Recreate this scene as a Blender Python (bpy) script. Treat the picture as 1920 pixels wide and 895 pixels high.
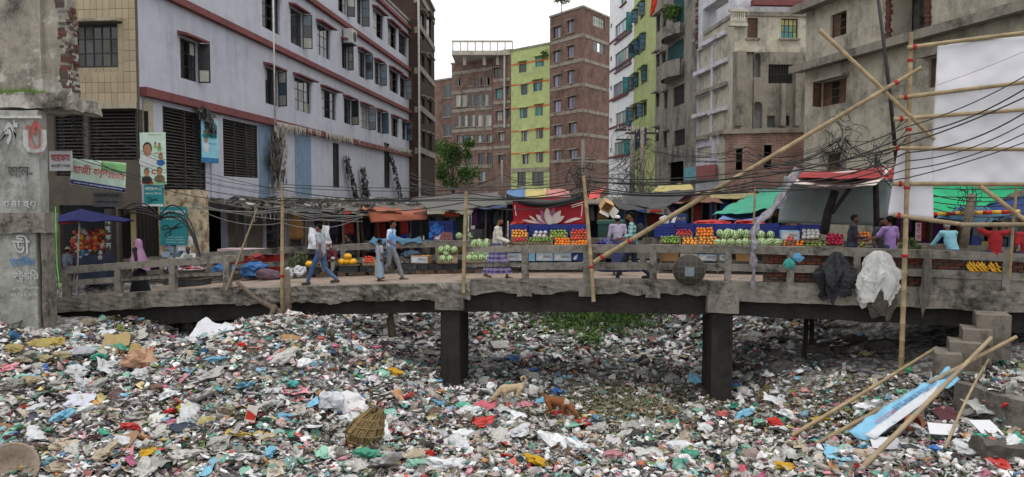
import bpy, math, random
import numpy as np
from mathutils import Vector, Matrix, noise

random.seed(7)
RNG = np.random.default_rng(11)
SC = bpy.context.scene
for _o in list(bpy.data.objects):
 bpy.data.objects.remove(_o)
COL = SC.collection
R = math.radians

# ------------------------------------------------------------------ camera
F = 1500.0                      # focal length in photograph pixels (1920 wide)
EYE = Vector((0.0, 0.0, 5.0))
PITCH = math.atan(74.5 / F)
cam_data = bpy.data.cameras.new('camera')
cam_data.sensor_width = 36.0
cam_data.lens = 36.0 * F / 1920.0
cam_data.clip_start = 0.1
cam_data.clip_end = 3000.0
cam = bpy.data.objects.new('camera', cam_data)
cam.location = EYE
cam.rotation_euler = (math.pi / 2 - PITCH, 0, 0)
COL.objects.link(cam)
SC.camera = cam

# ------------------------------------------------------------------ world: even overcast sky
SUN_EL, SUN_AZ = R(76), R(165)
world = bpy.data.worlds.new('World')
SC.world = world
world.use_nodes = True
wn = world.node_tree
wn.nodes.clear()
w_out = wn.nodes.new('ShaderNodeOutputWorld')
w_bg = wn.nodes.new('ShaderNodeBackground')
w_sky = wn.nodes.new('ShaderNodeTexSky')
w_sky.sky_type = 'NISHITA'
w_sky.sun_disc = False
w_sky.sun_elevation = SUN_EL
w_sky.sun_rotation = SUN_AZ
w_sky.dust_density = 6.0
w_hs = wn.nodes.new('ShaderNodeHueSaturation')
w_hs.inputs['Saturation'].default_value = 0.12
w_mix = wn.nodes.new('ShaderNodeMixRGB')       # cloud cover: one even pale sheet over the clear sky
w_mix.inputs[0].default_value = 0.85
w_mix.inputs[2].default_value = (10.0, 10.05, 10.15, 1)
wn.links.new(w_sky.outputs[0], w_hs.inputs['Color'])
wn.links.new(w_hs.outputs[0], w_mix.inputs[1])
wn.links.new(w_mix.outputs[0], w_bg.inputs['Color'])
w_bg.inputs['Strength'].default_value = 0.118
wn.links.new(w_bg.outputs[0], w_out.inputs['Surface'])

sun_l = bpy.data.lights.new('sun', 'SUN')
sun_l.energy = 1.2
sun_l.angle = R(40)
sun_l.color = (1.0, 0.96, 0.90)
sun = bpy.data.objects.new('sun', sun_l)
COL.objects.link(sun)
_sd = Vector((math.sin(SUN_AZ) * math.cos(SUN_EL), math.cos(SUN_AZ) * math.cos(SUN_EL), math.sin(SUN_EL)))
sun.rotation_euler = (-_sd).to_track_quat('-Z', 'Y').to_euler()
sun.location = (0, -10, 40)

SC.view_settings.view_transform = 'Standard'
SC.view_settings.look = 'None'
SC.view_settings.exposure = 0.22
SC.view_settings.gamma = 1.0
SC.view_settings.use_curve_mapping = False

# ------------------------------------------------------------------ pixel -> place helpers
CP, SP = math.cos(PITCH), math.sin(PITCH)
def ray(px, py):
 u = (px - 960.0) / F
 v = (447.5 - py) / F
 return Vector((u, CP + v * SP, -SP + v * CP))
def at(px, py, Y):                       # the point seen at a pixel, Y metres in front
 d = ray(px, py)
 return EYE + d * (Y / d.y)
def onplane(px, py, o, d):               # vertical plane through o (x,y) along d (x,y)
 r = ray(px, py)
 # o + s d = t r
 det = d[0] * (-r.y) + r.x * d[1]
 s = (o[0] * r.y - r.x * o[1]) / (r.x * d[1] - r.y * d[0])
 x, y = o[0] + s * d[0], o[1] + s * d[1]
 t = y / r.y
 return s, EYE.z + t * r.z, Vector((x, y, EYE.z + t * r.z))
def ss(a, b, x):
 t = np.clip((np.asarray(x, float) - a) / (b - a), 0, 1)
 return t * t * (3 - 2 * t)

# bridge frame: s along the bridge, w across it (away from the camera)
E1 = Vector((0.9806, -0.1961, 0))
E2 = Vector((0.12, 0.9928, 0))
BO = Vector((0, 20.4, 0))
def zrail(s):
 X = s * 0.9806
 return 5 - 1.136 - 0.0026 * (X - 5) ** 2
def zdeck(s):
 return zrail(s) - 0.95
def B(s, w, h=0.0):                      # a point h above the deck
 p = BO + E1 * s + E2 * w
 return Vector((p.x, p.y, zdeck(s) + h))
def BP(px, py, w):                       # pixel on the vertical plane w metres across the bridge
 o = BO + E2 * w
 return onplane(px, py, (o.x, o.y), (E1.x, E1.y))[2]
def BS(px, w, py=470):
 o = BO + E2 * w
 return onplane(px, py, (o.x, o.y), (E1.x, E1.y))[0]

# ------------------------------------------------------------------ objects
def put(o, parent=None, label=None, cat=None, group=None, kind=None):
 COL.objects.link(o)
 if parent is not None:
  o.parent = parent
 if label: o['label'] = label
 if cat: o['category'] = cat
 if group: o['group'] = group
 if kind: o['kind'] = kind
 return o
def thing(name, label, cat, loc=(0, 0, 0), rz=0.0, group=None):
 o = bpy.data.objects.new(name, None)
 o.empty_display_size = 0.2
 o.location = loc
 o.rotation_euler = (0, 0, rz)
 return put(o, None, label, cat, group)
def inst(name, mesh, loc, rot=(0, 0, 0), sc=1.0, parent=None, label=None, cat=None, group=None, mat=None):
 o = bpy.data.objects.new(name, mesh)
 o.location = loc
 o.rotation_euler = rot
 o.scale = (sc, sc, sc) if isinstance(sc, (int, float)) else sc
 put(o, parent, label, cat, group)
 if mat is not None:
  o.material_slots[0].link = 'OBJECT'
  o.material_slots[0].material = mat
 return o

WORK = bpy.data.scenes.new('workbench')     # small scene for evaluating modifiers and lettering
def evaluated_mesh(ob):
 WORK.collection.objects.link(ob)
 vl = WORK.view_layers[0]
 vl.update()
 return bpy.data.meshes.new_from_object(ob.evaluated_get(vl.depsgraph))
class MB:
 """collects shapes, built as one mesh"""
 def __init__(self):
  self.v, self.f, self.mi, self.m = [], [], [], 0
 def add(self, vs, fs):
  n = len(self.v)
  self.v.extend([tuple(p) for p in vs])
  for f in fs:
   self.f.append(tuple(i + n for i in f))
   self.mi.append(self.m)
  return self
 def box(self, x0, x1, y0, y1, z0, z1, M4=None):
  vs = [Vector((x, y, z)) for z in (z0, z1) for y in (y0, y1) for x in (x0, x1)]
  if M4 is not None: vs = [M4 @ p for p in vs]
  return self.add(vs, [(0, 2, 3, 1), (4, 5, 7, 6), (0, 1, 5, 4), (2, 6, 7, 3), (0, 4, 6, 2), (1, 3, 7, 5)])
 def hexa(self, p):                    # 8 corner points, order as in box
  return self.add(p, [(0, 2, 3, 1), (4, 5, 7, 6), (0, 1, 5, 4), (2, 6, 7, 3), (0, 4, 6, 2), (1, 3, 7, 5)])
 def quad(self, a, b, c, d):
  return self.add([a, b, c, d], [(0, 1, 2, 3)])
 def rbox(self, x0, x1, y0, y1, z0, z1, step=0.2, amp=0.03, freq=2.0, M4=None, seed=0.0):
  """box with a broken, uneven surface"""
  n = [max(1, int(round(abs(b - a) / step))) for a, b in ((x0, x1), (y0, y1), (z0, z1))]
  n = [min(k, 60) for k in n]
  lo, hi = (x0, y0, z0), (x1, y1, z1)
  idx, vs, fs = {}, [], []
  def vid(i, j, k):
   key = (i, j, k)
   if key not in idx:
    p = Vector([lo[a] + (hi[a] - lo[a]) * (key[a] / n[a]) for a in range(3)])
    q = p * freq + Vector((seed, seed * 1.7, -seed))
    dv = noise.noise_vector(q) * amp + noise.noise_vector(q * 3.1) * amp * 0.45
    p = p + dv
    if M4 is not None: p = M4 @ p
    idx[key] = len(vs); vs.append(p)
   return idx[key]
  for i in range(n[0]):
   for j in range(n[1]):
    fs.append((vid(i, j, 0), vid(i, j + 1, 0), vid(i + 1, j + 1, 0), vid(i + 1, j, 0)))
    fs.append((vid(i, j, n[2]), vid(i + 1, j, n[2]), vid(i + 1, j + 1, n[2]), vid(i, j + 1, n[2])))
  for i in range(n[0]):
   for k in range(n[2]):
    fs.append((vid(i, 0, k), vid(i + 1, 0, k), vid(i + 1, 0, k + 1), vid(i, 0, k + 1)))
    fs.append((vid(i, n[1], k), vid(i, n[1], k + 1), vid(i + 1, n[1], k + 1), vid(i + 1, n[1], k)))
  for j in range(n[1]):
   for k in range(n[2]):
    fs.append((vid(0, j, k), vid(0, j, k + 1), vid(0, j + 1, k + 1), vid(0, j + 1, k)))
    fs.append((vid(n[0], j, k), vid(n[0], j + 1, k), vid(n[0], j + 1, k + 1), vid(n[0], j, k + 1)))
  return self.add(vs, fs)
 def tube(self, pts, rad, n=6, caps=True):
  pts = [Vector(p) for p in pts]
  rad = [rad] * len(pts) if isinstance(rad, (int, float)) else list(rad)
  rings = []
  up = Vector((0, 0, 1))
  for i, p in enumerate(pts):
   d = (pts[min(i + 1, len(pts) - 1)] - pts[max(i - 1, 0)])
   if d.length < 1e-9: d = Vector((0, 0, 1))
   d.normalize()
   a = d.cross(up)
   if a.length < 0.05: a = d.cross(Vector((1, 0, 0)))
   a.normalize(); b = d.cross(a)
   rings.append([p + (a * math.cos(2 * math.pi * k / n) + b * math.sin(2 * math.pi * k / n)) * rad[i] for k in range(n)])
  vs = [q for r in rings for q in r]
  fs = []
  for i in range(len(pts) - 1):
   for k in range(n):
    fs.append((i * n + k, i * n + (k + 1) % n, (i + 1) * n + (k + 1) % n, (i + 1) * n + k))
  if caps:
   fs.append(tuple(range(n - 1, -1, -1)))
   fs.append(tuple((len(pts) - 1) * n + k for k in range(n)))
  return self.add(vs, fs)
 def bar(self, a, b, w, h):            # rectangular bar
  a, b = Vector(a), Vector(b)
  d = (b - a).normalized()
  s = d.cross(Vector((0, 0, 1)))
  if s.length < 0.05: s = Vector((1, 0, 0))
  s.normalize(); t = s.cross(d)
  s = s * w / 2; t = t * h / 2
  return self.hexa([a - s - t, a + s - t, b - s - t, b + s - t, a - s + t, a + s + t, b - s + t, b + s + t])
 def capsule(self, p, q, r1, r2, n=12, flat=None):
  p, q = Vector(p), Vector(q)
  d = q - p
  L = d.length
  d = d / L if L > 1e-6 else Vector((0, 0, 1))
  pts, rs = [], []
  for t in (-1.0, -0.87, -0.5, 0.0):
   pts.append(p + d * t * r1); rs.append(max(r1 * math.sqrt(max(0, 1 - t * t)), r1 * 0.05))
  for t in (0.0, 0.5, 0.87, 1.0):
   pts.append(q + d * t * r2); rs.append(max(r2 * math.sqrt(max(0, 1 - t * t)), r2 * 0.05))
  n0 = len(self.v)
  self.tube(pts, rs, n)
  if flat is not None:              # squash the section: (axis, factor) about the segment line
   ax, k = flat
   ax = Vector(ax).normalized()
   for i in range(n0, len(self.v)):
    v = Vector(self.v[i]); c = (v - p).dot(ax)
    base = (p + d * (v - p).dot(d) - p).dot(ax)
    self.v[i] = tuple(v - ax * (c - base) * (1 - k))
  return self
 def ball(self, c, r, nu=10, nv=7, jit=0.0):
  r = (r, r, r) if isinstance(r, (int, float)) else r
  vs, fs = [], []
  vs.append((c[0], c[1], c[2] - r[2]))
  for j in range(1, nv):
   th = math.pi * j / nv
   for i in range(nu):
    ph = 2 * math.pi * i / nu
    vs.append((c[0] + r[0] * math.sin(th) * math.cos(ph), c[1] + r[1] * math.sin(th) * math.sin(ph), c[2] - r[2] * math.cos(th)))
  vs.append((c[0], c[1], c[2] + r[2]))
  for i in range(nu):
   fs.append((0, 1 + (i + 1) % nu, 1 + i))
   fs.append((len(vs) - 1, 1 + (nv - 2) * nu + i, 1 + (nv - 2) * nu + (i + 1) % nu))
  for j in range(nv - 2):
   for i in range(nu):
    a = 1 + j * nu
    fs.append((a + i, a + (i + 1) % nu, a + nu + (i + 1) % nu, a + nu + i))
  return self.add(vs, fs)
 def cloth(self, c00, c10, c11, c01, nx=14, ny=8, sag=0.1, wr=0.03, fr=2.0, th=0.006, seed=0.0, edge=0.0):
  """hanging sheet; corners go round; sag pulls the middle down"""
  c00, c10, c11, c01 = [Vector(c) for c in (c00, c10, c11, c01)]
  nrm = (c10 - c00).cross(c01 - c00).normalized()
  vs = []
  for j in range(ny + 1):
   b = j / ny
   for i in range(nx + 1):
    a = i / nx
    p = c00.lerp(c10, a).lerp(c01.lerp(c11, a), b)
    q = p * fr + Vector((seed, seed * 2.1, seed * 0.7))
    k = noise.noise(q) + 0.5 * noise.noise(q * 2.7)
    p = p + nrm * k * wr + Vector((0, 0, -1)) * sag * (16 * a * (1 - a) * b * (1 - b))
    if edge:
     e = 1 - min(1, 4 * min(a, 1 - a, b, 1 - b))
     p = p + Vector((0, 0, 1)) * edge * e * noise.noise(q * 1.7 + Vector((9, 1, 4)))
    vs.append(p)
  n1 = len(vs)
  vs += [p + nrm * th for p in vs]
  W = nx + 1
  fs = []
  for j in range(ny):
   for i in range(nx):
    a = j * W + i
    fs.append((a, a + W, a + W + 1, a + 1))
    fs.append((a + n1, a + 1 + n1, a + W + 1 + n1, a + W + n1))
  def rim(lst):
   for a, b in zip(lst[:-1], lst[1:]):
    fs.append((a, b, b + n1, a + n1))
  rim([i for i in range(W)]); rim([ny * W + i for i in range(W)][::-1])
  rim([j * W for j in range(ny + 1)][::-1]); rim([j * W + nx for j in range(ny + 1)])
  return self.add(vs, fs)
 def mesh(self, name, mats, smooth=False):
  me = bpy.data.meshes.new(name)
  me.from_pydata(self.v, [], self.f)
  if not isinstance(mats, (list, tuple)): mats = [mats]
  for m in mats: me.materials.append(m)
  if len(mats) > 1:
   me.polygons.foreach_set('material_index', self.mi)
  if smooth:
   me.polygons.foreach_set('use_smooth', [True] * len(me.polygons))
  me.update()
  return me
 def build(self, name, mats, parent=None, label=None, cat=None, group=None, kind=None, smooth=False, loc=None, rz=0.0):
  o = bpy.data.objects.new(name, self.mesh(name, mats, smooth))
  if loc is not None: o.location = loc
  o.rotation_euler = (0, 0, rz)
  return put(o, parent, label, cat, group, kind)

# ------------------------------------------------------------------ materials
MATS = {}
def _new(name):
 m = bpy.data.materials.new(name)
 m.use_nodes = True
 nt = m.node_tree
 nt.nodes.clear()
 out = nt.nodes.new('ShaderNodeOutputMaterial')
 b = nt.nodes.new('ShaderNodeBsdfPrincipled')
 nt.links.new(b.outputs[0], out.inputs[0])
 return m, nt, b
def _nz(nt, vec, scale, detail=4, rough=0.6):
 n = nt.nodes.new('ShaderNodeTexNoise')
 n.inputs['Scale'].default_value = scale
 n.inputs['Detail'].default_value = detail
 n.inputs['Roughness'].default_value = rough
 if vec is not None: nt.links.new(vec, n.inputs['Vector'])
 return n.outputs['Fac']
def _map(nt, vec, sc):
 m = nt.nodes.new('ShaderNodeMapping')
 m.inputs['Scale'].default_value = sc
 nt.links.new(vec, m.inputs['Vector'])
 return m.outputs[0]
def _rng(nt, fac, a, b, c=0.0, d=1.0):
 m = nt.nodes.new('ShaderNodeMapRange')
 m.inputs[1].default_value, m.inputs[2].default_value = a, b
 m.inputs[3].default_value, m.inputs[4].default_value = c, d
 nt.links.new(fac, m.inputs[0])
 return m.outputs[0]
def _mix(nt, fac, a, b, typ='MIX'):
 m = nt.nodes.new('ShaderNodeMixRGB')
 m.blend_type = typ
 if isinstance(fac, float): m.inputs[0].default_value = fac
 else: nt.links.new(fac, m.inputs[0])
 for i, x in ((1, a), (2, b)):
  if isinstance(x, tuple): m.inputs[i].default_value = (x[0], x[1], x[2], 1)
  else: nt.links.new(x, m.inputs[i])
 return m.outputs[0]
def _mul(nt, a, b):
 m = nt.nodes.new('ShaderNodeMath'); m.operation = 'MULTIPLY'
 for i, x in ((0, a), (1, b)):
  if isinstance(x, float): m.inputs[i].default_value = x
  else: nt.links.new(x, m.inputs[i])
 return m.outputs[0]
def _bump(nt, b, h, strength, dist=0.02):
 n = nt.nodes.new('ShaderNodeBump')
 n.inputs['Strength'].default_value = strength
 n.inputs['Distance'].default_value = dist
 nt.links.new(h, n.inputs['Height'])
 nt.links.new(n.outputs[0], b.inputs['Normal'])
def hx(s):                               # sRGB hex -> linear
 c = [int(s[i:i + 2], 16) / 255 for i in (0, 2, 4)]
 return tuple(x / 12.92 if x < 0.04045 else ((x + 0.055) / 1.055) ** 2.4 for x in c)
def M(name, col=None, rough=0.75, var=0.3, scale=4.0, bump=0.25, bs=30.0, metal=0.0, spec=0.3, rnd=0.0, trans=0.0, dirt=0.0, dcol=(0.05, 0.045, 0.04)):
 if name in MATS: return MATS[name]
 if isinstance(col, str): col = hx(col)
 m, nt, b = _new(name)
 tc = nt.nodes.new('ShaderNodeTexCoord').outputs['Object']
 n1 = _nz(nt, tc, scale, 5)
 dark = tuple(c * (1 - var) for c in col); lite = tuple(min(1, c * (1 + var)) for c in col)
 c = _mix(nt, _rng(nt, n1, 0.3, 0.7), dark, lite)
 if dirt:
  n3 = _nz(nt, tc, scale * 0.45, 8, 0.7)
  c = _mix(nt, _mul(nt, _rng(nt, n3, 0.48, 0.7), dirt), c, dcol)
 if rnd:
  oi = nt.nodes.new('ShaderNodeObjectInfo')
  hs = nt.nodes.new('ShaderNodeHueSaturation')
  nt.links.new(_rng(nt, oi.outputs['Random'], 0, 1, 1 - rnd, 1 + rnd), hs.inputs['Value'])
  nt.links.new(c, hs.inputs['Color'])
  c = hs.outputs[0]
 nt.links.new(c, b.inputs['Base Color'])
 b.inputs['Roughness'].default_value = rough
 b.inputs['Metallic'].default_value = metal
 b.inputs['Specular IOR Level'].default_value = spec
 if trans: b.inputs['Transmission Weight'].default_value = trans
 if bump:
  _bump(nt, b, _nz(nt, tc, bs, 6), bump)
 MATS[name] = m
 return m
def wallmat(name, col, dirt=(0.03, 0.03, 0.028), streak=0.6, blotch=0.5, rough=0.85, bump=0.3, bscale=0.45, var=0.12, sscale=1.6, col2=None, c2amt=0.0, mold=0.4):
 """painted or cement wall: rain streaks, mould and worn patches of their own shape"""
 if name in MATS: return MATS[name]
 if isinstance(col, str): col = hx(col)
 m, nt, b = _new(name)
 tc = nt.nodes.new('ShaderNodeTexCoord').outputs['Object']
 n0 = _nz(nt, tc, 1.3, 6, 0.65)
 c = _mix(nt, _rng(nt, n0, 0.3, 0.7), tuple(x * (1 - var) for x in col), tuple(min(1, x * (1 + var)) for x in col))
 if col2 is not None:
  n4 = _nz(nt, tc, bscale * 1.7, 7, 0.68)
  c = _mix(nt, _mul(nt, _rng(nt, n4, 0.5, 0.56), c2amt), c, hx(col2) if isinstance(col2, str) else col2)
 sv = _map(nt, tc, (sscale, sscale, 0.13))
 n1 = _nz(nt, sv, 1.6, 7, 0.72)
 n2 = _nz(nt, tc, bscale, 9, 0.72)
 msk = _rng(nt, n2, 0.35, 0.62, 0.15, 1.0)          # rain streaks come in patches
 c = _mix(nt, _mul(nt, _mul(nt, _rng(nt, n1, 0.47, 0.68), msk), streak), c, dirt)
 c = _mix(nt, _mul(nt, _rng(nt, n2, 0.5, 0.65), blotch), c, dirt)
 if mold:
  n5 = _nz(nt, tc, bscale * 5.0, 10, 0.78)
  c = _mix(nt, _mul(nt, _mul(nt, _rng(nt, n5, 0.51, 0.585), msk), mold), c, tuple(x * 0.7 for x in dirt))
  c = _mix(nt, _mul(nt, _rng(nt, n5, 0.46, 0.36), mold * 0.35), c, tuple(min(0.8, x * 1.35) for x in col))
 nt.links.new(c, b.inputs['Base Color'])
 b.inputs['Roughness'].default_value = rough
 b.inputs['Specular IOR Level'].default_value = 0.2
 _bump(nt, b, _nz(nt, tc, 9.0, 8, 0.7), bump, 0.03)
 MATS[name] = m
 return m
def brickmat(name, c1, c2, mortar, bw=0.25, bh=0.083, ms=0.012, dirt=(0.03, 0.028, 0.025), streak=0.5, blotch=0.5):
 if name in MATS: return MATS[name]
 m, nt, b = _new(name)
 tc = nt.nodes.new('ShaderNodeTexCoord').outputs['Object']
 sx = nt.nodes.new('ShaderNodeSeparateXYZ'); nt.links.new(tc, sx.inputs[0])
 ad = nt.nodes.new('ShaderNodeMath'); ad.operation = 'ADD'
 nt.links.new(sx.outputs[0], ad.inputs[0]); nt.links.new(sx.outputs[1], ad.inputs[1])
 cb = nt.nodes.new('ShaderNodeCombineXYZ')
 nt.links.new(ad.outputs[0], cb.inputs[0]); nt.links.new(sx.outputs[2], cb.inputs[1])
 br = nt.nodes.new('ShaderNodeTexBrick')
 br.inputs['Scale'].default_value = 1.0
 br.inputs['Brick Width'].default_value = bw
 br.inputs['Row Height'].default_value = bh
 br.inputs['Mortar Size'].default_value = ms
 br.inputs['Bias'].default_value = -0.1
 for k, c in (('Color1', c1), ('Color2', c2), ('Mortar', mortar)):
  c = hx(c) if isinstance(c, str) else c
  br.inputs[k].default_value = (*c, 1)
 nt.links.new(cb.outputs[0], br.inputs['Vector'])
 c = br.outputs['Color']
 n0 = _nz(nt, tc, 0.8, 6, 0.7)
 c = _mix(nt, _rng(nt, n0, 0.42, 0.62, 0.0, 0.55), c, (0.03, 0.022, 0.02), 'MIX')
 n6 = _nz(nt, tc, 2.2, 8, 0.8)                       # pale mortar smears and weathered courses
 c = _mix(nt, _rng(nt, n6, 0.5, 0.66, 0.0, 0.55), c, tuple(x * 0.9 for x in (hx(mortar) if isinstance(mortar, str) else mortar)))
 n1 = _nz(nt, _map(nt, tc, (1.4, 1.4, 0.15)), 1.5, 7, 0.7)
 c = _mix(nt, _mul(nt, _rng(nt, n1, 0.5, 0.75), streak), c, dirt)
 n2 = _nz(nt, tc, 0.35, 8, 0.7)
 c = _mix(nt, _mul(nt, _rng(nt, n2, 0.5, 0.7), blotch), c, dirt)
 nt.links.new(c, b.inputs['Base Color'])
 b.inputs['Roughness'].default_value = 0.9
 b.inputs['Specular IOR Level'].default_value = 0.15
 _bump(nt, b, br.outputs['Fac'], -0.5, 0.02)
 MATS[name] = m
 return m
def text_mesh(s, h=1.0, bold=0.0, name='lettering'):
 """lettering as flat mesh in the XZ plane, centred, h = height of a letter; returns (verts, faces, width)"""
 cu = bpy.data.curves.new('lettering', 'FONT')
 cu.body = s
 cu.align_x = 'CENTER'
 cu.align_y = 'CENTER'
 cu.offset = bold
 cu.resolution_u = 2
 ob = bpy.data.objects.new('lettering_tmp', cu)
 me = evaluated_mesh(ob)
 vs = [Vector((v.co.x, 0, v.co.y)) for v in me.vertices]
 fs = [tuple(p.vertices) for p in me.polygons]
 bpy.data.objects.remove(ob); bpy.data.curves.remove(cu); bpy.data.meshes.remove(me)
 xs = [v.x for v in vs]; zs = [v.z for v in vs]
 k = h / (max(zs) - min(zs))
 cz = (max(zs) + min(zs)) / 2; cx = (max(xs) + min(xs)) / 2
 vs = [Vector(((v.x - cx) * k, 0, (v.z - cz) * k)) for v in vs]
 return vs, fs, (max(xs) - min(xs)) * k
# ================================================================== GROUND
def hgt(X, Y):
 """height of the rubbish-filled canal bed and its banks"""
 X = np.asarray(X, float); Y = np.asarray(Y, float)
 z = 0.02 + 0.0 * X
 # bed rises towards the far end and becomes the street level there
 z = z + 1.2 * ss(30, 48, Y) + 1.5 * ss(46, 60, Y)
 # left mound, spilling from under the bridge
 ridge = ss(-1.0, -5.6, X)
 up = 0.05 + 0.95 * ss(12.8, 19.8, Y)
 back = 1 - 0.9 * ss(20.6, 24.5, Y) * ss(-10.5, -7.5, X)
 z = z + (1.75 + 0.12 * np.sin(X * 0.9 + 1)) * ridge * up * back
 z = z + 0.25 * np.exp(-((X + 5.2) ** 2 / 3.0 + (Y - 19.8) ** 2 / 2.5))
 z = z - 0.62 * np.exp(-((X + 8.3) ** 2 / 2.2 + (Y - 21.0) ** 2 / 3.0))
 z = z - 0.2 * ss(-7.5, -9.5, X) * ss(18.0, 20.0, Y) * (1 - ss(23.5, 25.0, Y))
 # right bank
 z = z + (0.85 * ss(3.8, 9.6, X) - 0.3 * ss(8.2, 9.2, X)) * (1 - ss(17.6, 18.6, Y))
 z = z + (0.85 * ss(5.2, 7.2, X) + 1.0 * ss(8.0, 13.0, X)) * ss(17.2, 18.6, Y)
 z = z + 1.0 * ss(6.0, 10.0, X) * ss(21.5, 26.0, Y)
 z = z + 0.75 * ss(9.25, 9.55, X) * ss(15.2, 15.5, Y + 0.35 * (X - 9.3)) * (1 - ss(17.0, 18.2, Y))
 # banks beyond the bridge: streets at bridge-end level
 z = np.maximum(z, 2.3 * ss(-10.2, -11.2, X - 0.1 * (Y - 27)) * ss(24.0, 25.5, Y))
 z = np.maximum(z, 2.62 * ss(8.6, 10.4, X + 0.05 * (Y - 27)) * ss(23.5, 25.0, Y))
 return z
def hn(X, Y):
 """fine lumpiness of the rubbish"""
 X = np.asarray(X, float); Y = np.asarray(Y, float)
 return (0.09 * np.sin(X * 1.9 + 1.3 * np.sin(Y * 1.1)) * np.sin(Y * 2.1 + np.sin(X * 1.7))
   + 0.05 * np.sin(X * 4.7 + 2.0 * np.sin(Y * 3.1)) * np.sin(Y * 5.3 + X))
def gz(X, Y):
 return float(hgt(X, Y) + hn(X, Y))
def G(px, py):
 """where the pixel's ray meets the ground"""
 r = ray(px, py)
 t = 11.0
 while t < 90:
  p = EYE + r * t
  if p.z <= gz(p.x, p.y): break
  t += 0.05
 return Vector((p.x, p.y, gz(p.x, p.y)))

def ground_material():
 m, nt, b = _new('ground_dirt')
 tc = nt.nodes.new('ShaderNodeTexCoord').outputs['Object']
 n = _nz(nt, tc, 2.5, 8, 0.7)
 c = _mix(nt, _rng(nt, n, 0.3, 0.7), (0.035, 0.03, 0.026), (0.16, 0.145, 0.13))
 vo = nt.nodes.new('ShaderNodeTexVoronoi'); vo.inputs['Scale'].default_value = 16
 nt.links.new(tc, vo.inputs['Vector'])
 hs = nt.nodes.new('ShaderNodeHueSaturation'); hs.inputs['Saturation'].default_value = 0.3; hs.inputs['Value'].default_value = 0.6
 nt.links.new(vo.outputs['Color'], hs.inputs['Color'])
 c = _mix(nt, _rng(nt, _nz(nt, tc, 5.0, 4), 0.42, 0.62, 0, 0.75), c, hs.outputs[0])
 nt.links.new(c, b.inputs['Base Color'])
 b.inputs['Roughness'].default_value = 0.85
 _bump(nt, b, vo.outputs['Distance'], 0.8, 0.05)
 return m
MATS['ground'] = ground_material()
def build_ground():
 xs = np.concatenate([np.linspace(-400, -40, 10), np.arange(-36, 36.01, 0.3), np.linspace(40, 400, 10)])
 ys = np.concatenate([np.linspace(-60, 8, 8), np.arange(10, 30, 0.25), np.arange(30, 70, 0.8), np.linspace(72, 140, 20), np.linspace(160, 1500, 10)])
 XX, YY = np.meshgrid(xs, ys)
 Z = hgt(np.clip(XX, -36, 36), YY) + hn(XX, YY) * (YY < 62) - 0.05
 V = np.stack([XX, YY, Z], -1).reshape(-1, 3)
 nx, ny = len(xs), len(ys)
 I = np.arange(nx * ny).reshape(ny, nx)
 Fq = np.stack([I[:-1, :-1], I[:-1, 1:], I[1:, 1:], I[1:, :-1]], -1).reshape(-1, 4)
 me = bpy.data.meshes.new('ground')
 me.from_pydata(V.tolist(), [], Fq.tolist())
 me.materials.append(MATS['ground'])
 me.polygons.foreach_set('use_smooth', [True] * len(me.polygons))
 o = bpy.data.objects.new('ground', me)
 put(o, None, 'bare dirty canal bed and banks under the scattered rubbish', 'ground', None, 'structure')
build_ground()

# streets on the two banks (paved, at bridge-end height)
PAVE = wallmat('street_paving', (0.09, 0.08, 0.072), streak=0.1, blotch=0.6, bscale=1.4)
mb = MB()
mb.box(-60, -10.6, 25.9, 26.9, 1.5, 2.34)
mb.hexa([(-60, 26.9, 1.5), (-10.3, 26.9, 1.5), (-60, 70, 1.5), (-6.0, 70, 1.5), (-60, 26.9, 2.34), (-10.3, 26.9, 2.34), (-60, 70, 2.34), (-6.0, 70, 2.34)])
mb.build('street', PAVE, None, 'grimy paved lane in front of the shops under the lavender building', 'street', None, 'structure')
mb = MB()
mb.hexa([(7.6, 26.0, 1.5), (60, 18, 1.5), (6.6, 70, 1.5), (60, 70, 1.5), (7.6, 26.0, 2.66), (60, 18, 2.66), (6.6, 70, 2.66), (60, 70, 2.66)])
mb.build('street', PAVE, None, 'paved bank with market stalls below the grey buildings', 'street', None, 'structure')

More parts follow.
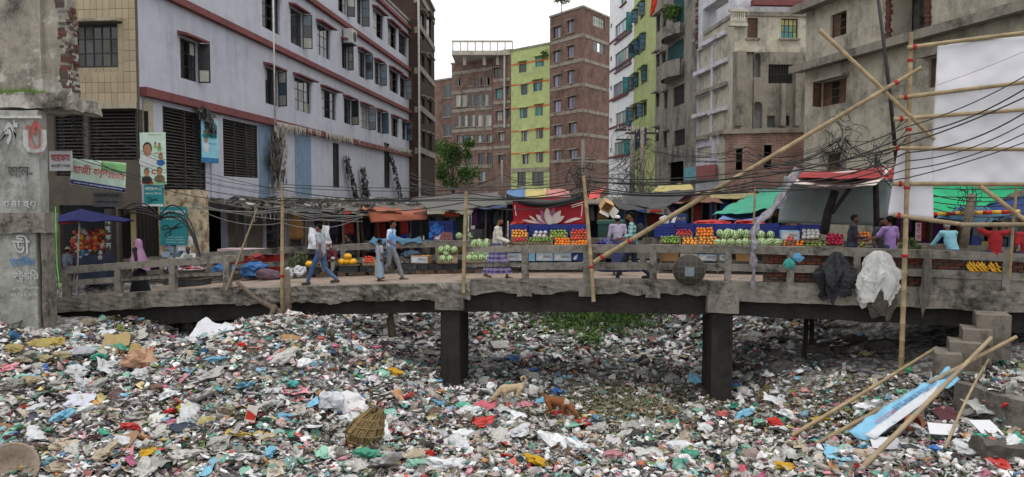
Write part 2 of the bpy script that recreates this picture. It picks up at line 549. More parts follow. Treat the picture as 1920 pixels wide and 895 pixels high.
# ================================================================== BRIDGE
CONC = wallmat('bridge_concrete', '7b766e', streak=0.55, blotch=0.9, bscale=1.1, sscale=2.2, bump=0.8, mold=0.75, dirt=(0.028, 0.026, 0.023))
CONC_D = wallmat('dark_concrete', '302d2a', streak=0.8, blotch=0.8, bscale=0.9, sscale=3.0, bump=0.5, dirt=(0.008, 0.008, 0.008))  # near-black concrete tone for girders, piers and abutments
DECKM = wallmat('deck_paving', '8f7f73', streak=0.1, blotch=0.55, bscale=1.6, bump=0.25)
bridge = thing('footbridge', 'long arched concrete footbridge with broken railing over the rubbish canal', 'bridge', (0, 20.4, 0))
def bl(s, w, z):                         # bridge coordinates -> local to the bridge empty, absolute height
 p = E1 * s + E2 * w
 return Vector((p.x, p.y, z))
def bridge_strip(name, mat, w0, w1, ztop, zbot, s0, s1, step=0.25, amp=0.02, bamp=0.05, seed=0.0):
 """a slab that follows the arch, broken along its lower edge"""
 n = max(2, int((s1 - s0) / step))
 prof = []
 mb = MB()
 rows = 6
 for i in range(n + 1):
  s = s0 + (s1 - s0) * i / n
  ring = []
  for k in range(rows + 1):
   t = k / rows
   z = ztop(s) + (zbot(s) - ztop(s)) * t
   q = Vector((s * 1.7, t * 2.0, seed))
   dz = noise.noise(q * 1.3) * bamp * t + noise.noise(q * 4.1) * bamp * 0.6 * t
   dw = noise.noise(q * 2.3 + Vector((4, 4, 4))) * amp + noise.noise(q * 6.0) * amp * 0.6 + noise.noise(q * 13.0) * amp * 0.45
   ring.append((s, w0 + dw + (0.05 * t if bamp > 0.06 else 0), z + dz))
  ring.append((s, w1, zbot(s)))
  ring.append((s, w1, ztop(s)))
  prof.append([bl(a, b, c) for a, b, c in ring])
 m = len(prof[0])
 vs = [p for r in prof for p in r]
 fs = []
 for i in range(n):
  for k in range(m):
   a, b = i * m + k, i * m + (k + 1) % m
   fs.append((a, b, b + m, a + m))
 fs.append(tuple(range(m)))
 fs.append(tuple(n * m + k for k in range(m - 1, -1, -1)))
 mb.add(vs, fs)
 return mb.build(name, mat, bridge)
SL, SR = -13.9, 14.5
bridge_strip('deck', DECKM, 0.22, 3.75, lambda s: zdeck(s), lambda s: zdeck(s) - 0.25, SL, SR, amp=0.0, bamp=0.0)
bridge_strip('kerb', CONC, -0.06, 0.24, lambda s: zrail(s) - 0.87, lambda s: zrail(s) - 1.32, SL, -7.75, bamp=0.05, seed=3)
bridge_strip('kerb', CONC, -0.10, 0.24, lambda s: zrail(s) - 0.93, lambda s: zrail(s) - 1.38, -7.75, -1.1, amp=0.07, bamp=0.08, seed=9, step=0.06)
bridge_strip('kerb', CONC, -0.05, 0.24, lambda s: zrail(s) - 0.85, lambda s: zrail(s) - 1.22, -1.1, 4.9, bamp=0.09, seed=14, step=0.14)
bridge_strip('kerb', CONC, -0.06, 0.24, lambda s: zrail(s) - 0.87, lambda s: zrail(s) - 1.34, 4.9, SR, bamp=0.05, seed=20)
bridge_strip('kerb', CONC, 3.55, 3.8, lambda s: zrail(s) - 0.87, lambda s: zrail(s) - 1.30, SL, SR, seed=31)
for w in (0.22, 1.75, 3.2):
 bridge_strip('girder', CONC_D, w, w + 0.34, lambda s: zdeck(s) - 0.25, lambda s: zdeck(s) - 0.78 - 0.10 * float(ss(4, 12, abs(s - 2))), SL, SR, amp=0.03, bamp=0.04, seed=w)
# posts of the near railing
post_px = [123, 222, 324, 426, 985, 1100, 1225, 1365, 1482, 1606, 1738, 1886]
post_s = [BS(x, 0.08) for x in post_px]
def rail_piece(name, s0, s1, h0, h1, w0, w1, step=0.12, amp=0.012, seed=0.0, mat=None):
 mb = MB()
 n = max(1, int((s1 - s0) / step))
 rings = []
 for i in range(n + 1):
  s = s0 + (s1 - s0) * i / n
  zt = zrail(s)
  ring = []
  for (w, h) in ((w0, h0), (w1, h0), (w1, h1), (w0, h1)):
   q = Vector((s * 2.3 + seed, w * 5, h * 5 + seed))
   d = noise.noise_vector(q * 1.6) * amp
   ring.append(bl(s + d.x * 0.3, w + d.y, zt + h + d.z))
  rings.append(ring)
 vs = [p for r in rings for p in r]
 fs = []
 for i in range(n):
  for k in range(4):
   fs.append((i * 4 + k, i * 4 + (k + 1) % 4, i * 4 + 4 + (k + 1) % 4, i * 4 + 4 + k))
 fs += [(0, 1, 2, 3), tuple(n * 4 + k for k in (3, 2, 1, 0))]
 mb.add(vs, fs)
 return mb.build(name, mat or CONC, bridge)
for i, s in enumerate(post_s):
 mb = MB()
 z = zrail(s)
 M4 = Matrix.Translation(bl(s, 0.08, 0)) @ Matrix.Rotation(math.atan2(E1.y, E1.x), 4, 'Z')
 wdt = 0.09 if i < 4 else 0.08
 mb.rbox(-wdt, wdt, -0.085, 0.085, z - 0.9, z - 0.001, step=0.08, amp=0.014, freq=4, M4=M4, seed=i)
 if i >= 4:                            # flared foot where the post meets the kerb
  mb.rbox(-wdt - 0.1, wdt + 0.1, -0.11, 0.05, z - 1.30, z - 0.865, step=0.1, amp=0.02, freq=3, M4=M4, seed=i + 30)
 mb.build('rail_post', CONC, bridge)
# handrail, bay by bay
for a, b in zip(post_s[:3], post_s[1:4]):
 rail_piece('handrail', a - 0.02, b + 0.02, -0.2, 0.004, 0.0, 0.17, seed=a)
rail_piece('handrail', post_s[3], BS(455, 0.08), -0.19, 0.0, 0.0, 0.17, seed=5)
rail_piece('handrail', BS(868, 0.08), post_s[4], -0.15, -0.01, 0.02, 0.14, seed=8, amp=0.03)
for a, b in zip(post_s[4:-1], post_s[5:]):
 rail_piece('handrail', a, b, -0.19, 0.004, 0.0, 0.17, seed=a)
rail_piece('handrail', post_s[-1], SR, -0.19, 0.004, 0.0, 0.17, seed=77)
# middle rails
rail_piece('middle_rail', post_s[0], post_s[1], -0.56, -0.40, 0.02, 0.14, seed=3)
for a, b in ((post_s[1], post_s[2]), (post_s[2], BS(448, 0.08)), (BS(868, 0.08), post_s[4])):
 rail_piece('middle_rail', a, b, -0.53, -0.44, 0.04, 0.12, seed=a, amp=0.035, step=0.07)
for a, b in zip(post_s[4:-1], post_s[5:]):
 rail_piece('middle_rail', a, b, -0.62, -0.44, 0.02, 0.15, seed=a + 3)
rail_piece('middle_rail', post_s[-1], SR, -0.62, -0.44, 0.02, 0.15, seed=71)
# bare reinforcement bars where the concrete has gone
RUST = M('rusty_bar', (0.06, 0.045, 0.035), 0.8, 0.4, 20)
for a, b in ((post_s[1], post_s[2]), (post_s[2], post_s[3] + 0.5), (BS(868, 0.08), post_s[4])):
 for w, h in ((0.01, -0.43), (0.14, -0.56)):
  mb = MB()
  n = 14
  mb.tube([bl(a + (b - a) * i / n, w + 0.012 * noise.noise(Vector((i * 0.7, a, w))), zrail(a + (b - a) * i / n) + h + 0.015 * noise.noise(Vector((i * 0.5, h, a)))) for i in range(n + 1)], 0.009, 5)
  for i in range(1, 8):
   s = a + (b - a) * i / 8
   mb.tube([bl(s, 0.0, zrail(s) - 0.57), bl(s, 0.0, zrail(s) - 0.41)], 0.006, 4)
  mb.build('reinforcing_bar', RUST, bridge)
# far railing
far_s = [SL + 0.3 + 1.55 * i for i in range(19)]
for i, s in enumerate(far_s):
 M4 = Matrix.Translation(bl(s, 3.66, 0)) @ Matrix.Rotation(math.atan2(E1.y, E1.x), 4, 'Z')
 z = zrail(s)
 MB().rbox(-0.08, 0.08, -0.08, 0.08, z - 0.95, z, step=0.12, amp=0.012, freq=4, M4=M4, seed=i + 50).build('rail_post', CONC, bridge)
for a, b in zip(far_s[:-1], far_s[1:]):
 rail_piece('handrail', a, b, -0.19, 0.003, 3.58, 3.75, seed=a, step=0.25)
 rail_piece('middle_rail', a, b, -0.6, -0.44, 3.6, 3.72, seed=a + 9, step=0.3)
# brick infill behind the right-hand railing, brick by brick
BRK = [M('infill_brick_%d' % i, c, 0.9, 0.35, 14, 0.4, rnd=0.3, dirt=0.5) for i, c in enumerate(['5a3d33', '6d3a2c', '4a3a34'])]
MORT = M('infill_mortar', (0.10, 0.09, 0.08), 0.95, 0.3, 10)
sB0, sB1 = BS(1431, 0.2), SR
infill = bridge_strip('brick_infill', MORT, 0.215, 0.30, lambda s: zrail(s) - 0.12, lambda s: zrail(s) - 0.9, sB0 + 0.02, sB1, amp=0.004, bamp=0.0)
bme = []
for i in range(3):
 mb = MB(); mb.rbox(-0.112, 0.112, -0.05, 0.05, -0.032, 0.032, step=0.11, amp=0.006, freq=9, seed=i * 3)
 bme.append(mb.mesh('brick', BRK[i]))
nb = 0
for r in range(10):
 s = sB0 + 0.12 + (0.12 if r % 2 else 0)
 while s < sB1 - 0.1 and nb < 298:
  h = -0.86 + r * 0.078
  vis = any(a < h < b for a, b in ((-0.47, -0.17), (-0.9, -0.6)))
  gap = BS(1805, 0.2) < s < BS(1872, 0.2) and -0.62 < h < -0.2
  gap = gap or (BS(1575, 0.2) < s < BS(1600, 0.2) and h > -0.5)
  if vis and not gap and random.random() > 0.04:
   z = zrail(s) + h
   p = bl(s, 0.2, z)
   o = bpy.data.objects.new('brick', random.choice(bme))
   o.location = p
   o.rotation_euler = (random.gauss(0, 0.02), random.gauss(0, 0.02), math.atan2(E1.y, E1.x) + random.gauss(0, 0.03))
   put(o, infill); nb += 1
  s += 0.243
# plastered lower panels on the far right
for a, b in ((1745, 1880), (1893, 1990)):
 s0, s1 = BS(a, 0.1), BS(b, 0.1)
 rail_piece('plaster_panel', s0, s1, -0.9, -0.62, 0.06, 0.2, seed=a, step=0.2)
# piers
def pier(px0, px1, Y, zb, dep):
 a = at(px0, 650, Y); b = at(px1, 650, Y)
 mb = MB()
 o = Vector((0, 20.4, 0))
 M4 = Matrix.Translation(Vector((a.x, a.y, 0)) - o) @ Matrix.Rotation(math.atan2(E1.y, E1.x), 4, 'Z')
 sh = Matrix.Identity(4); sh[0][1] = -0.10
 M4 = M4 @ sh
 W = (b - a).length
 zt = zdeck(a.x) - 0.66
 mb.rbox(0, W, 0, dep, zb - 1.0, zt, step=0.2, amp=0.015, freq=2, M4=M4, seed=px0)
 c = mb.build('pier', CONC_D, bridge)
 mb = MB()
 mb.rbox(-0.12, W + 0.12, -0.16, dep + 1.7, zt - 0.02, zt + 0.40, step=0.2, amp=0.02, freq=2, M4=M4, seed=px0 + 4)
 mb.build('pier_cap', CONC, bridge)
pier(826, 863, 20.9, -0.1, 1.5)
pier(1334, 1372, 19.45, -0.2, 1.6)
pier(408, 441, 23.6, 1.0, 1.0)
# abutments
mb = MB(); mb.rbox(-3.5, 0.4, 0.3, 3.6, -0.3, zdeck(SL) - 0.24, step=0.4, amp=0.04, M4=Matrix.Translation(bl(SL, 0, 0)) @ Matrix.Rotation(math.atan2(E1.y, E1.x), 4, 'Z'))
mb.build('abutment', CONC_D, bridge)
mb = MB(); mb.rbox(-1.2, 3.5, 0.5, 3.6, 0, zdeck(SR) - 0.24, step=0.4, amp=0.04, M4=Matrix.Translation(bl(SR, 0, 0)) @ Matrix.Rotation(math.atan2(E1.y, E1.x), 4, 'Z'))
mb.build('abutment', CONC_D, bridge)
# rough prop under the deck, right of the second pier
WOODD = M('dark_wood', (0.035, 0.03, 0.026), 0.85, 0.4, 8)
for px in (1512, 1523):
 p = at(px, 592, 22.0); q = G(px - 6, 672)
 MB().tube([p + Vector((0, 0, 0.25)), p.lerp(q, 0.5) + Vector((0.03, 0, 0)), q - Vector((0, 0, 0.3))], [0.07, 0.06, 0.075], 7).build('timber_prop', WOODD, None, 'dark thin timber prop standing under the bridge on the dirt slope', 'prop', 'timber props under the bridge')

# steps and low retaining wall on the right bank
STONE = wallmat('step_concrete', '756e65', streak=0.5, blotch=0.8, bscale=1.5, bump=0.5)
steps = thing('concrete_steps', 'broken flight of four concrete steps coming down from the bridge end', 'steps', at(1850, 640, 17.2))
for i, (x0, x1, yt, yb, Y) in enumerate([(1832, 1892, 590, 660, 17.3), (1806, 1858, 618, 668, 17.1), (1781, 1838, 642, 690, 16.9), (1754, 1803, 663, 705, 16.7)]):
 a = at(x0, yt, Y); b = at(x1, yb, Y)
 o = steps.location
 mb = MB()
 M4 = Matrix.Translation(Vector((a.x, a.y, 0)) - o) @ Matrix.Rotation(R(-24), 4, 'Z')
 mb.rbox(0, (b.x - a.x) * 0.9, 0.0, 0.8, b.z - 0.15, a.z, step=0.12, amp=0.018, freq=3, M4=M4, seed=i * 2)
 mb.build('step', STONE, steps)
mb = MB()
a = at(1788, 725, 16.4); b = at(1935, 738, 14.6); a.z += 0.12
d = (b - a); d.z = 0; ang = math.atan2(d.y, d.x)
mb.rbox(0, d.length + 1.5, 0, 0.45, 0.2, a.z - 0.02, step=0.15, amp=0.03, freq=2, M4=Matrix.Translation((a.x, a.y, 0)) @ Matrix.Rotation(ang, 4, 'Z'))
mb.build('retaining_wall', CONC, None, 'low crumbling concrete retaining wall at the edge of the right bank', 'wall')
# ================================================================== BUILDINGS
GLASS = M('window_glass', (0.022, 0.026, 0.03), 0.12, 0.3, 2, 0.0, spec=0.6, rnd=0.3)
GLASS_P = M('frosted_pane', (0.30, 0.31, 0.27), 0.35, 0.25, 3, 0.0, spec=0.4, rnd=0.35)
GLASS_B = M('blue_pane', (0.05, 0.09, 0.12), 0.2, 0.25, 3, 0.0, spec=0.5, rnd=0.3)
GLASS_T = M('teal_pane', (0.05, 0.22, 0.22), 0.25, 0.25, 3, 0.0, spec=0.5, rnd=0.3)
GLASS_V = M('violet_pane', (0.20, 0.19, 0.30), 0.2, 0.25, 3, 0.0, spec=0.5, rnd=0.3)
FRAME = M('dark_frame', (0.035, 0.032, 0.03), 0.6, 0.4, 9)
FRAME_T = M('teal_frame', (0.03, 0.14, 0.14), 0.6, 0.3, 9)
FRAME_W = M('pale_frame', (0.42, 0.41, 0.38), 0.7, 0.3, 9)
WOODB = M('brown_shutter', (0.10, 0.055, 0.035), 0.7, 0.35, 6, rnd=0.25)
CEM = wallmat('cement_trim', '8f887d', streak=0.5, blotch=0.5, bscale=1.2)
DARK = M('interior_shade', (0.015, 0.014, 0.013), 0.9, 0.3, 3)  # near-black put into the colour for shade in rooms and behind grilles
REDTRIM = wallmat('red_trim', '744646', streak=0.35, blotch=0.35, bscale=1.1, dirt=(0.05, 0.03, 0.03))

class Fac:
 """a building front standing between two pixel columns at given distances"""
 def __init__(self, name, label, pL, YL, pR, YR, zb, zt, depth, wall, cat='building', roofmat=None):
  self.a = Vector(((pL - 960) / F * YL, YL)); self.b = Vector(((pR - 960) / F * YR, YR))
  d = self.b - self.a
  self.W = d.length; self.d = d / self.W
  self.zb, self.zt, self.dep, self.wall = zb, zt, depth, wall
  self.H = zt - zb
  self.root = thing(name, label, cat, (self.a.x, self.a.y, zb), math.atan2(d.y, d.x))
  self.holes, self.roofmat = [], roofmat or CEM
  self.left_from = 0.0
 def sz(self, px, py):
  s, z, _ = onplane(px, py, self.a, self.d)
  return s, z - self.zb
 def rect(self, x0, y0, x1, y1):
  c = (x0 + x1) / 2
  s0 = self.sz(x0, 0)[0]; s1 = self.sz(x1, 0)[0]
  return s0, s1, self.sz(c, y1)[1], self.sz(c, y0)[1]
 def finish(self, reveal=0.2, roof=True, zt2=None):
  """wall shell with real openings"""
  W, H, D = self.W, self.H, self.dep
  eps = 0.02
  hs = [(max(eps, a), min(W - eps, b), max(eps, c), min(H - eps, e)) for a, b, c, e in self.holes]
  hs = [h for h in hs if h[1] - h[0] > 0.05 and h[3] - h[2] > 0.05]
  xs = sorted(set([0, W] + [round(v, 3) for h in hs for v in h[:2]]))
  zs = sorted(set([0, H] + [round(v, 3) for h in hs for v in h[2:]]))
  mb = MB()
  idx = {}
  def vid(i, k):
   if (i, k) not in idx:
    idx[(i, k)] = len(mb.v); mb.v.append((xs[i], 0, zs[k]))
   return idx[(i, k)]
  for i in range(len(xs) - 1):
   cx = (xs[i] + xs[i + 1]) / 2
   col = [h for h in hs if h[0] < cx < h[1]]
   k = 0
   while k < len(zs) - 1:
    cz = (zs[k] + zs[k + 1]) / 2
    if any(h[2] < cz < h[3] for h in col):
     k += 1; continue
    mb.f.append((vid(i, k), vid(i + 1, k), vid(i + 1, k + 1), vid(i, k + 1))); mb.mi.append(0)
    k += 1
  for a, b, c, e in hs:
   r = reveal
   mb.add([(a, 0, c), (a, r, c), (a, r, e), (a, 0, e)], [(0, 1, 2, 3)])
   mb.add([(b, 0, c), (b, 0, e), (b, r, e), (b, r, c)], [(0, 1, 2, 3)])
   mb.add([(a, 0, c), (b, 0, c), (b, r, c), (a, r, c)], [(0, 1, 2, 3)])
   mb.add([(a, 0, e), (a, r, e), (b, r, e), (b, 0, e)], [(0, 1, 2, 3)])
  mb.add([(0, 0, self.left_from), (0, D, self.left_from), (0, D, H), (0, 0, H)], [(0, 3, 2, 1)])
  mb.add([(W, 0, 0), (W, D, 0), (W, D, H), (W, 0, H)], [(0, 1, 2, 3)])
  if D > 0.4: mb.add([(0, D, 0), (W, D, 0), (W, D, H), (0, D, H)], [(0, 3, 2, 1)])
  mb.build('wall', self.wall, self.root)
  if roof:
   MB().box(-0.08, W + 0.08, -0.12, D + 0.08, H - 0.003, H + 0.22).build('roof', self.roofmat, self.root)
 def box(self, name, mat, s0, s1, y0, y1, z0, z1):
  return MB().box(s0, s1, y0, y1, z0, z1).build(name, mat, self.root)
 def band(self, name, mat, x0, y0, x1, y1, hz=0.25, out=0.18):
  """horizontal trim through two pixels"""
  s0, z0 = self.sz(x0, y0); s1, z1 = self.sz(x1, y1)
  z = (z0 + z1) / 2
  s0, s1 = max(0, s0), min(self.W, s1)
  return self.box(name, mat, s0, s1, -out, 0.004, z - hz / 2, z + hz / 2)
 def window(self, x0, y0, x1, y1, style='cas', glass=None, frame=None, cols=2, rows=2, hood=None, sill=None, leaf=0, leafmat=None, setback=0.12, fw=0.05):
  s0, s1, z0, z1 = self.rect(x0, y0, x1, y1)
  if s1 < 0.1 or s0 > self.W - 0.1: return None
  s0, s1 = max(0.05, s0), min(self.W - 0.05, s1)
  z1 = min(z1, self.H - 0.1)
  if z1 - z0 < 0.2: return None
  self.holes.append((s0, s1, z0, z1))
  frame = frame or FRAME
  glass = glass or GLASS
  y = setback
  mb = MB()
  mb.box(s0, s1, y - 0.02, y + 0.04, z0, z0 + fw); mb.box(s0, s1, y - 0.02, y + 0.04, z1 - fw, z1)
  mb.box(s0, s0 + fw, y - 0.02, y + 0.04, z0 + fw, z1 - fw); mb.box(s1 - fw, s1, y - 0.02, y + 0.04, z0 + fw, z1 - fw)
  for i in range(1, cols):
   s = s0 + (s1 - s0) * i / cols
   mb.box(s - fw * 0.4, s + fw * 0.4, y - 0.015, y + 0.03, z0 + fw, z1 - fw)
  for k in range(1, rows):
   z = z0 + (z1 - z0) * k / rows
   mb.box(s0 + fw, s1 - fw, y - 0.01, y + 0.025, z - fw * 0.3, z + fw * 0.3)
  if style == 'bars':
   n = max(4, int((s1 - s0) / 0.16))
   for i in range(1, n):
    s = s0 + (s1 - s0) * i / n
    mb.box(s - 0.012, s + 0.012, y - 0.045, y - 0.022, z0, z1)
  w = mb.build('window', frame, self.root)
  big = (x1 - x0) > 24
  op = random.random() < 0.4
  for i in range(cols):
   a = s0 + (s1 - s0) * i / cols; b = s0 + (s1 - s0) * (i + 1) / cols
   for k in range(rows if big else 1):
    c = z0 + (z1 - z0) * (k / rows if big else 0); e = z0 + (z1 - z0) * ((k + 1) / rows if big else 1)
    g = random.choice(glass) if isinstance(glass, (list, tuple)) else glass
    if style == 'open' and i == cols // 2: continue
    MB().box(a + 0.005, b - 0.005, y + 0.005, y + 0.014, c + 0.005, e - 0.005).build('pane', g, w)
  if hood is not None:
   mb = MB(); o = 0.4
   mb.hexa([(s0 - 0.2, -o, z1 + 0.03), (s1 + 0.2, -o, z1 + 0.03), (s0 - 0.2, 0.003, z1 + 0.07), (s1 + 0.2, 0.003, z1 + 0.07),
                     (s0 - 0.2, -o, z1 + 0.11), (s1 + 0.2, -o, z1 + 0.11), (s0 - 0.2, 0.003, z1 + 0.2), (s1 + 0.2, 0.003, z1 + 0.2)])
   mb.build('hood', hood, w)
  if sill is not None:
   MB().box(s0 - 0.1, s1 + 0.1, -0.14, 0.003, z0 - 0.1, z0 - 0.003).build('sill', sill, w)
  for side in ((-1, 1) if leaf == 2 else ((leaf,) if leaf in (-1, 1) else ())):
   lw = min(0.5, (s1 - s0) / (3 if cols > 2 else 2))
   ang = R(random.uniform(70, 115))
   hs = s0 if side < 0 else s1
   M4 = Matrix.Translation((hs, -0.01, 0)) @ Matrix.Rotation((-ang if side < 0 else ang), 4, 'Z')
   x0_, x1_ = (0, lw) if side < 0 else (-lw, 0)
   mb = MB()
   mb.box(x0_, x1_, -0.02, 0.02, z0, z0 + 0.05, M4); mb.box(x0_, x1_, -0.02, 0.02, z1 - 0.05, z1, M4)
   mb.box(x0_, x0_ + 0.05, -0.02, 0.02, z0 + 0.05, z1 - 0.05, M4); mb.box(x1_ - 0.05, x1_, -0.02, 0.02, z0 + 0.05, z1 - 0.05, M4)
   for k in (1, 2):
    z = z0 + (z1 - z0) * k / 3
    mb.box(x0_ + 0.05, x1_ - 0.05, -0.015, 0.015, z - 0.02, z + 0.02, M4)
   lf = mb.build('shutter', frame, self.root)
   lm = leafmat or [GLASS_B, GLASS_P, GLASS]
   for k in range(3):
    c, e = z0 + (z1 - z0) * k / 3, z0 + (z1 - z0) * (k + 1) / 3
    MB().box(x0_ + 0.03, x1_ - 0.03, -0.006, 0.006, c + 0.01, e - 0.01, M4).build('pane', random.choice(lm) if isinstance(lm, (list, tuple)) else lm, lf)
  return w

# ---------------------------------------------------------------- the long lavender building
LAV = wallmat('lavender_paint', 'b0b2be', streak=0.34, blotch=0.16, bscale=0.3, var=0.06, dirt=(0.10, 0.10, 0.12), sscale=0.9, bump=0.12, mold=0.12)
LAVB = wallmat('blue_panel_paint', '7389a0', streak=0.4, blotch=0.2, bscale=0.4, var=0.08, dirt=(0.08, 0.09, 0.10))
lav = Fac('lavender_building', 'long lavender painted building with red cornices and rows of shuttered windows', 262, 27.0, 768, 67.0, 2.3, 19.6, 9.0, LAV)
row1 = [(336, 75, 383, 150), (495, 129, 530, 196), (550, 149, 581, 209), (601, 170, 628, 222), (643, 185, 663, 232), (674, 198, 695, 241), (705, 209, 718, 249), (732, 221, 745, 256), (752, 228, 764, 262)]
row2 = [(491, -12, 524, 58), (544, 20, 576, 85), (594, 50, 618, 107), (640, 79, 656, 129), (671, 97, 690, 145), (701, 116, 715, 158), (729, 133, 746, 173), (749, 146, 764, 183)]
row3 = [(634, -30, 657, 25), (669, -5, 682, 46), (699, 23, 718, 70), (727, 47, 743, 89), (747, 65, 762, 103)]
row4 = [(725, -48, 737, 0), (739, -40, 749, 6), (753, -20, 765, 25)]
lv = [2, -1, 2, 0, 1, 2, -1, 1, 1]
for row in (row1, row2, row3, row4):
 for i, (x0, y0, x1, y1) in enumerate(row):
  far = x0 > 660
  lf = random.choice([1, 1, 1, 0]) if far else random.choice([1, 1, 0])
  if lf: x1 = x1 - (x1 - x0) * 0.3
  lav.window(x0, y0, x1, y1, 'open' if random.random() < 0.6 else 'cas', [GLASS, GLASS, GLASS_P], FRAME, 3 if not far else 2, 3, REDTRIM, None, lf,
                   [GLASS_B, GLASS_B, GLASS] if far else [GLASS_P, GLASS_P, GLASS, GLASS_B])
lav.band('cornice', REDTRIM, 262, 186, 768, 286, 0.30, 0.26)
for (a, b, c, e) in ((460, 72, 762, 208), (564, 0, 762, 129), (695, 0, 767, 55)):
 zz = lav.sz((a + c) / 2 if False else c, e)[1]
 lav.box('cornice', REDTRIM, 0.004, lav.W - 0.004, -0.24, 0.005, zz - 0.13, zz + 0.13)
zc1 = (lav.sz(262, 186)[1] + lav.sz(768, 286)[1]) / 2
# pilasters and openings of the storey over the shops
FLOOR1 = 2.75                            # shop roof height above street
for a, b in ((415, 477),):
 pass
GRILL = M('grille_iron', (0.045, 0.04, 0.035), 0.7, 0.4, 6)
def grille(f, x0, y0, x1, y1, name='slat_grille'):
 s0, s1, z0, z1 = f.rect(x0, y0, x1, y1)
 f.holes.append((s0, s1, z0, z1))
 mb = MB()
 n = int((z1 - z0) / 0.11)
 for i in range(n):
  z = z0 + (z1 - z0) * (i + 0.5) / n
  mb.hexa([(s0, 0.03, z), (s1, 0.03, z), (s0, 0.10, z + 0.05), (s1, 0.10, z + 0.05), (s0, 0.03, z + 0.012), (s1, 0.03, z + 0.012), (s0, 0.10, z + 0.062), (s1, 0.10, z + 0.062)])
 k = max(1, int((s1 - s0) / 1.1))
 for i in range(k + 1):
  s = s0 + (s1 - s0) * i / k
  mb.box(s - 0.03, s + 0.03, 0.0, 0.14, z0, z1)
 o = mb.build(name, GRILL, f.root)
 o['kind'] = 'stuff'
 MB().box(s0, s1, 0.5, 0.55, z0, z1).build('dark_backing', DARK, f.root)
 return o
grille(lav, 301, 206, 379, 372)
grille(lav, 413, 228, 478, 332)
for (a, b) in ((621, 632), (718, 728)):
 grille(lav, a, 268, b, 352)
s0, s1, _, _ = lav.rect(549, 250, 579, 350)
zb_ = lav.sz(560, 372)[1]
lav.box('painted_panel', LAVB, s0, s1, -0.02, 0.003, zb_, zc1 - 0.22)
s0, s1, _, _ = lav.rect(480, 250, 500, 350)
lav.box('painted_panel', LAVB, s0, s1, -0.02, 0.003, zb_, zc1 - 0.22)
for a, b in ((388, 411),):
 s0, s1, _, _ = lav.rect(a, 250, b, 350)
 lav.box('pilaster', LAV, s0, s1, -0.06, 0.004, zb_, zc1 - 0.22)
# corner column
CREAM = wallmat('cream_plaster', 'a79f8c', streak=0.5, blotch=0.4, bscale=0.8)
s0, s1, _, _ = lav.rect(285, 220, 300, 350)
lav.box('corner_column', CREAM, 0.3, 0.9, -0.05, 0.25, 0, zc1 - 0.25)
# ground floor shop bays
SHUT = M('roller_shutter', '7a7266', 0.6, 0.2, 3, 0.1, dirt=0.4)
def shop_hole(x0, x1, kind):
 s0 = lav.sz(x0, 0)[0]; s1 = lav.sz(x1, 0)[0]
 z1 = 2.3
 lav.holes.append((s0, s1, 0.03, z1))
 if kind == 'shutter':
  n = 22
  mb = MB()
  for i in range(n):
   z = 0.05 + (z1 - 0.05) * i / n
   h = (z1 - 0.05) / n
   mb.hexa([(s0, 0.05, z), (s1, 0.05, z), (s0, 0.1, z), (s1, 0.1, z), (s0, 0.08, z + h), (s1, 0.08, z + h), (s0, 0.1, z + h), (s1, 0.1, z + h)])
  mb.build('roller_shutter', SHUT, lav.root)
 elif kind == 'back':
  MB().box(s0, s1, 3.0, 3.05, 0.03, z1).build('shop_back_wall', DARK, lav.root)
shop_hole(372, 416, 'back')
shop_hole(420, 452, 'shutter'); shop_hole(455, 487, 'shutter')
for a, b in ((493, 528), (533, 566), (570, 600), (604, 636), (640, 668), (672, 700), (704, 730), (734, 764)):
 shop_hole(a, b, 'back')
lav.left_from = zc1
lav.finish(0.22)
GREENP = M('green_sign_paint', (0.06, 0.35, 0.10), 0.6, 0.3, 5)
goods = [M('goods_%d' % i, c, 0.7, 0.4, 9, rnd=0.4) for i, c in enumerate(['8a8a90', '55606a', '6a4030', '30506a', '8c7a50', '303038'])]
# things hung and stacked in the open shops: shelves with bundles
for i in range(8):
 xa = [493, 533, 570, 604, 640, 672, 704, 734][i] + 3; xb = [528, 566, 600, 636, 668, 700, 730, 764][i] - 3
 s0 = lav.sz(xa, 0)[0]; s1 = lav.sz(xb, 0)[0]
 sh = bpy.data.objects.new('shop_shelf', None)
 sh.location = (lav.a.x, lav.a.y, lav.zb); sh.rotation_euler = (0, 0, lav.root.rotation_euler.z)
 put(sh, None, ['shelf of grey and brown goods inside the %s open shop past the roller shutters' % w for w in ('first', 'second', 'third', 'fourth', 'fifth', 'sixth', 'seventh', 'eighth')][i], 'shelf', 'shelves inside the open shops')
 mb = MB()
 for z in (0.5, 1.0, 1.5):
  mb.box(s0, s1, 1.6, 2.0, z, z + 0.04)
 for s in (s0, s1 - 0.05):
  mb.box(s, s + 0.05, 1.6, 2.0, 0.03, 1.9)
 mb.build('rack', FRAME_W, sh)
 for z in (0.54, 1.04, 1.54):
  s = s0 + 0.1
  while s < s1 - 0.4:
   w = random.uniform(0.2, 0.5)
   MB().rbox(s, min(s1 - 0.06, s + w), 1.55, 1.95, z, z + random.uniform(0.15, 0.4), 0.15, 0.02, seed=s).build('bundle', random.choice(goods), sh)
   s += w + 0.08

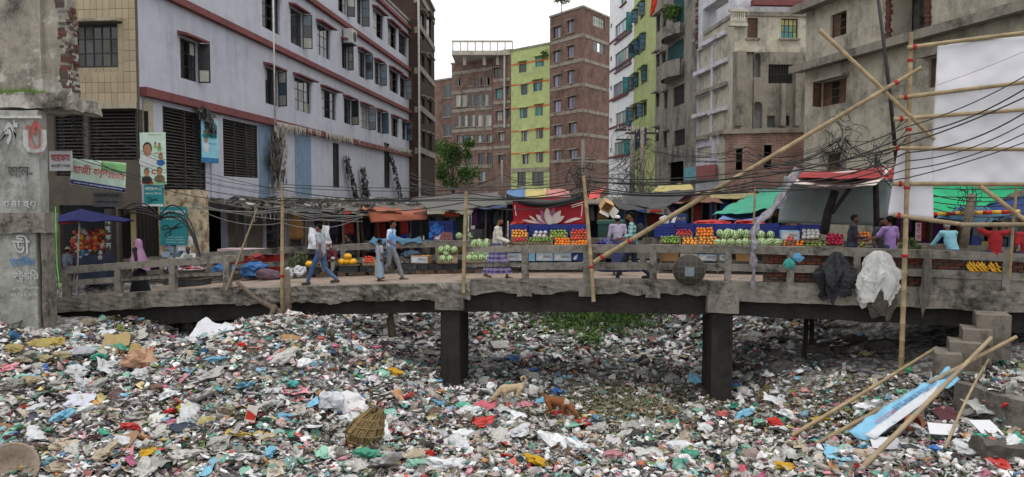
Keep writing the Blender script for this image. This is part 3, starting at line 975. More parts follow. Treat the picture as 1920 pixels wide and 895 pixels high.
# ---------------------------------------------------------------- tan tiled end of the same block
TANM = M('tan_tile', 'a3957c', 0.55, 0.12, 2.0, 0.1, rnd=0.10, dirt=0.35, dcol=(0.16, 0.13, 0.10))
TANW = wallmat('tan_grout', (0.10, 0.085, 0.07), streak=0.2, blotch=0.3)
dl = 3.85
tan = Fac('tiled_end_wall', 'end wall of the block faced with tan square tiles, one steel window', 60, 27.2, 262.2, 26.8, 2.3, 19.6, 0.15, TANW, 'wall')
zt0 = tan.sz(258, 196)[1]
sL, sR, wz0, wz1 = tan.rect(137, 46, 218, 126)
w = tan.window(137, 46, 218, 126, 'cas', [GLASS, M('dusty_pane', (0.09, 0.09, 0.08), 0.35, 0.3, 3, 0, rnd=0.4)], FRAME, 5, 3, CREAM, None, 0)
tile_w, tile_h = 0.225, 0.345
tme = MB().box(0.006, tile_w - 0.006, -0.014, 0.02, 0.006, tile_h - 0.006).mesh('tile', TANM)
ix0 = int(tan.sz(112, 100)[0] / tile_w)
nzt = 0
for i in range(ix0, int(tan.W / tile_w)):
 for k in range(0, 14):
  x = tan.W - tile_w * (i - ix0 + 1) if True else 0
  z = zt0 + 0.05 + k * tile_h
  if x < 0: continue
  if x + tile_w > sL - 0.02 and x < sR + 0.02 and z + tile_h > wz0 - 0.02 and z < wz1 + 0.1: continue
  o = bpy.data.objects.new('tile', tme); o.location = (x, 0, z)
  o.rotation_euler = (random.gauss(0, 0.004), 0, random.gauss(0, 0.004))
  put(o, tan.root); nzt += 1
# cut tiles round the window
for (a, b, c, e) in ((sL - 0.2, sL - 0.02, wz0 - 0.3, wz1), (sR + 0.02, sR + 0.2, wz0 - 0.3, wz1), (sL - 0.02, sR + 0.02, wz0 - 0.3, wz0 - 0.02)):
 n = max(1, int((e - c) / 0.345)); m_ = max(1, int((b - a) / 0.225))
 for i in range(m_):
  for k in range(n):
   MB().box(a + (b - a) * i / m_ + 0.005, a + (b - a) * (i + 1) / m_ - 0.005, -0.011, 0.015, c + (e - c) * k / n + 0.005, c + (e - c) * (k + 1) / n - 0.005).build('tile', TANM, tan.root)
tan.box('floor_edge', CREAM, 0, tan.W - 0.02, -0.16, 0.004, zt0 - 0.14, zt0 + 0.045)
grille(tan, 160, 206, 285 if False else 256, 300)
grille(tan, 96, 215, 150, 330)
tan.holes.append((tan.sz(100, 0)[0], tan.sz(206, 0)[0], 0.03, tan.sz(150, 385)[1]))
tan.holes.append((tan.sz(212, 0)[0], tan.sz(254, 0)[0], 0.03, tan.sz(230, 392)[1]))
tan.finish(0.2, roof=False)
# back walls inside the two ground floor openings
s0, s1 = tan.sz(212, 0)[0], tan.sz(254, 0)[0]
tan.box('stair_hall_wall', M('hall_cream', 'b5a67e', 0.8, 0.1, 2, 0.1, dirt=0.3), s0 - 0.3, s1 + 0.3, 1.2, 1.25, 0, 3.0)
MB().bar((s0, 1.1, 0.6), (s1, 1.1, 1.6), 0.06, 0.08).build('stair_rail', M('stair_wood', '7a5a38', 0.6), tan.root)
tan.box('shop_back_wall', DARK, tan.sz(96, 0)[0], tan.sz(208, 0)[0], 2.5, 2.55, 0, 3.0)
# black folding gate and bill-covered pier beside it (in front of the lavender corner)
MB().box(0, 0.1, 0, 0.1, 0, 0.1)
fg = thing('folding_gate', 'black folding metal gate between the stair hall and the teal poster wall', 'gate', at(255, 520, 26.8) * 1.0)
a = at(256, 400, 26.75); b = at(297, 400, 26.6)
n = 12
for i in range(n):
 p = a.lerp(b, i / n); q = a.lerp(b, (i + 1) / n)
 mb = MB(); y = 0.04 * (1 if i % 2 else -1)
 mb.hexa([Vector((p.x, p.y + y, 2.3)) - fg.location, Vector((q.x, q.y - y, 2.3)) - fg.location, Vector((p.x, p.y + y + 0.02, 2.3)) - fg.location, Vector((q.x, q.y - y + 0.02, 2.3)) - fg.location,
             Vector((p.x, p.y + y, 4.75)) - fg.location, Vector((q.x, q.y - y, 4.75)) - fg.location, Vector((p.x, p.y + y + 0.02, 4.75)) - fg.location, Vector((q.x, q.y - y + 0.02, 4.75)) - fg.location])
 mb.build('gate_fold', M('gate_black', (0.03, 0.026, 0.024), 0.5, 0.3, 5), fg)
pw = thing('poster_pier', 'peeling plaster pier between gate and shops, pasted with torn bills', 'wall', at(298, 520, 26.4))
a = at(298, 400, 26.4); b = at(371, 400, 26.1)
L = (b - a).length; ang = math.atan2(b.y - a.y, b.x - a.x)
pw.location = (a.x, a.y, 2.25); pw.rotation_euler = (0, 0, ang)
MB().rbox(0, L, 0, 0.6, 0, 3.05, 0.25, 0.015, seed=3).build('plaster', wallmat('peeling_cream', 'b6a98f', streak=0.5, blotch=0.6, bscale=1.6, col2='6b4a34', c2amt=0.7), pw)
billm = [M('paper_bill_%d' % i, c, 0.85, 0.25, 12, rnd=0.2) for i, c in enumerate(['c9ccd2', '8fa3b8', 'b9b4a4', '5a6b80'])]
for i in range(46):
 x, z = random.uniform(0.05, L - 0.35), random.uniform(0.2, 1.25)
 M4 = Matrix.Translation((x, -0.03 - 0.001 * i, z)) @ Matrix.Rotation(random.gauss(0, 0.1), 4, 'Y')
 MB().box(0, random.uniform(0.12, 0.3), 0, 0.0008, 0, random.uniform(0.1, 0.3), M4).build('paper_bill', random.choice(billm), pw)

# ---------------------------------------------------------------- ruined concrete block and pylon on the far left
OLD = wallmat('mouldy_concrete', '918b80', streak=0.9, blotch=1.0, bscale=0.42, sscale=1.1, bump=0.6, dirt=(0.022, 0.02, 0.018), col2='c4c2bb', c2amt=0.6)
OLDP = wallmat('pylon_plaster', '8b8b85', streak=0.6, blotch=0.5, bscale=0.9, sscale=1.6, bump=0.35, dirt=(0.05, 0.048, 0.042), col2='a8a9a6', c2amt=0.5)
ru = thing('ruined_wall', 'mould blackened concrete wall broken off along a ragged brick edge', 'wall', (at(0, 150, 22.5).x, 22.5, 0))
o = ru.location
a = at(-60, 180, 22.6); b = at(138, 180, 22.2)
mb = MB()
mb.rbox(a.x - o.x, at(124, 100, 22.3).x - o.x, 22.4 - o.y, 22.9 - o.y, at(0, 182, 22.5).z, 13.5, 0.3, 0.05, seed=5)
mb.build('concrete_mass', OLD, ru)
bkm = [M('ragged_brick_%d' % i, c, 0.9, 0.3, 10, rnd=0.25, dirt=0.7) for i, c in enumerate(['5e3a32', '4e423c', '7d7a74'])]
rb = MB().rbox(-0.12, 0.12, -0.06, 0.06, -0.037, 0.037, 0.12, 0.008, 8).mesh('brick', bkm[0])
z = at(0, 180, 22.5).z
k = 0
while z < 10.8:
 xe = at(126 + 8 * noise.noise(Vector((z * 1.1, 0, 3))) + 7 * noise.noise(Vector((z * 3.1, 2, 3))), 100, 22.4).x
 for j in range(4):
  br = inst('brick', rb, (xe - o.x - 0.1 + 0.06 * random.random() - 0.02 * (k % 2), 22.45 - o.y + j * 0.13, z), (0, 0, random.gauss(0, 0.1)), 1.0, ru, mat=random.choice(bkm))
 z += 0.079; k += 1
mb = MB()                                  # plaster pilaster standing proud
mb.rbox(at(58, 90, 22.3).x - o.x, at(80, 90, 22.3).x - o.x, -0.28, 0.1, at(0, 178, 22.5).z, 13.5, 0.3, 0.02, seed=8)
mb.build('pilaster', OLD, ru)
mb = MB()
mb.rbox(at(-60, 185, 21.5).x - o.x, at(139, 185, 21.5).x - o.x, 20.9 - o.y, 22.9 - o.y, at(0, 205, 21.3).z, at(0, 178, 21.3).z, 0.16, 0.07, freq=3, seed=1)
mb.build('ledge', OLD, ru)
pyl = thing('painted_pylon', 'grey concrete pylon at the bridge end covered with faded painted lettering', 'pylon', (at(50, 600, 20.9).x, 20.9, 0))
o = pyl.location
def pylon_box(name, x0, x1, y0, y1, Y, dep, amp=0.015, mat=None, seed=0):
 a = at(x0, y0, Y); b = at(x1, y1, Y)
 mb = MB(); mb.rbox(a.x - o.x, b.x - o.x, Y - o.y, Y + dep - o.y, b.z, a.z, 0.2, amp, seed=seed)
 return mb.build(name, mat or OLDP, pyl)
pylon_box('upper_shaft', -60, 77, 207, 432, 20.9, 0.4, seed=1)
pylon_box('ledge', -60, 84, 400, 438, 20.78, 0.6, 0.045, CONC, seed=2)
pylon_box('lower_shaft', -60, 75, 430, 720, 20.9, 0.4, seed=3)
pylon_box('side_column', 75.5, 94, 430, 720, 20.96, 0.42, 0.03, CONC, seed=5)
pylon_box('top_bar', -60, 76, 217, 222, 20.8, 0.08, 0.004, FRAME_W, seed=4)
# faded painted lettering on the pylon
PWHITE = wallmat('faded_white_paint', 'adafad', streak=0.6, blotch=0.8, bscale=3.0, dirt=hx('8b8b85'))
PRED = wallmat('faded_red_paint', '9a4c4a', streak=0.5, blotch=0.7, bscale=3.0, dirt=hx('8b8b85'))
PBLU = wallmat('faded_blue_paint', '3f6f9c', streak=0.4, blotch=0.5, bscale=3.0, dirt=hx('8b8b85'))
PGRY = wallmat('faded_grey_paint', '4c4a46', streak=0.4, blotch=0.5, bscale=3.0, dirt=hx('8b8b85'))
def letters(parent, s, p, h, mat, rz=0.0, width=None, bold=0.0, off=0.0, name='lettering', th=0.004):
 """lettering standing on a vertical face at world point p (centre)"""
 vs, fs, w = text_mesh(s, h, bold)
 k = (width / w) if width else 1.0
 mb = MB()
 vs = [Vector((v.x * k, 0, v.z)) for v in vs]
 mb.add(vs, fs)
 ob = mb.build(name, mat, None)
 ob.rotation_euler = (0, 0, rz)
 ob.location = Vector(p) + Matrix.Rotation(rz, 3, 'Z') @ Vector((0, -off, 0))
 if parent is not None:
  pm = Matrix.Translation(parent.location) @ parent.rotation_euler.to_matrix().to_4x4()
  ob.parent = parent
  ob.matrix_parent_inverse = pm.inverted()
 return ob
for (s, px, py, hp, mat, wp) in (('৩', 66, 258, 62, PRED, 34), ('U', 66, 266, 44, PWHITE, 44), ('গ', 14, 255, 60, PWHITE, 40), ('আল-', 38, 322, 22, PGRY, 46),
        ('করা হয়', 36, 384, 16, PWHITE, 66), ('ডী', 40, 458, 36, PWHITE, 32), ('ডািজ', 42, 490, 18, PBLU, 48), ('স্টুডিও', 48, 518, 24, PWHITE, 48),
        ('এখােন সকল', 48, 540, 8, PWHITE, 50), ('০১৭১২ ৪৫৬', 46, 553, 7, PWHITE, 50)):
 p = at(px, py, 20.87)
 letters(pyl, s, p, hp / F * 20.87, mat, 0, wp / F * 20.87, 0.02, 0.012)
# grass on the ledge
gm = M('moss_green', (0.10, 0.16, 0.03), 0.9, 0.4, 8)
mb = MB()
for i in range(1600):
 x = at(random.uniform(-20, 78), 180, 21.2).x; y = random.uniform(20.85, 22.2)
 h = random.uniform(0.1, 0.26); z = at(0, 179, 21.2).z - 0.02
 dx, dy = random.gauss(0, 0.03), random.gauss(0, 0.03)
 mb.add([(x, y, z), (x + 0.015, y, z), (x + dx, y + dy, z + h)], [(0, 1, 2)])
mb.build('grass', gm, None, 'bright green grass growing on the broken ledge of the ruined wall', 'grass', None, 'stuff')

# ---------------------------------------------------------------- dark brick tower beside the lavender building
BRD = brickmat('sooty_brick', '4a3029', '33241f', '4c443d', streak=0.6, blotch=0.5)
tw = Fac('dark_brick_tower', 'soot dark narrow brick tower at the end of the lavender building', 768.5, 67.2, 787, 67.0, 2.0, 23.0, 0.5, BRD)
tw.finish()
tw2 = Fac('sooty_brick_house', 'weathered side of the dark brick tower with balconies and hanging grime', 787.4, 67.0, 816, 78.0, 2.0, 23.0, 2.5, BRD)
for y in (-40, 40, 118, 198, 262):
 tw2.window(789, y - 14, 795, y + 34, 'cas', GLASS, FRAME, 1, 2, CEM)
 tw2.window(800, y - 10, 808, y + 32, 'cas', GLASS, FRAME, 2, 2, CEM)
tw2.finish()
for y in (0, 57, 133, 206, 283):
 for f, x in ((tw, 770), (tw2, 792)):
  z = f.sz(x, y)[1]
  if z < f.H: f.box('floor_band', CEM, 0.004, f.W - 0.004, -0.08, 0.004, z - 0.25, z + 0.25)
MB().tube([(0, 0, 0), (0, 0, 20)], 0.09, 8).build('drain_pipe', FRAME_W, None, 'long pale drain pipe running down the dark brick tower', 'pipe', loc=at(786.5, 330, 66.7) - Vector((0, 0, 3)))

# ---------------------------------------------------------------- far buildings across the canal
BRR = brickmat('red_brick', '7d5449', '66433a', '857a70', streak=0.35, blotch=0.3)
BRP = brickmat('pink_brick', '7d5a51', '66483f', '857a70', streak=0.35, blotch=0.3)
far = Fac('far_brick_house', 'small distant brick house behind the leafy tree', 812, 125, 849, 122, 2, at(835, 150, 123).z, 12, BRP)
for y in (160, 196, 232):
 far.window(830, y, 848, y + 24, 'cas', GLASS, FRAME_W, 2, 1, None, CEM)
far.finish()
# unfinished brick building with a roof canopy
un = Fac('unfinished_brick_building', 'unfinished brick apartment block with open frame canopy on its roof', 848, 113, 924, 108, 2, at(905, 112, 109).z, 14, BRP)
for (y0, y1, xs) in ((145, 161, ((854, 862), (883, 889), (895, 903), (907, 917))), (177, 199, ((853, 863), (865, 875), (880, 890), (894, 905), (908, 920))),
                     (215, 237, ((854, 863), (865, 876), (880, 890), (895, 905), (909, 921))), (253, 267, ((856, 864), (867, 877), (880, 891), (895, 907), (912, 922))),
                     (287, 309, ((871, 885), (896, 908), (913, 923))), (322, 340, ((872, 884), (897, 909)))):
 for (a, b) in xs:
  un.window(a, y0 + (900 - a) * 0.03, b, y1 + (900 - a) * 0.03, 'open' if y0 == 145 else 'cas', GLASS if y0 in (145, 287) else [GLASS_P, GLASS_P, GLASS, GLASS_B], FRAME_W if y0 < 250 else FRAME, 2, 1, None, CEM)
un.finish()
for y in (133, 170, 205, 243, 279, 312):
 un.band('floor_band', CEM, 848, y + 4, 923, y - 3, 0.45, 0.06)
un2 = Fac('brick_stair_wing', 'narrow brick wing with white pipes beside the lime green building', 924.4, 107.8, 958, 106, 2, at(940, 98, 107).z, 14, BRP)
for (a, y0, b, y1, g) in ((930, 167, 940, 185, GLASS_T), (931, 209, 941, 227, GLASS_P), (936, 249, 945, 265, GLASS_P), (935, 291, 945, 307, GLASS), (947, 163, 953, 177, GLASS_B), (926, 128, 937, 145, GLASS), (947, 205, 954, 221, GLASS_B)):
 un2.window(a, y0, b, y1, 'cas', g, FRAME_T if g is GLASS_T else FRAME, 2, 1, CEM)
un2.finish()
for y in (150, 192, 236, 276):
 un2.band('floor_band', CEM, 925, y + 1, 957, y - 1, 0.4, 0.06)
MB().tube([(0, 0, 0), (0, 0, 10.3)], 0.13, 8).build('drain_pipe', FRAME_W, None, 'white drain pipe down the brick stair wing beside the green building', 'pipe', loc=at(946, 240, 106.3))
# roof canopy
cn = thing('roof_canopy', 'bare concrete canopy with railing standing on columns above the unfinished block', 'canopy', at(880, 112, 110))
o = cn.location
PALEC = wallmat('pale_concrete', 'aca59a', streak=0.3, blotch=0.3)
def cbox(name, x0, y0, x1, y1, Y0, Y1):
 a = at(x0, y0, Y0); b = at(x1, y1, Y0)
 MB().box(a.x - o.x, b.x - o.x, Y0 - o.y, Y1 - o.y, b.z - o.z, a.z - o.z).build(name, PALEC, cn)
cbox('slab', 847, 95, 960, 103, 106, 118)
for x in (868, 884, 905, 930):
 cbox('column', x, 103, x + 6, 122, 107 if x != 884 else 113, 107.5 if x != 884 else 113.5)
for x in range(848, 962, 14):
 cbox('rail_post', x, 78, x + 2, 95, 106, 106.2)
cbox('handrail', 847, 76, 961, 79, 105.97, 106.23)
# lime green building
LIME = wallmat('lime_paint', 'a9b37a', streak=0.45, blotch=0.3, bscale=0.3, dirt=(0.16, 0.18, 0.10))
gr = Fac('lime_green_building', 'lime green apartment block with orange floor lines between two brick blocks', 958.3, 105.5, 1030, 100.5, 2, at(995, 90, 103).z, 14, LIME)
gw = [(973, 116, 987, 136), (1004, 106, 1020, 125), (977, 159, 989, 178), (1000, 150, 1017, 171), (975, 203, 989, 222), (1004, 196, 1018, 217), (978, 246, 990, 265), (1006, 241, 1019, 260), (980, 290, 991, 308), (1006, 286, 1019, 305)]
for i, (a, y0, b, y1) in enumerate(gw):
 gr.window(a, y0, b, y1, 'cas', [GLASS_T, GLASS] if i < 6 else [GLASS, GLASS_P], FRAME_T if i < 6 else FRAME, 3, 1, LIME)
for y in (335,):
 gr.window(970, y - 12, 986, y + 14, 'cas', GLASS, FRAME, 2, 1); gr.window(998, y - 12, 1020, y + 14, 'cas', GLASS, FRAME, 2, 1)
gr.finish()
ORG = M('orange_line', 'b0653a', 0.8)
for ya, yb in ((126, 107), (165, 146), (209, 192), (251, 237), (291, 283)):
 gr.band('floor_line', ORG, 958, ya, 1030, yb, 0.2, 0.03)
gr.band('floor_band', CEM, 958, 322, 1030, 315, 0.5, 0.12)
# tall red brick building with a corner towards us
tb = Fac('tall_brick_building', 'tall red brick block with a plant on its roof, windows in two columns', 1030.3, 100.5, 1091, 95, 2, at(1091, 14, 95).z, 0.3, BRR)
for (a, y0, b, y1) in ((1038, 51, 1051, 72), (1065, 39, 1076, 61), (1039, 96, 1051, 117), (1065, 87, 1076, 108), (1039, 142, 1052, 163), (1065, 133, 1077, 156), (1040, 189, 1052, 210), (1066, 182, 1079, 203), (1041, 236, 1053, 257), (1068, 231, 1081, 253), (1042, 283, 1053, 304), (1070, 281, 1083, 300)):
 tb.window(a, y0, b, y1, 'cas', [GLASS_V, GLASS_V, GLASS], FRAME, 2, 1, CEM, CEM)
tb.finish()
tb2 = Fac('corner_brick_house', 'broad side of the tall red brick block with two barred openings high up', 1091.3, 95, 1141, 101, 2, at(1091, 14, 95).z, 0.15, BRR)
tb2.window(1112, 32, 1134, 52, 'cas', [GLASS, GLASS_P], FRAME, 5, 2)
tb2.window(1113, 81, 1135, 100, 'open', GLASS, FRAME_W, 5, 2)
tb2.finish()
for y in (66, 112, 158, 207, 252, 300):
 z = tb.sz(1091, y)[1]
 for f in (tb, tb2):
  f.box('floor_band', CEM, 0.004, f.W - 0.004, -0.06, 0.004, z - 0.2, z + 0.2)

# right bank, going away: grey balconied, lime strip, white with teal windows
WHT = wallmat('white_paint', 'dfe1e3', streak=0.35, blotch=0.12, bscale=0.3, dirt=(0.2, 0.2, 0.2), mold=0.15)
wh = Fac('white_building', 'white apartment block with teal window bands and brown sills', 1141, 80, 1186, 71, 2, 26, 10, WHT)
for (a, y0, b, y1) in ((1164, -18, 1175, 8), (1154, 36, 1185, 70), (1154, 91, 1185, 127), (1151, 152, 1179, 182), (1156, 207, 1185, 239), (1154, 264, 1183, 293)):
 wh.window(a, y0, b, y1, 'cas', [GLASS_T, GLASS_T, GLASS_V, GLASS_P], FRAME_T, 5, 1, None, REDTRIM, random.choice([0, 1]), GLASS_T)
for y in (48, 110, 165, 225, 282):
 wh.window(1145, y - 4, 1148, y + 5, 'hole', DARK, FRAME, 1, 1)
wh.finish()
for y in (48, 103, 160, 215, 272):
 wh.band('floor_line', REDTRIM, 1141, y + 27, 1186, y + 12, 0.16, 0.1)
lm = Fac('lime_strip_building', 'narrow lime green building with blue shuttered windows beside the white block', 1186.4, 71, 1227, 62, 2, 26, 10, LIME)
for (a, y0, b, y1) in ((1188, 23, 1196, 47), (1200, 8, 1209, 34), (1189, 78, 1198, 104), (1200, 68, 1211, 97), (1203, 127, 1214, 156), (1189, 140, 1198, 165), (1207, 190, 1214, 217), (1189, 197, 1200, 224), (1188, 249, 1198, 281), (1203, 243, 1214, 274)):
 lm.window(a, y0, b, y1, 'cas', [GLASS_B, GLASS], FRAME, 2, 2, LIME, None, random.choice([-1, 1, 2]), [GLASS_B, M('blue_leaf', '4a6a86', 0.5, rnd=0.2)])
lm.finish()
GRY = wallmat('grey_render', '8a857b', streak=0.9, blotch=0.85, bscale=0.45, sscale=0.9, dirt=(0.035, 0.033, 0.03), col2='6d6a63', c2amt=0.5)
gb = Fac('grey_balcony_building', 'stained grey block with a bowed balcony and iron grilles', 1227.4, 61.8, 1303, 52, 2, 20.5, 9, GRY)
for (a, y0, b, y1, st) in ((1253, 80, 1283, 118, 'bars'), (1264, 160, 1285, 197, 'bars'), (1266, 243, 1287, 273, 'bars'), (1247, 173, 1253, 203, 'cas'), (1247, 247, 1256, 277, 'cas'), (1243, 100, 1249, 127, 'cas'), (1231, 99, 1238, 125, 'cas'), (1262, -10, 1283, 50, 'bars'),
      (1230, 30, 1238, 60, 'cas'), (1230, 175, 1238, 200, 'cas'), (1230, 240, 1238, 265, 'cas'), (1243, 20, 1250, 55, 'cas')):
 gb.window(a, y0, b, y1, st, GLASS, FRAME_T if st == 'bars' and y0 < 160 else FRAME, 3 if st == 'bars' else 2, 3, CEM if st == 'cas' else None)
gb.holes.append((gb.sz(1256, 0)[0], gb.sz(1285, 0)[0], 0.05, gb.sz(1270, 303)[1]))
gb.finish()
for (y, ybase) in ((118, 148), (52, 72)):
 s0, s1, z0, z1 = gb.rect(1252, y, 1285, ybase)
 mb = MB(); n = 10
 vs, fs = [], []
 for i in range(n + 1):
  t = i / n; s = s0 + (s1 - s0) * t; d = -0.9 * math.sin(math.pi * (0.12 + 0.76 * t))
  vs += [(s, d, z0), (s, d, z1), (s, d + 0.15, z1), (s, d + 0.15, z0)]
 for i in range(n):
  for k in range(4):
   fs.append((i * 4 + k, i * 4 + (k + 1) % 4, i * 4 + 4 + (k + 1) % 4, i * 4 + 4 + k))
 mb.add(vs, fs)
 mb.add([(s0, 0, z0), (s1, 0, z0)] + [vs[i * 4] for i in range(n, -1, -1)], [tuple(range(n + 3))])
 mb.build('balcony', GRY, gb.root)
SIGNT = M('sign_teal', '5f9aa0', 0.7, 0.2, 4, dirt=0.3); SIGNR = M('sign_red', '8d5350', 0.7, 0.2, 4, dirt=0.3)
# half demolished block: rooms cut open
PALE = wallmat('pale_room_paint', 'c4c4ca', streak=0.45, blotch=0.35, bscale=0.7, dirt=(0.14, 0.13, 0.12))
ct = Fac('half_demolished_block', 'half demolished building with cut open pale rooms and broken floor edges', 1303.4, 51.5, 1372, 45.5, 2, 18.6, 8, PALE)
cells = [(1306, 90, 1334, 131), (1306, 134, 1334, 170), (1338, 77, 1369, 115), (1338, 119, 1369, 158), (1306, 178, 1334, 211), (1306, 215, 1334, 255), (1338, 168, 1369, 203), (1338, 207, 1369, 246), (1318, 2, 1366, 70), (1310, 275, 1337, 297), (1345, 270, 1360, 292)]
SKYB = wallmat('sky_blue_room', 'a9c9d4', streak=0.25, blotch=0.2, dirt=(0.2, 0.2, 0.2))
for i, (a, y0, b, y1) in enumerate(cells):
 s0, s1, z0, z1 = ct.rect(a, y0, b, y1)
 ct.holes.append((s0, s1, z0, z1))
 if i < 9:
  ct.box('room_back_wall', SKYB if i == 8 else PALE, s0 - 0.1, s1 + 0.1, 0.9 if i != 8 else 2.0, 1.0 if i != 8 else 2.1, z0 - 0.1, z1 + 0.1)
  mb = MB()
  for k in range(14):
   x = s0 + (s1 - s0) * k / 14
   h = 0.10 + 0.09 * noise.noise(Vector((x * 2, i, 0)))
   mb.hexa([(x, -0.14 - h, z0 - 0.12 - h), (x + (s1 - s0) / 14, -0.14 - h, z0 - 0.12 - h), (x, 0.9, z0 - 0.1), (x + (s1 - s0) / 14, 0.9, z0 - 0.1),
                     (x, -0.14 - h, z0 + 0.01), (x + (s1 - s0) / 14, -0.14 - h, z0 + 0.01), (x, 0.9, z0 + 0.012), (x + (s1 - s0) / 14, 0.9, z0 + 0.012)])
  mb.build('broken_floor_edge', CEM if i in (1, 3, 5, 7) else PALE, ct.root)
ct.finish(0.9, roof=False)
s0, s1, z0, z1 = ct.rect(1293, 311, 1352, 336)
ct.box('shop_sign', SIGNT, s0, s0 + (s1 - s0) * 0.42, -0.25, -0.1, z0, z1)
ct.box('shop_sign', SIGNR, s0 + (s1 - s0) * 0.42, s1, -0.25, -0.1, z0, z1)
CRM = wallmat('cream_render', 'b5af9f', streak=0.7, blotch=0.5, bscale=0.5, dirt=(0.08, 0.075, 0.065))
cr = Fac('cream_house', 'cream upper house with brown shuttered and coloured glass windows above a bare concrete storey', 1372.4, 45.2, 1506, 45.5, 2, 15.2, 8, CRM)
cr.window(1402, 33, 1422, 72, 'cas', WOODB, WOODB, 2, 3, None, CEM)
cr.window(1465, 34, 1497, 72, 'cas', [GLASS_T, M('green_pane', (0.22, 0.30, 0.12), 0.3, rnd=0.3), M('yellow_pane', (0.4, 0.36, 0.14), 0.3, rnd=0.3)], FRAME, 4, 3, None, CEM)
BARE = wallmat('bare_cement', '878176', streak=0.8, blotch=0.7, bscale=0.8, dirt=(0.04, 0.038, 0.034))
lo = Fac('bare_cement_storey', 'bare stained cement storey with arched openings under the cream house', 1410, 44.9, 1506, 45.1, 2, at(1450, 98, 45).z, 0.12, BARE)
lo.window(1443, 121, 1489, 157, 'bars', DARK, FRAME, 4, 2)
cr.holes.append(cr.rect(1440, 118, 1492, 160))
for (a, y0, b, y1) in ((1416, 105, 1428, 145), (1416, 196, 1433, 241), (1442, 217, 1457, 239), (1470, 217, 1484, 236)):
 cr.holes.append(cr.rect(a - 1, y0 - 5, b + 1, y1 + 1))
 s = lo.rect(a, y0 - (5 if y0 < 200 else 0), b, y1); lo.holes.append(s)
 if b - a < 18 and y0 < 200:                 # arched head: two spandrels set in the opening
  c = (s[0] + s[1]) / 2; r_ = (s[1] - s[0]) / 2
  mb = MB()
  for sg in (-1, 1):
   pts = [(c + sg * r_ * math.cos(math.pi / 2 * k / 8), s[3] - r_ + r_ * math.sin(math.pi / 2 * k / 8)) for k in range(9)]
   f = [(c + sg * r_, s[3])] + pts
   n_ = len(f)
   mb.add([(x, 0.02, z) for x, z in f] + [(x, 0.2, z) for x, z in f], [tuple(range(n_)), tuple(range(2 * n_ - 1, n_ - 1, -1))] + [(k, (k + 1) % n_, n_ + (k + 1) % n_, n_ + k) for k in range(n_)])
  mb.build('arch_head', BARE, lo.root)
cr.finish(0.3)
lo.finish(0.3, roof=False)
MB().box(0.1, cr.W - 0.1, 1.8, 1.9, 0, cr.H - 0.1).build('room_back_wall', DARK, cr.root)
zc = cr.sz(1450, 95)[1]
cr.box('cornice', CRM, -0.1, cr.W, -0.35, 0.005, zc - 0.15, zc + 0.15)
cr.box('cornice', REDTRIM, 0.9, cr.W, -0.4, 0.005, cr.sz(1450, 6)[1] - 0.2, cr.sz(1450, 6)[1] + 0.1)
for (a, b, y0) in ((1458, 1467, 160), (1485, 1495, 124), (1376, 1392, 100)):
 s0, s1, z0, z1 = cr.rect(a, y0, b, 238)
 cr.box('column', BARE, s0, s1, -0.75, -0.42 if a > 1400 else 0.004, z0, z1)
s0, s1, z0, z1 = cr.rect(1368, 24, 1396, 46)
for i in range(7):
 s = s0 + (s1 - s0) * (i + 0.5) / 7
 MB().tube([(s, -0.2, z0 - 0.003), (s, -0.2, z0 + (z1 - z0) * 0.3), (s, -0.2, z0 + (z1 - z0) * 0.6), (s, -0.2, z1)], [0.05, 0.075, 0.04, 0.06], 8).build('baluster', CRM, cr.root)
cr.box('balustrade_rail', CRM, s0 - 0.1, s1 + 0.1, -0.3, -0.1, z1 - 0.003, z1 + 0.12)
cr.box('balustrade_base', CRM, s0 - 0.1, s1 + 0.1, -0.32, 0.003, z0 - 0.15, z0)
# low red brick shop building
lb = Fac('low_brick_building', 'low bare brick building with two narrow dark openings before the cream house', 1358, 40, 1506, 39, 2, at(1430, 250, 39.5).z, 5, brickmat('low_red_brick', '94665a', '7d5146', 'a09589', streak=0.45, blotch=0.5))
for (a, y0, b, y1) in ((1384, 278, 1396, 319), (1437, 272, 1451, 317)):
 s = lb.rect(a, y0, b, y1); lb.holes.append(s)
 lb.box('lintel', CEM, s[0] - 0.15, s[1] + 0.1, -0.03, 0.004, s[3], s[3] + 0.1)
lb.finish(0.25)
# big grey building on the right
GRB = wallmat('grey_cement_render', 'b0a999', streak=0.8, blotch=0.7, bscale=0.4, sscale=0.7, dirt=(0.06, 0.057, 0.05), bump=0.3)
rg = Fac('grey_cement_building', 'large grey cement building with projecting ledges and wooden shutters behind the white sheets', 1505, 36, 1975, 23.5, 2.4, 14.5, 9, GRB)
rg.window(1558, 24, 1588, 68, 'open', WOODB, WOODB, 2, 3, None, None, 0)
rg.window(1543, 150, 1590, 196, 'open', WOODB, WOODB, 3, 3, CEM, None, -1, WOODB)
rg.window(1745, 108, 1768, 163, 'cas', WOODB, WOODB, 2, 3, CEM)
rg.window(1556, 286, 1581, 322, 'cas', WOODB, WOODB, 2, 2, CEM)
s = rg.rect(1672, -40, 1745, 74); rg.holes.append(s)
rg.box('room_back_wall', wallmat('dark_plaster', '5e5c58', streak=0.9, blotch=0.9, bscale=0.8, dirt=(0.012, 0.012, 0.012)), s[0] - 0.2, s[1] + 0.2, 1.0, 1.1, s[2] - 0.2, s[3] + 0.2)  # plaster darkened with near-black streaks and blotches
rg.finish(0.9)
for (x, y) in ((1500, 132), (1505, 20)):
 z = rg.sz(x + 5, y)[1]
 rg.box('ledge', BARE, -0.35, rg.W, -0.55, 0.005, z - 0.12, z + 0.12)
 rg.box('ledge_edge', BARE, -0.35, rg.W, -0.62, -0.553, z - 0.16, z + 0.16)
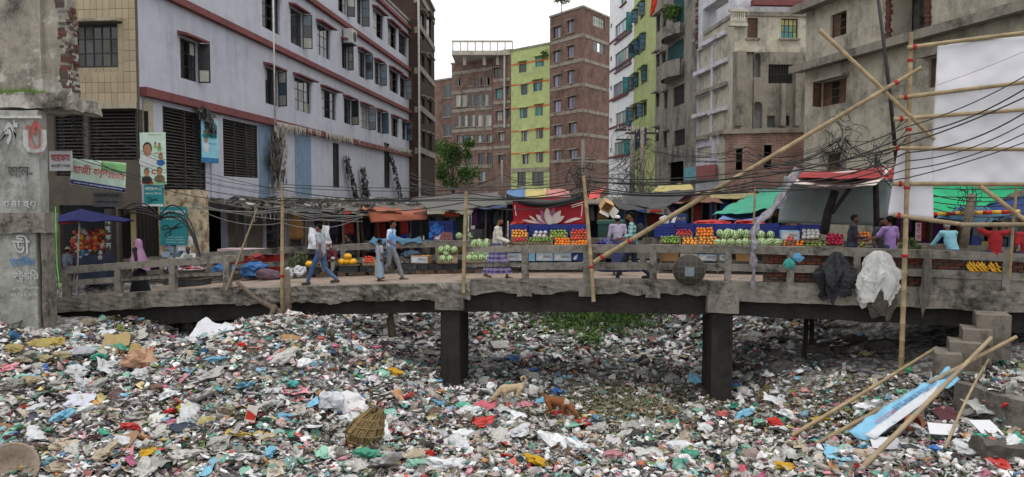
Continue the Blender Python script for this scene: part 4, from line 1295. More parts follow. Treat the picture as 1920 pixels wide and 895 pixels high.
# broken brick jamb beside the dark opening
for (x) in (1668, 1742):
 s0 = rg.sz(x, 0)[0]
 for k in range(24):
  o = bpy.data.objects.new('brick', rb); o.location = (s0 + random.gauss(0, 0.02), -0.02, s[2] + k * 0.085); o.rotation_euler = (0, 0, random.gauss(0, 0.1)); put(o, rg.root)
MOSS = None

# ragged brick edge where the upper floors of the half demolished block were torn off
for k in range(46):
 z = ct.H - 0.2 - k * 0.085
 if z < ct.sz(1305, 110)[1]: break
 for j in range(3):
  inst('brick', rb, (0.05 + 0.18 * noise.noise(Vector((z * 1.3, 0, 1))) + 0.1 * noise.noise(Vector((z * 4, 0, 1))) - 0.02 * j, -0.06 + 0.12 * j, z), (0, 0, random.gauss(0, 0.12)), 1.0, ct.root, mat=random.choice(bkm))
GRIME = None
# ================================================================== SIGNS AND POSTERS
def board(name, label, cat, x0, y0, x1, y1, Y, col, rz=None, th=0.04, tilt=0.0, dY=0.0):
 """flat sign filling a pixel rectangle at distance Y; returns (root, width, height, place(fn of u,v))"""
 a = at(x0, y1, Y); b = at(x1, y1, Y + dY); c = at(x0, y0, Y)
 root = thing(name, label, cat, a, math.atan2(b.y - a.y, b.x - a.x))
 W = math.hypot(b.x - a.x, b.y - a.y); H = c.z - a.z
 MB().box(0, W, 0, th, 0, H).build('panel', col, root)
 return root, W, H
def sign_text(root, s, u, v, h, mat, width, off=0.006, bold=0.0):
 vs, fs, w = text_mesh(s, h, bold)
 k = width / w
 mb = MB(); mb.add([(u + p.x * k, -off, v + p.z) for p in vs], fs)
 return mb.build('lettering', mat, root)
def patch(root, name, mat, x0, x1, z0, z1, off=0.003):
 return MB().box(x0, x1, -off, 0.001, z0, z1).build(name, mat, root)
def disc(root, name, mat, cx, cz, rx, rz_, off=0.005, n=20):
 mb = MB(); mb.add([(cx + rx * math.cos(2 * math.pi * k / n), -off, cz + rz_ * math.sin(2 * math.pi * k / n)) for k in range(n)], [tuple(range(n))])
 return mb.build(name, mat, root)
S_WHITE = M('sign_white', 'c9cacc', 0.6, 0.08, 3, 0.05, dirt=0.25); S_RED = M('sign_letter_red', 'a8242c', 0.6, 0.1); S_BLACK = M('sign_letter_black', (0.02, 0.02, 0.022), 0.6, 0.1)
S_TEAL = M('sign_board_teal', '1f7f86', 0.6, 0.15, 3, 0.05, dirt=0.3); S_PALE = M('sign_letter_pale', 'c8d6d8', 0.6, 0.08); S_NAVY = M('sign_navy', '26245f', 0.6, 0.15)
S_GREEN = M('sign_leaf_green', '7fb37a', 0.6, 0.2, 3); S_MINT = M('sign_mint', 'bcd3c4', 0.6, 0.12, 2, 0.05, dirt=0.2); SKIN_P = M('printed_skin', 'a5785a', 0.7, 0.15); S_SKY = M('poster_sky', '86bfd2', 0.6, 0.15, 3, dirt=0.2)
r_, W, H = board('shop_sign', 'white shop sign with red and black lettering beside the concrete pylon', 'sign', 93, 283, 135, 321, 23.4, S_WHITE)
sign_text(r_, 'আরাফাত', W * .5, H * .66, H * .36, S_RED, W * .86, bold=0.018); sign_text(r_, 'প্যান্ট েফয়ার', W * .5, H * .25, H * .24, S_BLACK, W * .84, bold=0.012)
patch(r_, 'rim', FRAME_W, 0, W, H * .97, H, 0.012); patch(r_, 'rim', FRAME_W, 0, W, 0, H * .03, 0.012)
# hanging banner
bn = thing('shop_banner', 'green and white hardware shop banner with red lettering sagging between poles', 'banner', at(133, 345, 23.6))
o = bn.location
def bpt(px, py, Y): return at(px, py, Y) - o
MB().cloth(bpt(130, 345, 23.5), bpt(236, 362, 23.3), bpt(236, 306, 23.3), bpt(136, 297, 23.5), 18, 8, 0.06, 0.03, th=0.004).build('cloth', S_MINT, bn, smooth=True)
MB().cloth(bpt(130.5, 344, 23.44), bpt(235.5, 361, 23.24), bpt(235.8, 353, 23.24), bpt(131, 336, 23.44), 18, 2, 0.02, 0.03, th=0.004).build('border', S_NAVY, bn, smooth=True)
MB().cloth(bpt(190, 318, 23.38), bpt(236, 326, 23.24), bpt(235.8, 307, 23.24), bpt(190, 302, 23.38), 8, 4, 0.02, 0.02, th=0.004).build('leaf_print', S_GREEN, bn, smooth=True)
for s, px, py, hp, wp in (('হাজী', 154, 318, 19, 34), ('বাবুল', 188, 326, 17, 28), ('হাডওয়ার', 218, 332, 15, 32)):
 ob = letters(bn, s, at(px, py, 23.08), hp / F * 23.2, S_RED, 0, wp / F * 23.2, 0.018)
 ob.rotation_euler = (0, R(9), 0)
ob = letters(bn, 'এখােন সকল প্রকার হার্ডওয়ার পাওয়া যায়', at(184, 349, 23.08), 3.6 / F * 23.2, S_PALE, 0, 92 / F * 23.2, 0.02); ob.rotation_euler = (0, R(9), 0)
r_, W, H = board('dark_signboard', 'faded dark signboard with grey lettering under the green banner', 'sign', 175, 361, 228, 388, 24.6, M('dull_board', '4a484c', 0.7, 0.2, 3, dirt=0.4))
sign_text(r_, 'কািলগঞ্জ সমাজ', W * .5, H * .32, H * .28, S_BLACK, W * .75, bold=0.02); sign_text(r_, 'নবাবগঞ্জ', W * .5, H * .74, H * .34, S_BLACK, W * .85, bold=0.02)
def portrait(root, cx, cz, s, shirt, hair=S_BLACK):
 disc(root, 'printed_shirt', shirt, cx, cz - s * 0.85, s * 0.75, s * 0.5, 0.006); disc(root, 'printed_hair', hair, cx, cz + s * 0.12, s * 0.4, s * 0.5, 0.008); disc(root, 'printed_face', SKIN_P, cx, cz, s * 0.35, s * 0.46, 0.010)
r_, W, H = board('election_poster', 'tall election poster with printed portraits hung before the iron grille', 'poster', 264, 249, 311, 346, 25.2, S_MINT, dY=-0.2)
portrait(r_, W * .3, H * .66, W * .46, S_WHITE)
portrait(r_, W * .25, H * .22, W * .28, S_BLACK); portrait(r_, W * .76, H * .24, W * .28, M('printed_brown', '6a5a44', 0.7)); portrait(r_, W * .82, H * .52, W * .22, M('printed_blue', '2a5a9a', 0.7))
for k in range(3): portrait(r_, W * (.62 + .16 * (k > 0)), H * (.78 - .06 * k + .1 * (k == 2)), W * .12, S_GREEN)
patch(r_, 'red_strip', S_RED, W * .05, W * .5, 0.01, H * .06); patch(r_, 'green_strip', S_GREEN, W * .5, W, 0.01, H * .07)
sign_text(r_, 'েভাট িদন', W * .74, H * .6, H * .035, S_RED, W * .4, bold=0.015); sign_text(r_, 'িবসিমল্লাহ', W * .6, H * .95, H * .025, S_BLACK, W * .5)
sign_text(r_, 'C', W * .53, H * .24, H * .09, S_RED, W * .2, bold=0.04)
def scissors(root, cx, cz, s, mat, ang):
 """a pair of tailor's scissors printed on a board"""
 def pt(u, v):
  c, n = math.cos(ang), math.sin(ang)
  return (cx + s * (u * c - v * n), -0.008, cz + s * (u * n + v * c))
 mb = MB()
 mb.add([pt(0, 0.03), pt(0.2, 0.10), pt(1.0, 0.22), pt(0.3, -0.02)], [(0, 1, 2, 3)])
 mb.add([pt(0, -0.03), pt(0.2, -0.10), pt(1.0, -0.16), pt(0.3, 0.02)], [(0, 1, 2, 3)])
 for sg in (1, -1):
  n = 14; q0 = []
  for k in range(n + 1):
   t = 2 * math.pi * k / n
   q0.append((pt(-0.42 + 0.26 * math.cos(t), sg * 0.24 + 0.17 * math.sin(t)), pt(-0.42 + 0.19 * math.cos(t), sg * 0.24 + 0.11 * math.sin(t))))
  for k in range(n):
   mb.add([q0[k][0], q0[k + 1][0], q0[k + 1][1], q0[k][1]], [(0, 1, 2, 3)])
  mb.add([pt(-0.3, sg * 0.10), pt(-0.22, sg * 0.17), pt(0.12, -sg * 0.02), pt(0.06, -sg * 0.08)], [(0, 1, 2, 3)])
 mb.build('scissors_print', mat, root)
r_, W, H = board('tailor_signboard', 'small teal tailor signboard with black scissors under the election poster', 'sign', 271, 347, 306, 387, 25.0, S_TEAL, dY=-0.15)
sign_text(r_, 'মােয়র েদায়া', W * .5, H * .82, H * .2, S_PALE, W * .9, bold=0.02); sign_text(r_, 'েপাশাক েটইলার', W * .5, H * .6, H * .13, S_PALE, W * .9); scissors(r_, W * .45, H * .3, W * .38, S_BLACK, 0.1)
patch(r_, 'rim', S_WHITE, 0, W, 0, H * .1)
r_, W, H = board('tailor_poster', 'large teal tailor poster with black scissors pasted on the peeling pier', 'poster', 301, 388, 351, 459, 26.25, S_TEAL, th=0.02, dY=-0.2)
sign_text(r_, 'মােয়র েদায়া', W * .5, H * .86, H * .14, S_PALE, W * .92, bold=0.02); sign_text(r_, 'েপাশাক েটইলার েদাকান', W * .5, H * .7, H * .09, S_PALE, W * .92); scissors(r_, W * .44, H * .42, W * .5, S_BLACK, 0.35)
for k in range(3): sign_text(r_, 'েলডিস ও েজন্টস', W * .56, H * (.2 - .07 * k), H * .045, S_PALE, W * .7)
r_, W, H = board('blue_poster', 'light blue poster with small printed figures fixed to the lavender pilaster', 'poster', 379, 223, 410, 305, 31.0, S_SKY, th=0.03, dY=0.9)
for k in range(4): portrait(r_, W * (.15 + .22 * k), H * .7, W * .16, S_TEAL)
portrait(r_, W * .25, H * .52, W * .25, S_WHITE); patch(r_, 'navy_strip', M('poster_blue', '2f6a94', 0.6), 0, W, 0, H * .12); disc(r_, 'printed_disc', S_TEAL, W * .7, H * .86, W * .2, H * .06); disc(r_, 'printed_disc', S_WHITE, W * .25, H * .32, W * .15, H * .07)
sign_text(r_, 'েভাট চাই', W * .6, H * .45, H * .04, S_NAVY, W * .5)
r_, W, H = board('shop_lettering_pillar', 'dark pillar with white vertical lettering beside the toy kiosk', 'pillar', 198, 392, 212, 520, 26.3, M('pillar_black', (0.04, 0.038, 0.036), 0.7), th=0.3)
for k, s in enumerate(('লা', 'জু', 'য়া', 'ল')): sign_text(r_, s, W * .5, H * (.82 - .12 * k), H * .08, S_PALE, W * .7)
r_, W, H = board('pink_signboard', 'narrow pink lettered signboard hanging among the stalls behind the blue shirt', 'sign', 1717, 418, 1727, 452, 23.2, M('sign_pale_pink', 'd0b8c8', 0.6))
for k, s in enumerate(('কু', 'য', 'মা')): sign_text(r_, s, W * .5, H * (.82 - .3 * k), H * .24, S_RED, W * .8, bold=0.015)

# ================================================================== MARKET ON THE BRIDGE
FR = {}
def fruit_mesh(name, r3, mat, nu=9, nv=6):
 FR[name] = MB().ball((0, 0, 0), r3, nu, nv).mesh(name, mat, True)
fruit_mesh('orange', 0.046, M('orange_peel', 'd9761c', 0.45, 0.12, 20, 0.1, rnd=0.15))
fruit_mesh('apple', 0.042, M('apple_red', 'c2452c', 0.35, 0.4, 9, 0, rnd=0.2))
fruit_mesh('red_apple', 0.042, M('apple_crimson', 'a8202c', 0.3, 0.25, 9, 0, rnd=0.2))
fruit_mesh('peach', 0.044, M('apple_yellow', 'd08a34', 0.4, 0.35, 12, 0, rnd=0.2))
fruit_mesh('lime', 0.042, M('lime_green', '7f9a34', 0.4, 0.2, 9, 0, rnd=0.2))
fruit_mesh('mango', (0.06, 0.042, 0.04), M('mango_green', '68803a', 0.45, 0.4, 7, 0, rnd=0.25))
fruit_mesh('dragon_fruit', (0.05, 0.05, 0.055), M('dragon_pink', 'a51d45', 0.45, 0.3, 9, 0, rnd=0.2))
fruit_mesh('netted_melon', (0.065, 0.065, 0.06), M('net_white', 'b3b1b0', 0.7, 0.15, 20, 0.2, rnd=0.12))
fruit_mesh('tomato', 0.04, M('tomato_red', 'c8391f', 0.3, 0.2, 9, 0, rnd=0.15))
def melon_mat():
 m, nt, b = _new('watermelon_rind')
 tc = nt.nodes.new('ShaderNodeTexCoord').outputs['Object']
 sx = nt.nodes.new('ShaderNodeSeparateXYZ'); nt.links.new(tc, sx.inputs[0])
 a = nt.nodes.new('ShaderNodeMath'); a.operation = 'ARCTAN2'
 nt.links.new(sx.outputs[0], a.inputs[0]); nt.links.new(sx.outputs[1], a.inputs[1])
 nz = _nz(nt, tc, 14.0, 4)
 ad = nt.nodes.new('ShaderNodeMath'); ad.operation = 'MULTIPLY_ADD'; ad.inputs[1].default_value = 1.6
 nt.links.new(nz, ad.inputs[0]); nt.links.new(a.outputs[0], ad.inputs[2])
 s = nt.nodes.new('ShaderNodeMath'); s.operation = 'MULTIPLY'; s.inputs[1].default_value = 9.0
 nt.links.new(ad.outputs[0], s.inputs[0])
 q = nt.nodes.new('ShaderNodeMath'); q.operation = 'SINE'; nt.links.new(s.outputs[0], q.inputs[0])
 c = _mix(nt, _rng(nt, q.outputs[0], -0.1, 0.6), hx('a3b884'), hx('35532c'))
 nt.links.new(c, b.inputs['Base Color']); b.inputs['Roughness'].default_value = 0.4
 return m
MEL = melon_mat()
FR['watermelon'] = MB().ball((0, 0, 0), (0.115, 0.115, 0.125), 14, 9).mesh('watermelon', MEL, True)
FR['long_watermelon'] = MB().ball((0, 0, 0), (0.115, 0.115, 0.185), 14, 10).mesh('watermelon', MEL, True)
FR['yellow_melon'] = MB().ball((0, 0, 0), (0.135, 0.135, 0.10), 12, 8).mesh('yellow_melon', M('melon_yellow', 'cf9a1e', 0.4, 0.12, 6, 0.05, rnd=0.1), True)
def pile(kind, name, label, group, x0, y0, x1, y1, w0, w1, r=0.045, cat='fruit', shrink=0.0):
 """fruit heaped on a sloping tray; each one an object"""
 yb = y1; k = 0
 pB = BP((x0 + x1) / 2, y1, w0); pT = BP((x0 + x1) / 2, y0, w1)
 H = max(0.05, pT.z - pB.z)
 rows = max(1, int(round(math.hypot(H, (w1 - w0) * 0.5) / (r * 1.75))))
 for j in range(rows):
  t = (j + 0.5) / rows
  w = w0 + (w1 - w0) * t; py = y1 + (y0 - y1) * t
  ins = shrink * t * (x1 - x0)
  a = BP(x0 + ins, py, w); b = BP(x1 - ins, py, w)
  n = max(1, int((b - a).length / (r * 2.02)))
  for i in range(n):
   p = a.lerp(b, (i + (0.5 if j % 2 == 0 else 0.75)) / (n + 0.3))
   p = p + Vector((random.gauss(0, 0.005), random.gauss(0, 0.006), random.gauss(0, 0.006)))
   inst(name, FR[kind], p, (random.uniform(-1, 1), random.uniform(-1, 1), random.uniform(0, 6)), random.uniform(0.9, 1.08), None, label, cat, group)
 # the tray the heap lies on
 a = BP(x0 - 0.5, y1, w0) - Vector((0, 0, r * 1.1)); b = BP(x1 + 0.5, y1, w0) - Vector((0, 0, r * 1.1))
 c = BP(x1 + 0.5, y0, w1) - Vector((0, 0, r * 1.6)); d = BP(x0 - 0.5, y0, w1) - Vector((0, 0, r * 1.6))
 return (a, b, c, d)
TRAYM = M('tray_wood', (0.14, 0.10, 0.065), 0.8, 0.35, 8)
def tray(label, q, th=0.04):
 a, b, c, d = q
 dz = Vector((0, 0, th))
 MB().hexa([a - dz, b - dz, d - dz, c - dz, a, b, d, c]).build('fruit_tray', TRAYM, None, label, 'tray', 'fruit trays on the stalls')
PLB = M('crate_blue', '1f2f7a', 0.5, 0.15, 5, 0.05, rnd=0.15, dirt=0.25); PLK = M('crate_black', (0.028, 0.03, 0.032), 0.55, 0.3, 5, 0.05, rnd=0.3, dirt=0.2, dcol=(0.12, 0.11, 0.1)); PLG = M('crate_grey_green', '333b3a', 0.55, 0.2, 5, 0.05, dirt=0.3)
CRD = {}
def crate_mesh(mat):
 """open plastic crate, unit size 1 x 1 x 1, slotted sides"""
 if mat.name in CRD: return CRD[mat.name]
 mb = MB()
 mb.box(-.5, .5, -.5, .5, 0, .05)
 for sy in (-.5, .46):
  for z0, z1 in ((.05, .2), (.27, .42), (.49, .64), (.71, 1.0)):
   mb.box(-.5, .5, sy, sy + .04, z0, z1)
  for x in (-.5, -.26, -.02, .22, .46):
   mb.box(x, x + .04, sy - .006, sy + .046, .0, 1.0)
 for sx in (-.5, .46):
  for z0, z1 in ((.05, .2), (.27, .42), (.49, .64), (.71, 1.0)):
   mb.box(sx, sx + .04, -.46, .46, z0, z1)
  for y in (-.26, -.02, .22):
   mb.box(sx - .006, sx + .046, y, y + .04, .0, 1.0)
 mb.box(-.52, .52, -.52, -.49, .93, .99); mb.box(-.52, .52, .49, .52, .93, .99)
 CRD[mat.name] = mb.mesh('plastic_crate', mat)
 return CRD[mat.name]
RZB = math.atan2(E1.y, E1.x)
def crate(x0, y0, x1, y1, w, dep, mat, label, group='plastic crates of the stalls', tilt=0.0, ground=None):
 a = BP(x0, y1, w); b = BP(x1, y1, w); c = BP((x0 + x1) / 2, y0, w)
 L = (b - a).length; H = c.z - a.z
 m = (a + b) / 2 + Vector((E2.x, E2.y, 0)) * dep / 2
 o = inst('plastic_crate', crate_mesh(mat), m, (tilt, 0, RZB), (L, dep, H), None, label, 'crate', group)
 return o
def carton(x0, y0, x1, y1, w, dep, mats, label, group='cardboard cartons of the fruit stalls', text=None, tmat=None):
 """closed carton with taped flaps and a printed front"""
 a = BP(x0, y1, w); b = BP(x1, y1, w); c = BP((x0 + x1) / 2, y0, w)
 L = (b - a).length; H = c.z - a.z
 root = thing('carton', label, 'carton', a, RZB + random.gauss(0, 0.01), group)
 MB().rbox(0, L, 0, dep, 0, H, 0.15, 0.006, seed=x0).build('box', mats[0], root)
 if len(mats) > 1:
  MB().box(L * .04, L * .96, -0.009, -0.005, H * .08, H * .9).build('printed_front', mats[1], root)
  mb = MB(); mb.add([(L * .08, -0.012, H * .2), (L * .3, -0.012, H * .15), (L * .42, -0.012, H * .8), (L * .2, -0.012, H * .6)], [(0, 1, 2, 3)])
  mb.build('printed_mark', S_WHITE, root)
  if text: sign_text(root, text, L * .68, H * .55, H * .3, tmat or S_NAVY, L * .45, 0.013)
 MB().box(L * .45, L * .55, -0.006, dep + 0.006, H, H + 0.006).build('tape', M('tape_tan', 'a08a60', 0.4), root)
 return root
BOXW = M('carton_white', 'b3b7bc', 0.75, 0.1, 4, dirt=0.25); BOXS = M('carton_sky', '7fb0cc', 0.7, 0.2, 4); BOXK = M('carton_brown', '94704a', 0.8, 0.15, 4, dirt=0.25); BOXN = M('carton_navy', '23336a', 0.7, 0.3, 4)
# tables of the three fruit stalls
TIM = M('stall_timber', (0.10, 0.075, 0.055), 0.85, 0.4, 6)
def table(x0, x1, y, w0, w1, label):
 a = BP(x0, y, w0); b = BP(x1, y, w0)
 root = thing('stall_table', label, 'table', Vector((a.x, a.y, zdeck(BS((x0 + x1) / 2, w0)))), RZB)
 L = (b - a).length; H = a.z - root.location.z
 D = w1 - w0
 n = 4
 for i in range(n):
  MB().box(0, L, D * i / n + 0.01, D * (i + 1) / n - 0.01, H - 0.05, H - 0.01).build('plank', TIM, root)
 k = max(2, int(L / 1.4) + 1)
 for i in range(k):
  for y_ in (0.04, D - 0.1):
   x = 0.03 + (L - 0.12) * i / (k - 1)
   MB().box(x, x + 0.06, y_, y_ + 0.06, -0.03, H - 0.05).build('leg', TIM, root)
 MB().box(0, L, 0.02, D - 0.02, 0.22, 0.25).build('shelf', TIM, root)
 return root
table(944, 1104, 464, 2.75, 3.55, 'timber table of the fruit stall under the red lotus cloth')
table(1235, 1462, 464, 2.75, 3.55, 'long timber table of the orange and watermelon stall')
table(1464, 1640, 467, 2.75, 3.55, 'timber table of the dragon fruit stall under the grey tarpaulin')
# stall A
A = 'fruit stall under the red lotus cloth'
for kind, nm, lab, rect in (('peach', 'apple', 'yellow orange apple heaped in the first crate under the lotus cloth', (959, 431, 990, 446)), ('red_apple', 'apple', 'crimson apple in the low row beside the mangoes under the lotus cloth', (960, 447, 987, 453)),
  ('mango', 'mango', 'green mango in the front row of the lotus cloth stall', (957, 453, 1037, 461)), ('netted_melon', 'netted_fruit', 'white net wrapped fruit stacked in a crate under the lotus cloth', (999, 433, 1027, 446)),
  ('mango', 'mango', 'green mango heaped behind the front row of the lotus cloth stall', (991, 446, 1036, 453)), ('lime', 'lime', 'light green lime heaped in a crate under the lotus cloth', (1031, 431, 1064, 446)),
  ('orange', 'orange', 'orange in the front heap under the limes of the lotus cloth stall', (1040, 446, 1070, 461)), ('apple', 'apple', 'red orange apple heaped in the last crate under the lotus cloth', (1070, 430, 1102, 450)), ('orange', 'orange', 'orange in the front row below the red orange apples', (1071, 451, 1102, 461))):
 lo = rect[1] > 440
 q = pile(kind, nm, lab, '%s, %s' % (nm + 's', A) if lo else 'upper ' + nm + 's, ' + A, *rect, 2.82 if lo else 3.1, 3.08 if lo else 3.4, 0.06 if kind == 'netted_melon' else 0.045)
 tray('%s tray under the %s' % ('low front' if lo else 'raised', lab.split(' in ')[0].split(' heaped')[0].split(' stacked')[0] + 's of the lotus stall'), q)
for i, (a, b) in enumerate(((957, 990), (993, 1030), (1031, 1066), (1067, 1103))):
 crate(a, 422, b, 447, 3.42, 0.5, PLB, 'deep blue crate behind the %s of the lotus cloth stall' % ('yellow apples', 'net wrapped fruit', 'limes', 'red orange apples')[i])
for i, (a, b, m_) in enumerate(((944, 969, (BOXS, BOXW)), (970, 980, (BOXW,)), (991, 1003, (BOXS,)), (1005, 1037, (BOXS, BOXW)), (1038, 1071, (BOXS, BOXW)), (1072, 1100, (BOXN, BOXN)))):
 carton(a, 474.5, b, 489.5, 2.9, 0.45, m_, ('%s fruit carton on the shelf under the lotus cloth stall' % ('pale blue', 'plain white', 'small blue', 'blue and white printed', 'printed white', 'dark blue')[i]), text='MANGO' if len(m_) > 1 and m_[1] is BOXW else None)
# stall B
Bn = 'orange and watermelon stall'
for kind, nm, lab, rect in (('mango', 'mango', 'green mango in the cellophane lined box of the orange stall', (1238, 443, 1276, 456)), ('red_apple', 'apple', 'dark red apple heaped in a blue crate of the orange stall', (1268, 430, 1298, 442)), ('peach', 'apple', 'yellow and red apple in the front row of the orange stall', (1279, 446, 1309, 459)),
  ('orange', 'orange', 'bright orange heaped high in the blue crate of the orange stall', (1305, 427, 1338, 443)), ('peach', 'orange', 'pale orange in the front heap of the orange stall', (1310, 444, 1346, 459))):
 lo = rect[1] > 440
 q = pile(kind, nm, lab, '%ss, %s' % (nm, Bn) if lo else 'upper %ss, %s' % (nm, Bn), *rect, 2.82 if lo else 3.1, 3.08 if lo else 3.4)
 tray('%s tray holding the %ss of the orange stall' % ('front' if lo else 'back', lab.split(' in ')[0].split(' heaped')[0]), q)
for i, (a, b) in enumerate(((1228, 1265), (1267, 1302), (1303, 1340), (1341, 1380), (1381, 1419), (1421, 1461))):
 crate(a, 420, b, 444, 3.42, 0.5, PLB, 'deep blue crate behind the %s of the orange stall' % ('mangoes', 'dark red apples', 'bright oranges', 'first watermelons', 'middle watermelons', 'last watermelons')[i])
for (x, y, lg) in ((1350, 438, 0), (1361, 441, 1), (1371, 438, 0), (1379, 444, 1), (1388, 438, 0), (1399, 442, 1), (1410, 439, 0), (1427, 441, 0), (1445, 441, 0), (1345, 456, 0), (1357, 456, 0), (1371, 455, 0), (1386, 456, 0), (1398, 455, 0), (1412, 456, 0), (1429, 455, 1), (1442, 456, 1), (1455, 456, 1)):
 up = y < 447
 inst('watermelon', FR['long_watermelon' if lg else 'watermelon'], BP(x, y, 3.25 if up else 2.95), (random.gauss(0, .3) + (0 if up else 1.2), random.gauss(0, .4), random.uniform(0, 6)), random.uniform(.95, 1.1), None,
         'striped watermelon in the %s row of the orange and watermelon stall' % ('back' if up else 'front'), 'watermelon', 'watermelons of the orange stall, %s row' % ('back' if up else 'front'))
tray('board under the front row of watermelons', (BP(1340, 462, 2.8), BP(1461, 462, 2.8), BP(1461, 459, 3.1), BP(1340, 459, 3.1)))
tray('raised board under the back row of watermelons', (BP(1343, 447, 3.1), BP(1461, 447, 3.1), BP(1461, 446, 3.45), BP(1343, 446, 3.45)))
for i, (a, b, y0, m_) in enumerate(((1238, 1272, 474, (BOXK,)), (1275, 1308, 476, (BOXW,)), (1309, 1345, 477, (BOXS, BOXW)), (1346, 1364, 477, (BOXS, BOXW)), (1380, 1408, 477, (BOXK,)))):
 carton(a, y0, b, 489.5, 2.9, 0.45, m_, '%s fruit carton on the shelf under the orange stall' % ('wide brown', 'white', 'sky blue printed', 'narrow blue and white', 'low brown')[i], text='MANGO' if len(m_) > 1 else None)
carton(1255, 402, 1288, 421, 3.5, 0.4, (BOXN, BOXN), 'navy and gold carton standing on the crates of the orange stall', text='FRUIT', tmat=M('gold_print', 'b08a40', 0.6))
# stall C
Cn = 'dragon fruit stall'
for kind, nm, lab, rect in (('tomato', 'tomato', 'red tomato on top of the oranges at the dragon fruit stall', (1474, 444, 1490, 451)), ('orange', 'orange', 'orange in the front heap of the dragon fruit stall', (1467, 451, 1508, 462)), ('netted_melon', 'netted_fruit', 'white netted fruit on the raised crate of the dragon fruit stall', (1503, 431, 1538, 448)),
  ('mango', 'mango', 'green mango in the low row next to the dragon fruit', (1510, 453, 1551, 463)), ('dragon_fruit', 'dragon_fruit', 'crimson dragon fruit heaped beside the dark shirted seller', (1549, 438, 1582, 459)), ('orange', 'orange', 'large orange heaped behind the dark shirted seller', (1603, 435, 1633, 452)), ('lime', 'lime', 'yellow green lime below the scale of the dragon fruit stall', (1610, 454, 1624, 463))):
 lo = rect[1] > 442
 q = pile(kind, nm, lab, '%ss, %s' % (nm, Cn) if lo else 'upper %ss, %s' % (nm, Cn), *rect, 2.82 if lo else 3.0, 3.05 if lo else 3.4, 0.06 if kind == 'netted_melon' else 0.05)
 tray('tray carrying the %s of the dragon fruit stall' % lab.split(' in ')[0].split(' heaped')[0].split(' on ')[0].split(' below')[0], q)
carton(1464, 433, 1499, 451, 3.1, 0.4, (BOXS, BOXW), 'blue and white carton on the dragon fruit stall with a green bag on it', text='MANGO')
crate(1500, 422, 1540, 448, 3.42, 0.5, PLB, 'deep blue crate behind the netted fruit of the dragon fruit stall')
crate(1462, 424, 1498, 436, 3.52, 0.4, PLB, 'shallow blue crate behind the blue and white carton')
# watermelon seller left of the lotus stall
wl = 'round watermelon heaped on crates beside the grey pole'
for (x, y, lg) in ((827, 469, 0), (839, 467, 0), (851.5, 469, 0), (837, 476, 0), (830, 486, 0), (843.5, 486, 0), (880, 485, 0), (891, 485, 0), (902.5, 484, 0), (915, 485, 0), (885, 476, 0), (897, 475, 0), (910, 476, 0), (888, 459, 1), (900, 458, 1), (912, 458, 1)):
 inst('watermelon', FR['long_watermelon' if lg else 'watermelon'], BP(x, y, 2.9 if y > 480 else (3.1 if y > 465 else 3.2)), (random.gauss(0, .2), random.gauss(0, .3), random.uniform(0, 6)), 0.95, None,
         'long upright watermelon at the handrail beside the white shirted man' if lg else (wl if x < 860 else 'round watermelon stacked below the upright ones'), 'watermelon', 'watermelons by the grey pole')
for (x, y) in ((861, 443), (884, 443)):
 inst('watermelon', FR['watermelon'], BP(x, y, 4.1), (0.3, 1.3, random.uniform(0, 6)), 1.0, None, 'watermelon lying on the blue table beyond the far railing', 'watermelon', 'watermelons on the blue table')
tray('sloping board under the watermelons by the grey pole', (BP(820, 492, 2.78), BP(858, 492, 2.78), BP(858, 473, 3.2), BP(822, 473, 3.2)))
tray('sloping board below the upright watermelons', (BP(874, 491, 2.78), BP(922, 491, 2.78), BP(922, 468, 3.25), BP(874, 468, 3.25)))
# crates standing on the deck, on bricks
blockm = M('support_brick', '5a463c', 0.9, 0.3, 8, rnd=0.3)
blk = MB().rbox(-0.13, 0.13, -0.1, 0.1, -0.01, 0.11, 0.1, 0.012, 6).mesh('support_brick', blockm)
CR = [(576, 604, 500, 'black crate under the yellow melons beside the walking man'), (637, 672, 497, 'grey crate under the stack of yellow melons'), (676, 708, 499, 'black crate under the tomatoes and hanging rags'), (748, 783, 495, 'long black crate behind the striped shirt'), (784, 804, 496, 'narrow black crate between two longer crates'), (805, 832, 496, 'black crate below the carton lid with newspaper'), (833, 858, 493, 'black crate under the heaped round watermelons'), (874, 897, 493, 'black crate left of the plaid lungi'), (898, 922, 493, 'black crate behind the plaid lungi')]
for i, (a, b, yt, lab) in enumerate(CR):
 s = BS((a + b) / 2, 2.85, 510)
 zb = zdeck(s) + 0.1
 pa, pb = BP(a, 510, 2.85), BP(b, 510, 2.85)
 H = BP((a + b) / 2, yt, 2.85).z - zb
 m_ = (pa + pb) / 2 + Vector((E2.x, E2.y, 0)) * 0.25; m_.z = zb
 inst('plastic_crate', crate_mesh(PLK if i != 1 else PLG), m_, (0, 0, RZB), ((pb - pa).length * .97, 0.5, H), None, lab, 'crate', 'plastic crates of the stalls')
 for q in (pa.lerp(pb, .12), pa.lerp(pb, .85)):
  q = q + Vector((E2.x, E2.y, 0)) * 0.1; q.z = zb - 0.1
  inst('support_brick', blk, q, (0, 0, random.uniform(0, 3)), 1.0, None, 'dusty brick propping up a crate on the bridge deck', 'brick', 'bricks under the crates')
for (x, y) in ((641, 488), (651, 488), (662, 488), (652, 478), (580, 492), (590, 492)):
 inst('yellow_melon', FR['yellow_melon'], BP(x, y + 3, 3.0), (random.gauss(0, .1), random.gauss(0, .1), random.uniform(0, 6)), 0.95, None, 'yellow melon %s' % ('stacked on the grey crate' if x > 600 else 'on the black crate beside the walking man'), 'melon', 'yellow melons')
tray('thin tray under the yellow melons on the grey crate', (BP(634, 497, 2.8), BP(674, 497, 2.8), BP(674, 496, 3.3), BP(634, 496, 3.3)), 0.02)
